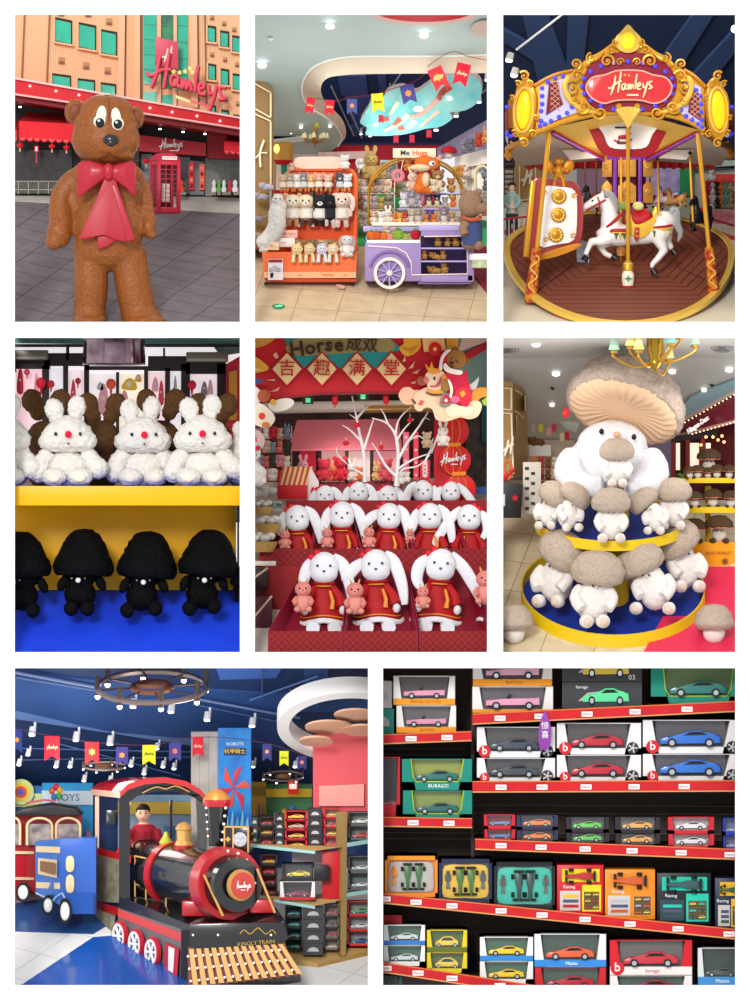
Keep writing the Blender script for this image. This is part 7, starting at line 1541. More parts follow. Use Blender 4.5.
m0=mush('small pale mushroom plush at the front centre of the upper tray',611,541,40,.98,0,0,0,spread=9)
mA=mush('pale mushroom plush with cap fallen forward, second from left on upper tray',568,530,60,.86,6,35,25)
dup(mA,'pale mushroom plush at the left end of the upper tray',549,528,74,.84,rz=-25)
mB=mush('pale mushroom plush lying back with cap to the left on upper tray',657,533,60,.82,-15,-40,-20)
dup(m0,'pale mushroom plush at the right end of the upper tray',674,528,78,.92,rz=-12)
mC=mush('larger pale mushroom plush seated front left of the lower tray',593,625,40,1.36,3,6,4,spread=6)
mD=mush('large pale mushroom plush with cap tilted left, front right of the lower tray',655,612,58,1.28,-11,-22,-12,spread=13)
dup(mA,'pale mushroom plush slumped at the left of the lower tray',556,605,78,1.35,rz=-30,sx=1)
dup(mA,'pale mushroom plush at the far right of the lower tray',684,590,100,1.25,rz=20,sx=-1)
dup(m0,'pale mushroom plush behind the front pair on the lower tray',625,590,120,1.2)
for x,y,s,lab in((514,643,.8,'pale mushroom plush cap peeking out under the left of the lower tray'),(714,643,.8,'pale mushroom plush cap peeking out under the right of the lower tray')):
    t=thing('mushroom_plush',lab,'soft toy',x,y,34,'mushroom plush under the lower tray',s=s);mb=MB();q=7;mb.lathe([(0,56-q),(13,54-q),(22,44-q),(26,30-q),(20,24-q),(0,24-q)],n=22);put('cap',fuse(mb,1.5,4,.8,.16,x,TP),t);MB().ball((0,0,13),(14,12,14),WB,14).build('body',t)
# giant mushroom
t=thing('giant_mushroom_plush','giant white mushroom plush with taupe cap holding a baby mushroom on top of the stand','soft toy',610,500,112);L=LOC(610,500,112)
WG=mat('#dddce1',.95,tex='fur',col2='#c8c7cd',scale=.45,bump=.3)
mb=MB();mb.ball((0,4,32),(48,34,34),n=24);mb.ball((2,2,54),(36,28,26),n=20)
mb.tube(cr([(-36,-10,46),(-42,-24,28),(-30,-36,14),(-8,-40,14)],4),[11,13,14,15,15.5,16,16,15.5,15,14,13,12,11],n=14);mb.tube(cr([(38,-10,46),(43,-24,28),(32,-36,14),(14,-40,14)],4),[11,13,14,15,15.5,16,16,15.5,15,14,13,12,11],n=14)
put('body',fuse(mb,2,5,.6,.15,1,WG,fine=.5),t)
for x,y in((601.5,431.5),(634,437)):MB().ball((0,0,0),(2.6,1.8,3),EYEM,12).build('eye',t).location=L(x,y,85)
MB().ball((0,0,0),(4,3,3),mat('#c8a07c',.8),12).build('nose',t).location=L(617,434.5,82)
cap=bpy.data.objects.new('cap',None);COL.objects.link(cap);cap.parent=t;cap.location=(15,-2,93);cap.rotation_euler=(R(-30),R(19),R(0))
mb=MB();mb.lathe([(0,47),(20,45),(38,38),(52,25),(60,8),(61,-2),(57,-8),(52,-5),(40,2),(0,4)],n=40)
put('cap_fur',fuse(mb,2.2,4,1.6,.12,4,mat('#c0afa3',.95,tex='fur',col2='#927f72',scale=.5,bump=.8,w=.7),fine=.9),cap)
mb=MB();rings=[]
for r,z in((57,-5.5),(53,-9.5),(44,-12),(30,-9),(14,-7),(.5,-6.5)):
    rings.append([((r)*math.cos(2*math.pi*k/120),r*math.sin(2*math.pi*k/120),z+(1.1 if k%4<2 else-.6)*(r>20)*(1 if r<50 else .3))for k in range(120)])
mb.ring_loft(rings,mat('#dcb693',.75),cap=False);mb.build('cap_underside',cap,smooth=60)
MB().ball((0,0,0),(3.5,3,5),RED,10).build('tag_ribbon',t).location=L(566,413,84)
baby=mush('baby mushroom plush hugged in the arms of the giant mushroom',617,486,56,.88,0,0,0,grp=None,spread=6);del_=0
# far right stand with brown mushrooms
t=thing('tiered_stand','yellow tiered stand of brown mushroom plush in the right background','display stand',712,570,190);L=LOC(712,570,190)
for y,r,h in((483,34,5),(513,33,6)):MB().lathe([(r,0),(r,h),(r-2,h),(r-2,1),(0,1)],(0,0,L(712,y,190).z),YT,36).build('tray',t).scale=(1,.6,1)
MB().lathe([(32,0),(33,26),(31,28),(0,27)],(0,0,0),mat('#ee9a0c',.4),36).build('base_drum',t).scale=(1,.6,1)
MB().cyl((-4,0,26),(-4,0,84),3,3,YT,12).build('post',t)
txt(t,'lettering','HUG FOREST',6,-20.4,17,4.4,mat('#7c3c0c',.5),.1);MB().prism(star(12,9,4.5,.35,8),-20,-19.4,mat('#7c3c0c',.5)).build('flower_print',t)
KB=fur('#5c452c','#3c2c1a')
def bmush(label,x,y,d,s,g):
    global _bm
    if _bm is None:
        t=thing('mushroom_plush',label,'soft toy',x,y,d,g,s=s)
        put('cap',fuse(MB().lathe([(0,24),(7,22.5),(12,18),(12.5,13),(0,12)],n=18),.9,3,.5,.3,3,KB,fine=.4),t)
        MB().ball((0,0,7),(6.4,5.6,7.4),fur('#e9dccf'),12).build('body',t);MB().lathe([(6,13.4),(11.6,12.4),(11.8,13.8)],m=mat('#d8805c',.7),n=18).build('cap_rim',t)
        for sg in(-1,1):MB().ball((sg*5.6,-4,2),(3,3.4,2.4),KB,8).build('foot',t);MB().ball((sg*2,-5.8,10),.6,EYEM,6).build('eye',t)
        _bm=t;return t
    return dup(_bm,label,x,y,d,s,group=g)
_bm=None
g6='brown mushrooms on the background stand'
for x,y,s,lab in[(690,479,.55,'top tier, leftmost'),(698,479,.6,'top tier, second from left'),(708,479,.5,'top tier, centre'),(717,479,.62,'top tier, second from right'),(729,479,.6,'top tier, rightmost'),(695,508,.72,'middle tier, left'),(713,508,.82,'middle tier, centre'),(731,508,.75,'middle tier, right'),(694,543,1.05,'bottom tier, left'),(719,543,1.18,'bottom tier, right')]:
    bmush('brown capped mushroom plush on the %s of the background stand'%lab,x,y,176,s,g6)
bmush('largest brown mushroom plush on top of the background stand',709,472,194,1.0,g6)
t=thing('potted_plant','small green plant beside the brown mushrooms','plant',682,482,190);MB().lathe([(2.4,0),(3,4)],m=mat('#8c5c3c',.6),n=10,cap=True).build('pot',t)
for k in range(8):MB().tube([(0,0,4),(3.5*math.cos(k),2*math.sin(k*2),8),(6*math.cos(k),3*math.sin(k),7+k%3)],[.5,1,.2],mat('#4c8c3c',.6),5).build('leaf',t)
# ------------------------------------------------------------------ set 7 things
IR=mat('#5c4c44',.4,.5)
def wheel_lamp(lab,px,py,d,r,rz_,n):
    t=thing('wheel_chandelier',lab,'chandelier',px,py,d)
    for q,(rr,th)in enumerate(((r,r*.055),(r*.36,r*.05))):MB().tube([(rr*math.cos(R(a)),rr*math.sin(R(a)),rz_/r*rr*math.sin(R(a)))for a in range(0,360,8)],th,mat('#8c7c74',.3,.4)if q==0 else mat('#8c5a3c',.4),6,closed=True).build('wheel_ring',t)
    MB().tube([(0,0,-r*.02),(0,0,r*.05)],[r*.3,r*.3],mat('#a8704c',.4),20).build('hub',t)
    for k in range(n):
        a=2*math.pi*k/n+.2;x,y=r*math.cos(a),r*math.sin(a);MB().cyl((x*.36,y*.36,rz_/r*y*.36),(x,y,rz_/r*y),r*.02,r*.02,IR,5).build('spoke',t)
        l_=MB().cyl((x,y,rz_/r*y-r*.1),(x,y,rz_/r*y+r*.26),r*.045,r*.045,IR,8).build('lamp_holder',t);MB().ball((x,y,rz_/r*y-r*.12),r*.05,LAMPW,8).build('lamp',l_)
    return t
wheel_lamp('large ship wheel chandelier hanging at the top above the train',152,687,62,55,14,8);wheel_lamp('small ship wheel chandelier between red and purple pennants',104,766,190,21,3,6)
wheel_lamp('distant dark wheel chandelier left of the red wall',283,776,250,20,4,6)
SPL=[(33,731),(77,736),(111,740),(29,752),(20,762),(57,764),(71,764),(85,778),(134,703),(172,708),(208,716),(253,722),(158,746),(164,764),(132,763),(175,766),(111,779),(145,771),(296,764),(254,764)]
DSC=['under the left ceiling beam','above the first red pennant gap','above the purple orange pennant','at left below the beam','at the far left edge','below the first red pennant, left of two','below first red pennant, right of two','above the train roof left end','beside the large wheel chandelier','right of the large wheel chandelier','below right pipes','left of the white ring canopy','right of the yellow pennant top','below the purple pennant','left of the yellow pennant foot','right below the purple pennant','below the small wheel chandelier','below the yellow pennant','between yellow and purple pennants at right','beside the blue poster pillar']
for(x,y),dsc in zip(SPL,DSC):
    s=1.0 if y<745 else .7;t=thing('track_spotlight','white track spotlight '+dsc,'spotlight',x,y,70+(y-655)*1.75)
    MB().cyl((0,0,4*s),(-1,-2,-4*s),3.2*s,3.6*s,mat('#e8e8ea',.4),12).build('housing',t);MB().ball((-1,-2.4,-4.4*s),(3*s,2.6*s,1.2*s),LAMPW,10).build('lamp',t);MB().cyl((2*s,0,2*s),(2*s,0,9*s),1.2*s,1.2*s,WHITE,6).build('arm',t)
for x,y,w,h,c,lg,pc,lab in[(17,729,10,24,'#28387c',None,'#e8963c','blue pennant with orange figure cut off at the left edge'),(52,736,15,25,'#d01c2c','#f2c8a0',None,'red pennant with script, first from left'),(92,742,14,22,'#cc2028',None,'#f0a050','red pennant with gold figure over the small wheel chandelier'),(122,747,12,18,'#40387c',None,'#e88c4c','purple pennant with orange figure left of the yellow one'),(149,745,13,20,'#d8dc28','#5c6420',None,'yellow pennant above the train roof'),(175,743,12,18,'#403c84',None,'#d86c5c','purple pennant right of the yellow one'),(198,737,11,20,'#c41c30','#f0c0b0',None,'red pennant in front of the grey pillar'),(267,744,9,17,'#3c3878',None,'#e89c4c','purple pennant right of the blue poster'),(284,751,9,15,'#d0d020','#5c6420',None,'small yellow pennant left of the white canopy'),(302,756,9,14,'#30306c',None,'#c8785c','dark purple pennant by the red wall')]:
    flag(lab,x,y,w,h,152,c,logo=lg,pic=pc)
t=thing('bunting_cord','thin cord carrying the pennants across the blue train hall','cord',10,727,154);MB().tube(cr([(0,0,0),(42,0,-9),(82,0,-15),(140,0,-18),(188,0,-10),(250,0,-15),(300,0,-30)],4),.4,mat('#5c3048',.6),5).build('cord',t)
# pillar with poster
t=thing('poster_pillar','square pillar with grey brick side and tall blue poster with red shape','pillar',222,850,170);MB().box(-31,-4,2,30,0,118,mat('#a8a29c',.6,tex='brick',col2='#5c5854',scale=9,w=.5)).build('brick_side',t)
MB().box(-4,29,0,30,0,122,mat('#1c5cb0',.4,tex='noise',col2='#2890d8',scale=.05)).build('poster',t)
for i in range(6):a=i*1.05;MB().prism([(12,62),(12+17*math.cos(a),62+26*math.sin(a)),(12+12*math.cos(a+.5),62+17*math.sin(a+.5))],-.6-i*.1,0,mat('#b8283c' if i%2 else '#d04838',.4),.2).build('red_burst_print',t)
MB().box(2,24,-1,0,95,102,mat('#14284c',.4)).build('title_plate',t);txt(t,'lettering','机甲骑士',13,-1.3,98.5,5.4,mat('#f0c83c',.5),.1);txt(t,'lettering','ROBOTS',13,-.4,106,4.4,WHITE,.1)
for k in range(5):MB().prism([(2+k*5,20),(6+k*5,34+k%2*6),(7+k*5,18)],-.4,0,mat('#8cd4f4',.4)).build('light_streak',t)
# white ring canopy
t=thing('ring_canopy','big white ring ceiling canopy with pale wooden discs above the red wall','canopy',352,722,120);L=LOC(352,722,120)
mb=MB();rg=lambda r,z:[(r*math.cos(R(a)),r*.9*math.sin(R(a)),z-.5*r*math.sin(R(a)))for a in range(0,360,6)]
mb.ring_loft([rg(75,-6),rg(75,10),rg(63,10),rg(63,-6),rg(75,-6)],mat('#f0efee',.4),cap=False);mb.build('ring',t)
for x,y,r,d in((329,728,24,112),(316,742,17,128),(356,716,22,92),(362,731,20,120)):MB().lathe([(0,0),(r,0),(r,2),(0,2)],m=mat('#dcae90',.5),n=28).build('wood_disc',t).location=L(x,y,d);t.children[-1].rotation_euler=(R(-18),0,0)
# background stalls
for lab,x0,x1,y0,y1,d,c1,c2,w in[('bright blue play shop front with white sign at left',42,93,783,860,320,'#2ca0dc','#d8ecf4','TOYS'),('blue shop wall with round yellow and red target sign at far left',8,42,786,860,318,'#2c74b8','#d8e0a0','PLAY'),('yellow framed shop counter behind the locomotive chimney',250,266,782,830,300,'#b8902c','#8c6c20',None),('green and yellow toy shelves in the far centre',264,312,784,830,310,'#4c8c5c','#e8c82c',None),('colourful shop seen through the train cab',118,206,795,862,300,'#8cb4d0','#e0c84c',None)]:
    t=thing('shop_stall',lab,'stall',x0,y1,d);w_,h=x1-x0,y1-y0;MB().box(0,w_,0,12,0,h,mat(c1,.5)).build('back',t);MB().box(0,w_,-4,0,h*.72,h*.9,mat(c2,.5)).build('sign_band',t)
    if w:txt(t,'lettering',w,w_/2,-4.4,h*.81,h*.13,mat('#1c5ca0',.5),.1)
    for q in range(6):MB().box(2+q*w_/6,w_*(q+.8)/6,-6,0,h*.1,h*(.3+.08*((q*5)%4)),mat(['#d8343c','#e8e4dc','#e8b42c','#3c84c4','#78b858','#c88cb4'][q],.5),.4).build('goods',t)
t=thing('target_sign','round yellow sign with red and blue centre at far left','sign',21,792,310)
for r,c in((13,'#c8d88c'),(9,'#e8c43c'),(6,'#d84c3c'),(3,'#3c5cb0')):MB().cyl((0,-.3*(14-r),0),(0,0,0),r,r,mat(c,.5),24).build('disc',t)
t=thing('balloon_cluster','cluster of coloured balloons above the red train carriage','balloons',56,795,290)
for x,z,c in((-4,4,'#e0662c'),(0,8,'#d82c3c'),(4,5,'#f0b42c'),(3,-1,'#4cb050'),(-2,-2,'#3c78c8')):MB().ball((x,0,z),(3,3,3.6),mat(c,.3),10).build('balloon',t)
MB().cyl((0,0,-60),(0,0,0),.6,.6,WHITE,5).build('stick',t)
t=thing('lit_sign','small red and white lit box sign right of the poster pillar','sign',293,794,302);MB().box(-5,5,0,4,0,15,mat('#d8281c',.4,emit=.4),1).build('box',t);MB().box(-3.6,3.6,-.5,0,5,10,mat('#ffe8d8',.4,emit=.6)).build('panel',t)
# carriages
TRD7=mat('#c0161e',.35,coat=.3);TBL=mat('#1c66c0',.35,coat=.3);TCR=mat('#e8cfa0',.45)
def quad(nm,par,L,pts,m,th=2):
    mb=MB();mi=mb.mi(m);a=[L(*p)for p in pts];mb.f(mb.vs(a),mi);b=[q+Vector((0,th,0))for q in a];mb.f(mb.vs(b[::-1]),mi)
    for i in range(len(a)):mb.f(mb.vs([a[i],b[i],b[(i+1)%len(a)],a[(i+1)%len(a)]]),mi)
    return mb.build(nm,par,smooth=0)
def wheel(par,L,x,y,d,rx,r,tyre=BLACK):
    o=bpy.data.objects.new('wheel',None);COL.objects.link(o);o.parent=par;o.location=L(x,y,d);o.scale=(rx/r,1,1)
    MB().lathe([(r*.72,-2),(r,-2),(r,4),(r*.72,4)],m=tyre,axis='y',n=24).build('tyre',o);MB().lathe([(0,-1.5),(r*.2,-2.4),(r*.74,-1)],m=WHITE,axis='y',n=20).build('hub_cap',o);return o
t=thing('train_carriage','red train carriage with black roof and cream arched windows at far left','train carriage',45,905,240);L=LOC(45,905,240)
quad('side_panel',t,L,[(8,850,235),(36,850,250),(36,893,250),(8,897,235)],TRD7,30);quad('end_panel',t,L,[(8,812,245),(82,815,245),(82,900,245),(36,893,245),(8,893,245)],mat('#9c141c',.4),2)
MB().prism([(x-45,905-y)for x,y in((10,815),(24,808),(50,804),(76,808),(82,815))],-10,40,mat('#1a1c22',.35),1).build('roof',t)
for x0,x1 in((10,20),(27,52),(56,80)):
    xm=(x0+x1)/2;MB().tube([L(x0,845,234),L(x0,826,234)]+[L(xm-(x1-x0)/2*math.cos(R(a)),826-8*math.sin(R(a)),234)for a in range(20,161,20)]+[L(x1,826,234),L(x1,845,234)],1.3,TCR,6).build('window_arch',t);quad('window_opening',t,L,[(x0+1,824,238),(x1-1,824,238),(x1-1,845,238),(x0+1,845,238)],mat('#c8b8b0',.4,tex='noise',col2='#4c5058',scale=.1),1)
for y in(851,877):quad('cream_band',t,L,[(8,y,232),(36,y+.5,246),(36,y+3,246),(8,y+3,232)],TCR,2)
MB().tube([L(26,803,240),L(44,800,240),L(56,801,240)],1,mat('#c8586c',.5),6).build('roof_rail',t);wheel(t,L,23,892,230,7,10)
t=thing('train_carriage','blue train carriage with cream trim and oval end windows behind locomotive','train carriage',75,925,170);L=LOC(75,925,170)
quad('side_panel',t,L,[(35,842,215),(60,839,178),(60,905,178),(50,900,190),(36,893,215)],TBL,20);quad('end_panel',t,L,[(60,839,178),(96,838,178),(96,914,178),(60,914,178)],mat('#1a58b4',.35,coat=.3),30)
for a,b in((847,852),(883,888)):quad('cream_band',t,L,[(36,a-1,213),(60,a,176),(60,b+1,176),(36,b,213)],TCR,1.5)
quad('side_window',t,L,[(38,858,211),(57,860,179),(57,878,179),(38,874,211)],TCR,1.4);quad('window_panel',t,L,[(40,861,206),(55,863,178),(55,875,178),(40,871,206)],mat('#8c6848',.5),1)
for y,h in((864,8),(884,9)):MB().prism(cr2([(x,z)for x,z in((-4,-h*.6),(-4,h*.6),(-1.5,h),(1.5,h),(4,h*.6),(4,-h*.6),(1.5,-h),(-1.5,-h))],2),0,1.5,TCR,.4).build('oval_window',t).location=L(70,y,175)
MB().tube([L(36,893,212),L(44,897,200),L(50,905,190),L(56,897,180),L(62,893,176),L(68,904,174)],1,mat('#a8c8e8',.4),6).build('wheel_arch',t);quad('buffer_box',t,L,[(68,893,172),(94,893,172),(94,914,172),(68,914,172)],mat('#1850a8',.4),20)
wheel(t,L,48,905,186,6,10);wheel(t,L,65,911,168,6.5,13)
# locomotive
t=thing('toy_locomotive','red and black ride-on steam train locomotive with gold trimmed boiler and slatted cowcatcher','locomotive',190,985,70);L=LOC(190,985,70)
BK=mat('#141317',.2,coat=.6);GB=mat('#d8a860',.4,.3);PIC=mat('#9c9c84',.4,tex='noise',col2='#6c5c44',scale=.12,w=.5)
def T(nm,pts,r,m,n=8,par=None):return MB().tube([L(*p)for p in pts],r,m,n).build(nm,par or t)
T('boiler',[(150,870,210),(176,874,160),(206,880,105),(222,883,74)],[33,32,30,29],BK,32)
for(x,y,d,r)in((140,869,222,34),(172,874,166,33.5)):
    a=L(x,y,d);b=L(x+5,y+.8,d-9);MB().tube([a,b],[r,r],TRD7,32).build('red_hoop',t)
a,b=L(222,883,78),L(230,884,62);MB().tube([a,b],[37,36],TRD7,36).build('front_cowl',t)
MB().tube([L(230,884,64),L(238,885,48)],[30,27],BK,32).build('smokebox_door',t);MB().tube([L(240,885,46),L(242,885.3,43)],[16,15.5],GB,28).build('badge_ring',t);MB().tube([L(242,885.3,43),L(243,885.4,41)],[13,13],mat('#cc4a44',.4),28).build('badge',t)
script(t,'lettering',0,0,0,18,WHITE,.03,under=True).location=L(233,890,38)
wb_=MB().ball((0,0,0),1.5,mat('#f4ece4',.3,emit=.3),8).mesh('bulb')
for k in range(11):a=R(-20+k*22);put('bulb',wb_,t,L(228-30*math.cos(a)*.9,884-33*math.sin(a),58))
mb=MB();mb.box(-16,16,-10,12,0,16,TRD7,2);mb.build('footplate_block',t).location=L(198,916,92);mb=MB();mb.box(-12,12,-6,10,0,14,TRD7,2);mb.build('footplate_block',t).location=L(262,913,64)
for p,q in(((204,875,44),(223,916,34)),((257,869,56),(275,913,44))):T('gold_rod',[p,q],1.3,GB)
ch=MB().lathe([(8,0),(8.5,6),(9,14),(12,40),(13,44),(0,44)],m=BK,n=24).build('chimney',t);ch.location=L(217,846,100);MB().lathe([(13.4,40),(14.4,44),(14,47),(12,48)],m=TRD7,n=24).build('rim',ch);MB().lathe([(14,47),(10,53),(3,57),(0,58)],m=mat('#e8a04c',.35,.3),n=24).build('cap',ch)
for k in range(5):put('bulb',wb_,t,L(222+k*.9,840-k*8,88));put('bulb',wb_,t,L(208-k*.5,836-k*7,88),None,.8)
o=MB().box(-13,13,-6,12,0,26,BK,.6).build('lantern_box',t);o.location=L(238,852,84);o.rotation_euler=(0,0,R(-14));mb=MB();[mb.box(x,x+1.6,-7,-5,0,26,GB)for x in(-13,-4,11.5)];mb.box(-13,13,-7,-5,24.6,26.4,GB);mb.build('gold_frame',o);MB().cyl((4,-7.5,13),(4,-6,13),7.2,7.2,mat('#dcdce4',.3,tex='noise',col2='#9c9ca8',scale=.6),20).build('lamp_glass',o);MB().prism(star(-8.5,13,3,.6,4),-7.2,-6.4,GB).build('ornament',o)
dm=MB().lathe([(10,0),(9,3),(7.4,5),(7.4,16),(9,17),(6,22),(0,25)],m=GB,n=20).build('dome',t);dm.location=L(184,846,136);MB().lathe([(10.4,-4),(10.4,1)],m=TRD7,n=20).build('dome_base',dm);o=MB().lathe([(6,0),(7,6),(3,12),(2,16),(0,17)],m=mat('#c8bc4c',.4,.3),n=16).build('bell',t);o.location=L(166,848,160)
# cab
mb=MB();rf=cr([(91,788,300),(104,784,290),(119,787,270)],2)
top=[L(120,792,165),L(128,784,165),L(145,778.5,165),L(165,777,165),L(186,781,165),L(200,789,165),L(208,799,165)];back=[L(91,789,250),L(98,783,250),L(112,779,250),L(130,777,250),L(150,779,250),L(168,785,250),L(180,793,250)]
dz=Vector((0,0,-6));mi=mb.mi(TRD7)
for i in range(6):mb.f(mb.vs([top[i],top[i+1],back[i+1],back[i]]),mi);mb.f(mb.vs([top[i]+dz,top[i+1]+dz,top[i+1],top[i]]),mi)
mb.f(mb.vs([top[0],back[0],back[0]+dz,top[0]+dz]),mb.mi(mat('#e8b8a0',.5)));mb.build('roof',t,smooth=50)
mb=MB();mi=mb.mi(BK);arc=[L(126,800,168)]+[L(165-38*math.cos(R(a)),808-17*math.sin(R(a)),168)for a in range(20,161,20)]+[L(204,806,168)];up_=[q+dz for q in[top[0]]+top+[top[-1]]]
for i in range(min(len(arc),len(up_))-1):mb.f(mb.vs([up_[i],up_[i+1],arc[i+1],arc[i]]),mi)
mb.build('front_arch',t,smooth=0);o=MB().tube(cr([(-24,0,-3),(-10,0,3),(0,0,1),(10,0,4),(24,0,-2)],4),.7,GB,5).build('gold_scroll',t);o.location=L(166,790,164)
quad('front_post',t,L,[(119,790,168),(130,798,168),(130,905,168),(119,896,168)],BK,4);quad('front_post',t,L,[(196,800,168),(207,800,168),(204,850,160),(198,850,160)],BK,4);T('window_post',[(171,800,168),(171,850,168)],1.5,BK)
quad('rear_post',t,L,[(95,796,245),(99,796,245),(99,862,245),(95,862,245)],mat('#d8b8a0',.4),3);quad('cab_floor',t,L,[(96,858,245),(130,858,170),(200,856,170),(170,852,245)],mat('#3c2024',.5),2)
MB().box(-6,6,0,6,0,15,BK,.6).build('control_box',t).location=L(112,825,200)
quad('side_red_band',t,L,[(94,847,240),(131,856,165),(131,863,165),(94,854,240)],TRD7,3);quad('side_picture',t,L,[(94,854,238),(119,860,186),(119,903,186),(94,901,238)],PIC,4);quad('side_red_band',t,L,[(93,901,236),(120,908,180),(120,916,180),(93,908,236)],TRD7,5)
quad('step_box',t,L,[(90,907,232),(115,916,176),(113,951,176),(92,935,232)],PIC,16);quad('step_edge',t,L,[(93,934,230),(113,948,174),(113,952,174),(93,938,230)],TRD7,2)
quad('lower_side',t,L,[(118,908,176),(184,930,70),(184,980,70),(118,946,176)],mat('#77747a',.35),14);quad('side_red_band',t,L,[(118,909,174),(184,934,68),(184,943,68),(118,917,174)],mat('#dc5050',.4),2);quad('running_board',t,L,[(119,895,178),(190,928,64),(286,922,40),(276,908,70),(200,905,110),(140,892,186)],BK,3);quad('chassis_edge',t,L,[(119,896,176),(190,925,62),(190,933,62),(119,908,176)],mat('#2c2c34',.3,coat=.3),3)
for x,y,d in((124,936,168),(140,944,142),(156.5,952,116)):
    o=MB().lathe([(14.2,2),(14.2,-2),(12,-2.4),(12,2)],m=mat('#c8283a',.4),axis='y',n=24).build('drive_wheel',t);o.location=L(x,y,d-3)+Vector((-4,-3,0));o.rotation_euler=(0,0,R(-58));o.scale=(1,1,1.1);MB().lathe([(12,-2.6),(12,-1),(9.4,-1),(9.4,-2.6),(12,-2.6)],m=WHITE,axis='y',n=24).build('white_rim',o);MB().cyl((0,-.6,0),(0,0,0),9.6,9.6,mat('#5c5c64',.4),20).build('disc',o)
    for k in range(6):MB().cyl((0,-1.6,0),(9.6*math.cos(k*1.047),-1.6,9.6*math.sin(k*1.047)),1.1,1.5,WHITE,6).build('spoke',o)
quad('striped_barrel',t,L,[(165,942,92),(179,949,70),(177,978,70),(164,970,92)],mat('#c8283a',.4),6);quad('barrel_stripe',t,L,[(168.5,946,85),(174.5,949,76),(173,973,76),(168,970,85)],WHITE,1);wheel(t,L,110,950,200,8,11);quad('corner_post',t,L,[(181,930,66),(192,932,56),(192,985,56),(181,979,66)],mat('#26262c',.3),6)
mb=MB();F_=[(190,924),(190,946),(205,950),(280,944),(288,938),(284,922)]
mb.prism([(x-240,935-y)for x,y in F_],-3,16,BK,1);mb.build('front_buffer',t).location=L(240,935,34)
txt(t,'lettering','KINGLY TRAIN',0,0,0,5.6,mat('#c8a04c',.3,.4),.3,rot=(90,-5,0)).location=L(256,943,29);o=MB().tube(cr([(-18,0,0),(-14,0,4),(-8,0,0),(-3,0,4),(0,0,6),(3,0,4),(8,0,0),(14,0,4),(18,0,0)],3),.6,mat('#c8a04c',.3,.4),5).build('gold_crest',t);o.location=L(258,934,29)
for k in range(13):
    f=k/12.0;x0=189+89*f;x1=186+104*f;yb=986-12*f;sl=7;quad('cowcatcher_slat',t,L,[(x0,949-5*f,30),(x0+4.6,949-5*f,30),(x1+sl+5.4,yb,18),(x1+sl,yb,18)],mat('#d8a866',.45),2)
    for q in range(3):put('bulb',wb_,t,L(x0+(x1-x0+sl)*(q+.5)/3-1.6,949-5*f+(yb-949+5*f)*(q+.6)/3,26-q*3),None,.9)
quad('cowcatcher_back',t,L,[(188,947,34),(284,941,34),(298,976,24),(188,988,24)],mat('#7c4038',.5),3);quad('skirt',t,L,[(186,984,26),(300,972,26),(301,982,26),(186,998,26)],BK,10)
for z in(0,1,2):T('gold_railing',[(135,856+z*14,172),(166,863+z*14,132)],.9,GB,6)
for x in(135,146,166):T('gold_railing',[(x,856+(x-135)*.22,172-(x-135)*1.3),(x,900+(x-135)*.3,172-(x-135)*1.3)],.9,GB,6)
for x in(193,218,271):put('bulb',wb_,t,L(x,935,28),None,.8)
# driver
t=thing('person','person in a dark red jacket with short black hair seated in the train cab','person',143,858,205)
SK=mat('#dcae90',.6);JK=mat('#8c1428',.8)
mb=MB();mb.tube([(0,0,-4),(0,0,14),(1,0,28)],[11,11,10]);mb.ball((1,0,29),(13,7,6));mb.cyl((0,0,30),(0,0,37),3.6,3.6);mb.ball((0,-1,44),(6.6,7.4,8.6));mb.ball((1,-7.5,43),(1.2,1.6,1.4));mb.ball((6.6,0,43),(1,2,2));mb.ball((-6.6,0,43),(1,2,2))
mb.tube(cr([(-12,0,28),(-14,-6,16),(-3,-18,13)],3),[4.6,4.4,4.2,4,3.6,3.2,3],n=10);mb.tube(cr([(13,0,28),(16,-6,17),(10,-18,14)],3),[4.6,4.4,4.2,4,3.6,3.2,3],n=10)
mb.tube([(-5,0,-2),(-6,-16,-2),(-6,-18,-14)],[6,5,4]);mb.tube([(6,0,-2),(7,-16,-2),(7,-18,-14)],[6,5,4])
put('body',fuse(mb,1,3,m=SK,zones=[(JK,lambda c:c.z<34 and not(c.y<-16 and c.z>8)),(mat('#202028',.8),lambda c:c.z<1)]),t)
mb=MB();mb.ball((0,1.6,47.5),(7.4,7.4,7));mb.ball((0,-4,50),(6,3.6,3));put('hair',fuse(mb,.8,3,m=mat('#15110f',.6)),t)
for x in(-2.4,3):MB().ball((x,-8,45),(1,.5,.6),EYEM,8).build('eye',t);MB().box(x-1.5,x+1.5,-8.6,-8,46.6,47.1,mat('#15110f',.6)).build('eyebrow',t)
MB().ball((.4,-7.8,39.6),(1.9,.6,.5),mat('#a8584c',.6),8).build('mouth',t)
for s in(-1,1):
    for k in range(4):MB().tube([(s*6.5-3.5+s*0+k*1.5+(0 if s<0 else 3),-18,14.6),(s*6.5-3.5+k*1.5+(0 if s<0 else 3),-21,14-k*.2),(s*6.5-3.5+k*1.5+(0 if s<0 else 3),-20.6,12)],.7,SK,6).build('finger',t)
    MB().tube([(s*4,-17,14),(s*2.4,-19,15)],.8,SK,6).build('thumb',t)
t=thing('steering_wheel','black steering wheel held by the train driver','steering wheel',147,846,182,rx=-35);MB().tube([(13*math.cos(R(a)),0,7*math.sin(R(a)))for a in range(0,360,15)],1.1,BLACK,6,closed=True).build('rim',t);MB().cyl((0,0,0),(0,8,-14),1.4,1.4,BLACK,8).build('column',t)
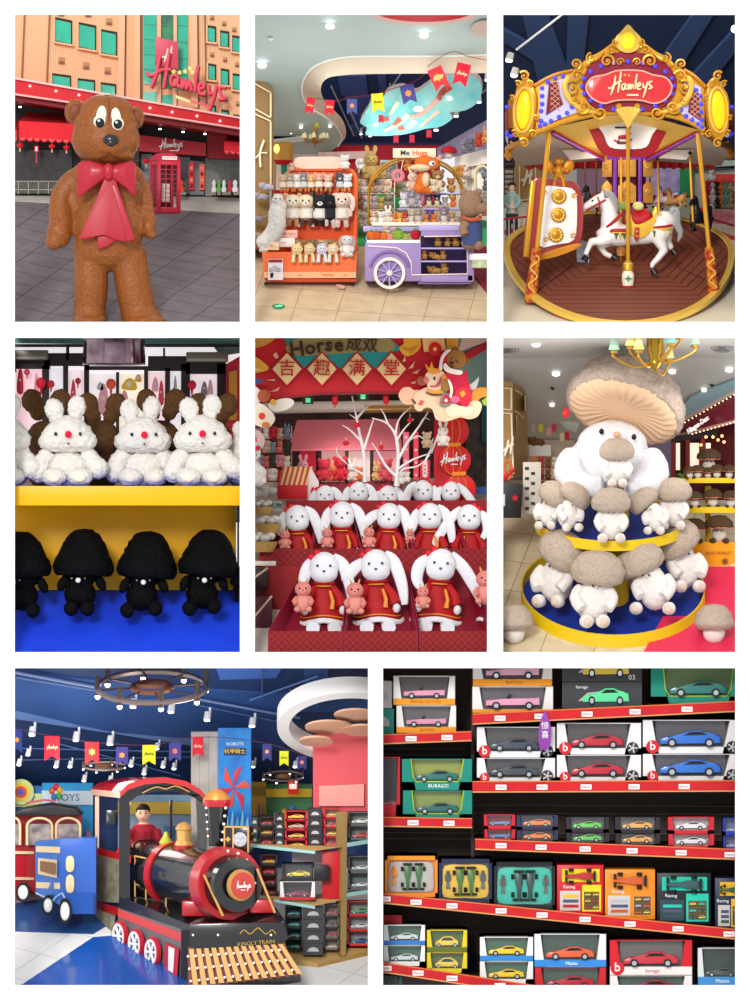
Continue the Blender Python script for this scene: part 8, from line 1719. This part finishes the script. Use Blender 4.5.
# toy shelf unit at right
t=thing('toy_gondola','tan gondola shelf unit stacked with boxed toy cars at right','shelf unit',310,960,110);L=LOC(310,960,110);TN=mat('#b8965c',.5);MT=mat('#9ccac8',.35)
quad('base',t,L,[(262,950,110),(318,964,96),(318,972,96),(262,956,110)],TN,4);quad('base',t,L,[(318,964,96),(378,948,130),(378,956,130),(318,972,96)],mat('#a8864c',.5),4);quad('base_top',t,L,[(262,950,110),(318,964,96),(378,948,130),(330,936,180)],TN,1)
quad('upright',t,L,[(342,812,112),(347,812,116),(346,955,112),(341,956,108)],TN,6);quad('side_panel',t,L,[(336,812,118),(342,812,112),(341,956,108),(336,956,118)],mat('#8c7448',.5),2)
for(a,b,c)in((844,851,847),(895,906,900)):
    quad('shelf',t,L,[(250,a,112),(315,b,98),(342,c,108),(342,c-5,160),(250,a-5,160)],TN,2);quad('shelf_edge',t,L,[(250,a,111),(315,b,96),(315,b+3,96),(250,a+3,111)],MT,1.5)
for y in(843,893):quad('shelf',t,L,[(347,y,114),(378,y-5,130),(378,y-1,130),(347,y+4,114)],MT,30)
k=0;GN='boxed toys on the tan gondola'
def st(x0,x1,yb,n,h,fc,bg,cc,d,where,sl=0):
    for i in range(n):
        carton('%s toy car box, %s, %s from bottom'%({'#2c2a2e':'black','#c81c24':'red','#3c3c40':'charcoal','#58585c':'grey','#d8d4d0':'pale'}.get(fc,'boxed'),where,['first','second','third','fourth','fifth'][i]),x0,x1,yb-(i+1)*h+.3,yb-i*h,d,fc,bg,cc[i%len(cc)]if cc else None,'sport',wl=.08,wr=.08,wb=.14,dep=22,group=GN,film=False)
RC=['#c82c34','#e0b02c','#b83038']
st(251,258,844,3,9,'#3c3c40','#58585c',None,120,'narrow top shelf stack by the chimney');st(259,274,845,3,9.5,'#2c2a2e','#8c5c50',RC,118,'first full stack of the top shelf');st(275,284,846,4,8,'#2c2a2e','#3c4c44',None,116,'slim black stack of the top shelf');st(285,307,849,4,9.6,'#c81c24','#8c1c20',['#e8c02c','#e0b028','#c8a890'],112,'wide red stack of the top shelf')
st(308,322,846,4,9.4,'#2c2a2e','#2c2a2e',None,118,'black stack right of the red one');st(324,340,846,4,9.4,'#c81c24','#c8b0a8',['#c8283c','#e0c040'],120,'corner stack of the top shelf')
st(260,277,896,4,10.4,'#2c2a2e','#7c2c28',['#c8343c','#b02c38','#c82c30','#e0b430'],116,'left stack of the middle shelf')
carton('large black box with yellow sports car on the middle shelf',282,313,864,881,102,'#2c2a2e','#4c5258','#ecd424','sport',group=GN,wl=.1,wr=.04,band='#2c2a2e');carton('large red and white box with dark red car below the yellow one',280,315,881.5,900,101,'#e8e2e0','#2c2228','#8c1c44','sport',group=GN,band='#c81c24',wb=.16)
sheetbox('tall red box standing at the end of the middle shelf','toy box','toy_car_box',331,899,112,18,48,20,mat('#c81c24',.4),GN);sheetbox('pale lilac box at the back of the middle shelf','toy box','toy_car_box',310,866,136,36,14,12,mat('#d8ccd8',.4),GN);sheetbox('black box beside the yellow sports car box','toy box','toy_car_box',321.5,881,100,15,16,8,mat('#232226',.4),GN)
st(285,302,950,4,11,'#2c2a2e','#1c3434',['#4c9c94','#3c7c80'],106,'left stack of the lowest shelf');st(303,323,955,4,12,'#3c3c40','#3c3c40',None,100,'charcoal stack of the lowest shelf');st(324,339,950,4,11.4,'#58585c','#9c8c84',['#e0c8b0','#c82c48','#58585c','#c8404c'],108,'grey stack at the end of the lowest shelf')
st(348,374,840,2,14,'#58585c','#7c8480',['#c83c40','#d8d4d0'],126,'top stack of the right-hand unit');st(348,374,890,2,17,'#58585c','#6c7878',['#c8ccd0'],124,'middle stack of the right-hand unit');st(347,374,946,3,15,'#c81c24','#8c9490',['#2c4c8c','#c8ccd0','#4c8c5c'],122,'lowest stack of the right-hand unit')
# ------------------------------------------------------------------ set 8 things
TAG=mat('#f4f0ee',.5)
def shelf8(label,pts,d,tags):
    "pts: left x, lip top y, right x, lip top y, lip height"
    x0,y0,x1,y1,h=pts;t=thing('shop_shelf',label,'shelf',x0,y0+h,d,'red lipped shelves of the toy car wall');L=LOC(x0,y0+h,d)
    mb=MB();mi=mb.mi(mat('#b98a50',.5));a,b=L(x0,y0,d),L(x1,y1,d)
    mb.ring_loft([[a,a+Vector((0,100,0)),a+Vector((0,100,-3)),a+Vector((0,0,-3))],[b,b+Vector((0,100,0)),b+Vector((0,100,-3)),b+Vector((0,0,-3))]],mat('#5c4436',.6));mb.build('board',t,smooth=0)
    mb=MB();up=Vector((0,0,1));hh=h
    mb.ring_loft([[a+Vector((0,-2,.6)),a+Vector((0,0,.6)),a+Vector((0,0,-hh)),a+Vector((0,-2,-hh))],[b+Vector((0,-2,.6)),b+Vector((0,0,.6)),b+Vector((0,0,-hh)),b+Vector((0,-2,-hh))]],mat('#d01a24',.35,tex='noise',col2='#b8121c',scale=.05));mb.build('red_lip',t,smooth=0)
    for z,c in((.9,'#e0713c'),(-hh,'#d8a060')):MB().tube([a+Vector((0,-2.2,z)),b+Vector((0,-2.2,z))],.7,mat(c,.4),6).build('edge_strip',t)
    for x in tags:
        f=(x-x0)/(x1-x0);p=a.lerp(b,f)+Vector((0,-2.4,-hh*.5));o=MB().box(-5.5,5.5,-.6,0,-2.6,2.6,TAG,.3).build('price_tag',t);o.location=p;txt(o,'lettering','Maisto',0,-.8,0,3.2,mat('#c4303c',.5),.1)
    return t
shelf8('top left shelf of the toy car wall',(374,736,471.5,732.5,8),34,(411,447));shelf8('second left shelf under the green boxes',(374,818,472,819.5,8),34,(413,449))
shelf8('top right shelf of the toy car wall',(472.5,715,742,702,9),30,(500,540,587,635,687));shelf8('second right shelf under the white boxes',(472.5,782.5,742,781.5,9.5),30,(501,542,586,634,684))
shelf8('third right shelf under the small boxes',(475,840,742,850.5,9),30,(501,541,585,632,681,730));shelf8('long fourth shelf under racing car sets',(374,893.5,742,931,8.5),28,(385,416,452,501,542,585,630,678,729));shelf8('lowest shelf of the toy car wall',(374,962,742,1018,8.5),28,(386,418,452,500))
G_='boxed toy cars on the wall'
OG='#f09a1c';WT='#eae6e2'
C=lambda lab,*a,**k:carton(lab,*a,group=G_,**k)
C('white and orange box with pink convertible, upper one at top left',393.5,455,676,705,42,WT,'#5c5658','#e89cb4','classic',OG,word='SPECIAL EDITION',wc='#a05a10');C('white and orange box with pink convertible, lower one at top left',396.5,456,705.5,733,42,WT,'#5a5456','#dd94b0','classic',OG,word='EDITION',wc='#a05a10')
C('white box cut off at the left edge of the top shelf',374,392,681,708,46,'#cfc9c4','#8c8682',film=False);C('teal box cut off at left edge of top shelf',374,394,708.5,734,46,'#1c8c7c','#12695c',film=False)
C('white and orange box with pink convertible cut off by the top of the wall',473,552,655,686,40,WT,'#4c484c','#e0a0bc','classic',OG,word='EDITION',wc='#a05a10');C('white and orange box with pink convertible, top shelf, right of the bay divider',472.5,553,686.5,713,40,WT,'#5c5862','#e49cbc','classic',OG,wb=.14)
for y0,y1,c,lab in((652,681.5,'#e6c41c','dark grey box with yellow car parts and number 03 at the top'),(682,709,'#5ce09c','dark grey box with green racing car picture on the top shelf')):
    t=C(lab,562,642,y0,y1,40,'#3c3e42','#2e3034',wl=.02,wr=.02,wb=.05,film=False);q=toycar(t,44,1.2,4,46,'sport',c);q.scale=(46,6,62)
    txt(t,'lettering','03' if y0<660 else 'burago',70 if y0<660 else 20,-.6,4 if y0<660 else 22,7 if y0<660 else 4.5,WHITE,.1);MB().cyl((6,-.3,22),(6,0,22),2.6,2.6,RED,12).build('emblem',t)
    MB().box(0,80,-.2,13,.1,27,mat('#3a3c40',.4)).build('front_panel',t).location=(0,0,0);q.location.y=-1
C('large green and teal box with teal sports car at top right',651,742,660,703.5,38,'#0e8c78','#6c8c34','#12746c','sport',wl=.16,wb=.16,edge='#c8e83c',emblem=0,dep=50)
C('red box with dark window cut off at left of second shelf',374,400,757,818,40,'#c81424','#2c1a1e','#c02030','sport',wl=.3)
C('teal box with lime lined window, upper of the pair on left shelf',402,472,759,790,42,'#128878','#a0a82c','#1c6a68','sport',edge='#c8e83c',wl=.16,wr=.16,word='BURAGO',wb=.26);C('teal box with lime lined window, lower of the pair on left shelf',403,472,790.5,818.5,42,'#128878','#8c9c30','#1a6260','sport',edge='#c8e83c',wl=.16,wr=.16,wb=.16)
for x0,x1,c,nm,k in((477,555,'#3c4450','grey racing car',0),(557,641,'#b81830','red roadster',1),(643,742,'#1c68c8','blue hypercar',2)):
    for y0,y1,u in(((727,757.5,'upper'),(758,782.5,'lower')),((723,754.5,'upper'),(755,782.5,'lower')),((720,753.5,'upper'),(754,781.5,'lower')))[k]:
        t=C('white box with red b emblem holding a %s, %s of its stack'%(nm,u),x0,x1,y0,y1,38,'#e3e0e0','#4a4244',c,'sport',wl=.13,wr=.17,wb=.2,emblem=1)
        o=MB().cyl((0,-.6,0),(0,0,0),6,6,mat('#2c2c30',.4),16).build('wheel_print',t);o.location=((x1-x0)*.9,0,6.5)
        for a in range(5):MB().cyl((0,-.8,0),(4.8*math.cos(a*1.257),-.8,4.8*math.sin(a*1.257)),.6,.9,mat('#d0d0d4',.4),5).build('spoke_print',o)
t=thing('hanging_tag','purple figure shaped tag with white writing hanging from the top right shelf','tag',545,750,26);MB().prism(cr2([(-5,2),(-6.5,18),(-4,30),(0,39),(4,30),(6.5,18),(4,2)],3),-1,0,mat('#8a3c9c',.5),.3).build('card',t)
for i,c in enumerate('惊喜'):txt(t,'lettering',c,0,-1.2,24-i*9,8,WHITE,.1)
for x0,x1,yt,c1,f_,bg,nm,st in((484,515,814.5,'#5c8cc8','#cc1c30','#a81424','red box with blue roadster','classic'),(516.5,558,815,'#ee7c24','#2c3048','#4c5468','dark blue box with orange car','sport'),(566,609,817,'#5cc43c','#28242a','#6c6668','black box with green car','sport'),(615,660,817,'#e8a034','#28242a','#786e6c','black box with amber car','sport'),(668,714,817,'#e4e0e0','#cc2032','#c8b8b8','red box with white car','sport'),(723,742,818,'#c8ccd8','#2438a8','#6c74a8','blue box with pale car','sport')):
    ym=yt+14.5+(x0-484)*.012;yb=841+(x0-475)*.039
    C('small %s, upper of two on the third shelf'%nm,x0,x1,yt,ym,38,f_,bg,c1,st,dep=24);C('small %s, lower of two on third shelf'%nm,x0+.5,x1,ym+.3,yb,38,f_,bg,c1,st,dep=24)
# racing car sets
def f1set(lab,x0,x1,y0,y1,fc,tray,c,top,figs):
    w,h=x1-x0,y1-y0;t=thing('racing_car_set',lab,'toy box',x0,y1,36,'racing car sets on the fourth shelf');F=mat(fc,.4)
    mb=MB();mb.box(0,w,6,60,0,h,F);mb.box(0,2.5,0,8,0,h,F);mb.box(w-2.5,w,0,8,0,h,F);mb.box(0,w,0,8,0,4,F);mb.box(0,w,0,60,h-4,h,mat(top,.4));mb.build('carton',t,smooth=0)
    MB().prism(cr2([(5,6),(4,h*.5),(6,h-7),(w*.5,h-6),(w-6,h-7),(w-4,h*.5),(w-5,6),(w*.5,5)],3),3,6,mat(tray,.5),.6).build('blister_tray',t)
    for s in(-1,1):f1(t,w*.5+s*5.6+(2 if figs==1 else 0),1,h*.5,h*.66,c)
    for s in((-1,1)if figs==2 else(-1,)):
        mb=MB();mb.ball((0,0,8.6),2);mb.tube([(0,0,7),(0,0,0)],[2.4,2]);mb.tube([(0,0,0),(-1.3,0,-8)],1.2,None,6);mb.tube([(0,0,0),(1.3,0,-8)],1.2,None,6);mb.tube([(-2.6,0,6),(-2.2,-1,0)],.9,None,6);mb.tube([(2.6,0,6),(2.2,-1,0)],.9,None,6)
        mb.build('driver_figure',t,mat('#e08c2c' if figs==1 else '#5c6058',.5)).location=(w*.5+s*(w*.5-9),2,h*.5)
    MB().box(3,w-3,.6,.8,4,h-4,FILM).build('window_film',t,smooth=0)
f1set('orange boxed racing set with grey tray, leftmost of the big sets',385,437.5,856,897,'#ee8a1c','#b9b4ac','#2f6a34','#f0921e',1);f1set('navy boxed racing set with yellow tray',439,492,859,903,'#1e2848','#e6b818','#3c6c2c','#1e2848',2);f1set('black boxed racing set with turquoise tray',494,555,862,909,'#1a1e24','#18b8a0','#28403c','#16181c',2)
C('red box cut off at the far left of the fourth shelf',374,384,850,894,40,'#c01828','#7c1018',film=False)
def combo(lab,x0,x1,y0,y1,fc,win,c1,c2):
    w,h=x1-x0,y1-y0;t=thing('racing_car_set',lab,'toy box',x0,y1,36,'racing car sets on the fourth shelf');MB().box(0,w,0,44,0,h,mat(fc,.4),.4).build('carton',t)
    MB().box(5,w-4,-.6,0,h*.66,h-4,mat(win,.5)).build('top_window',t);f1(t,w*.5,-3,h*.78,w*.66,c1,(0,90,0));MB().box(3,w*.5,-.5,0,4,h*.48,mat('#c8c0bc' if c2!='#28b8a4' else '#28404c',.5)).build('picture_panel',t)
    for q in range(3):MB().box(6,w*.46,-1,-.5,7+q*5,10+q*5,mat([c1,'#44506c',c2][q],.5)).build('picture_print',t)
    txt(t,'lettering','Racing',w*.26,-.7,h*.56,4.6,WHITE,.1);MB().box(w*.54,w-2.5,-.8,0,3,h*.6,mat(win,.5)).build('side_window',t);MB().box(w*.58,w-4.5,-1.2,-.8,5,h*.46,mat('#5c4a2c',.5)).build('side_tray',t)
    for q in range(6):toycar(t,w*.66+(q%2)*w*.17,-2,6+(q//2)*h*.13,w*.15,'small',[c1,'#d8c83c',c2][q%3])
combo('red and yellow racing combo box on the fourth shelf',557,603.5,865,914.5,'#cc1c28','#ecd01c','#b01c24','#e8b41c');combo('orange and grey racing combo box on the fourth shelf',605,655,869.5,919.5,'#e88a1c','#e0861c','#c8501c','#b0b0b8');combo('black and turquoise racing combo box on the fourth shelf',657,711,873,924.5,'#14181c','#1cc0a8','#2c4a50','#28b8a4');combo('navy and yellow racing combo box cut off at right edge',715,745,878,930,'#1c2444','#f0b81c','#2c5c34','#44507c')
# lowest row
for(x0,x1,ya,yb,yc,f_,bg,c1,st,bd,nm,wd)in((384,425,925,945,966,'#e6e4e4','#3c6c50','#cfd8d8','sport','#2c78c8','white and blue box with silver car',None),(427,467,930,952,973,'#e0c818','#4c6c28','#e8c820','small','#5c6c28','yellow box with yellow mini car',None),(480,533,937,961,984,'#e6e4e4','#346448','#e8c41c','sport','#2c84d0','white and blue box with yellow sports car',None)):
    C('%s, upper of two on the lowest shelf'%nm,x0,x1,ya,yb,38,f_,bg,c1,st,band=bd,dep=54);C('%s, lower of two on the lowest shelf'%nm,x0,x1,yb+.4,yc,38,f_,bg,c1,st,dep=54)
C('white and blue box with orange supercar on the lowest shelf',534.5,606,934,967,38,'#e8e6e4','#2c4c3c','#e0582c','sport','#2c88d8',dep=54,word='Maisto');C('red box with red car below the orange supercar',535,606,967.5,995,38,'#c81c28','#2c5440','#b81c30','sport',dep=54)
C('large red box with red racing coupe on the lowest shelf',610,692,940,975,36,'#cc1424','#5c5c58','#c41c30','sport','#e8e4e0',wb=.24,dep=56,word='burago',wc='#b8101c',emblem=1);C('white box with green trimmed stripe under the large red box',610,692,975.5,1000,36,'#e6e4e2','#2c5c44','#8c2028','sport',dep=56)
C('white box with dark window and blue band at bottom right',698,745,948,985,36,'#d8dcdc','#0e2a24','#2c4038','sport','#3c90d0',dep=54,word='Maisto');C('red box cut off at left of the lowest shelf behind the silver car',374,402,915,962,62,'#b81c28','#8c1420',film=False,dep=30)
C('teal model box at the bottom left corner under the lowest shelf',374,402,976,995,40,'#1c5c58','#12302e','#4c8c88','sport')
MB().box(474,476,0,1,0,1,None)
t=thing('bay_divider','dark steel upright between the left and right shelving bays','shelf upright',472,910,70);MB().box(-1,2,0,6,0,255,mat('#3a302c',.5)).build('upright',t)
bpy.data.scenes.remove(_TS)
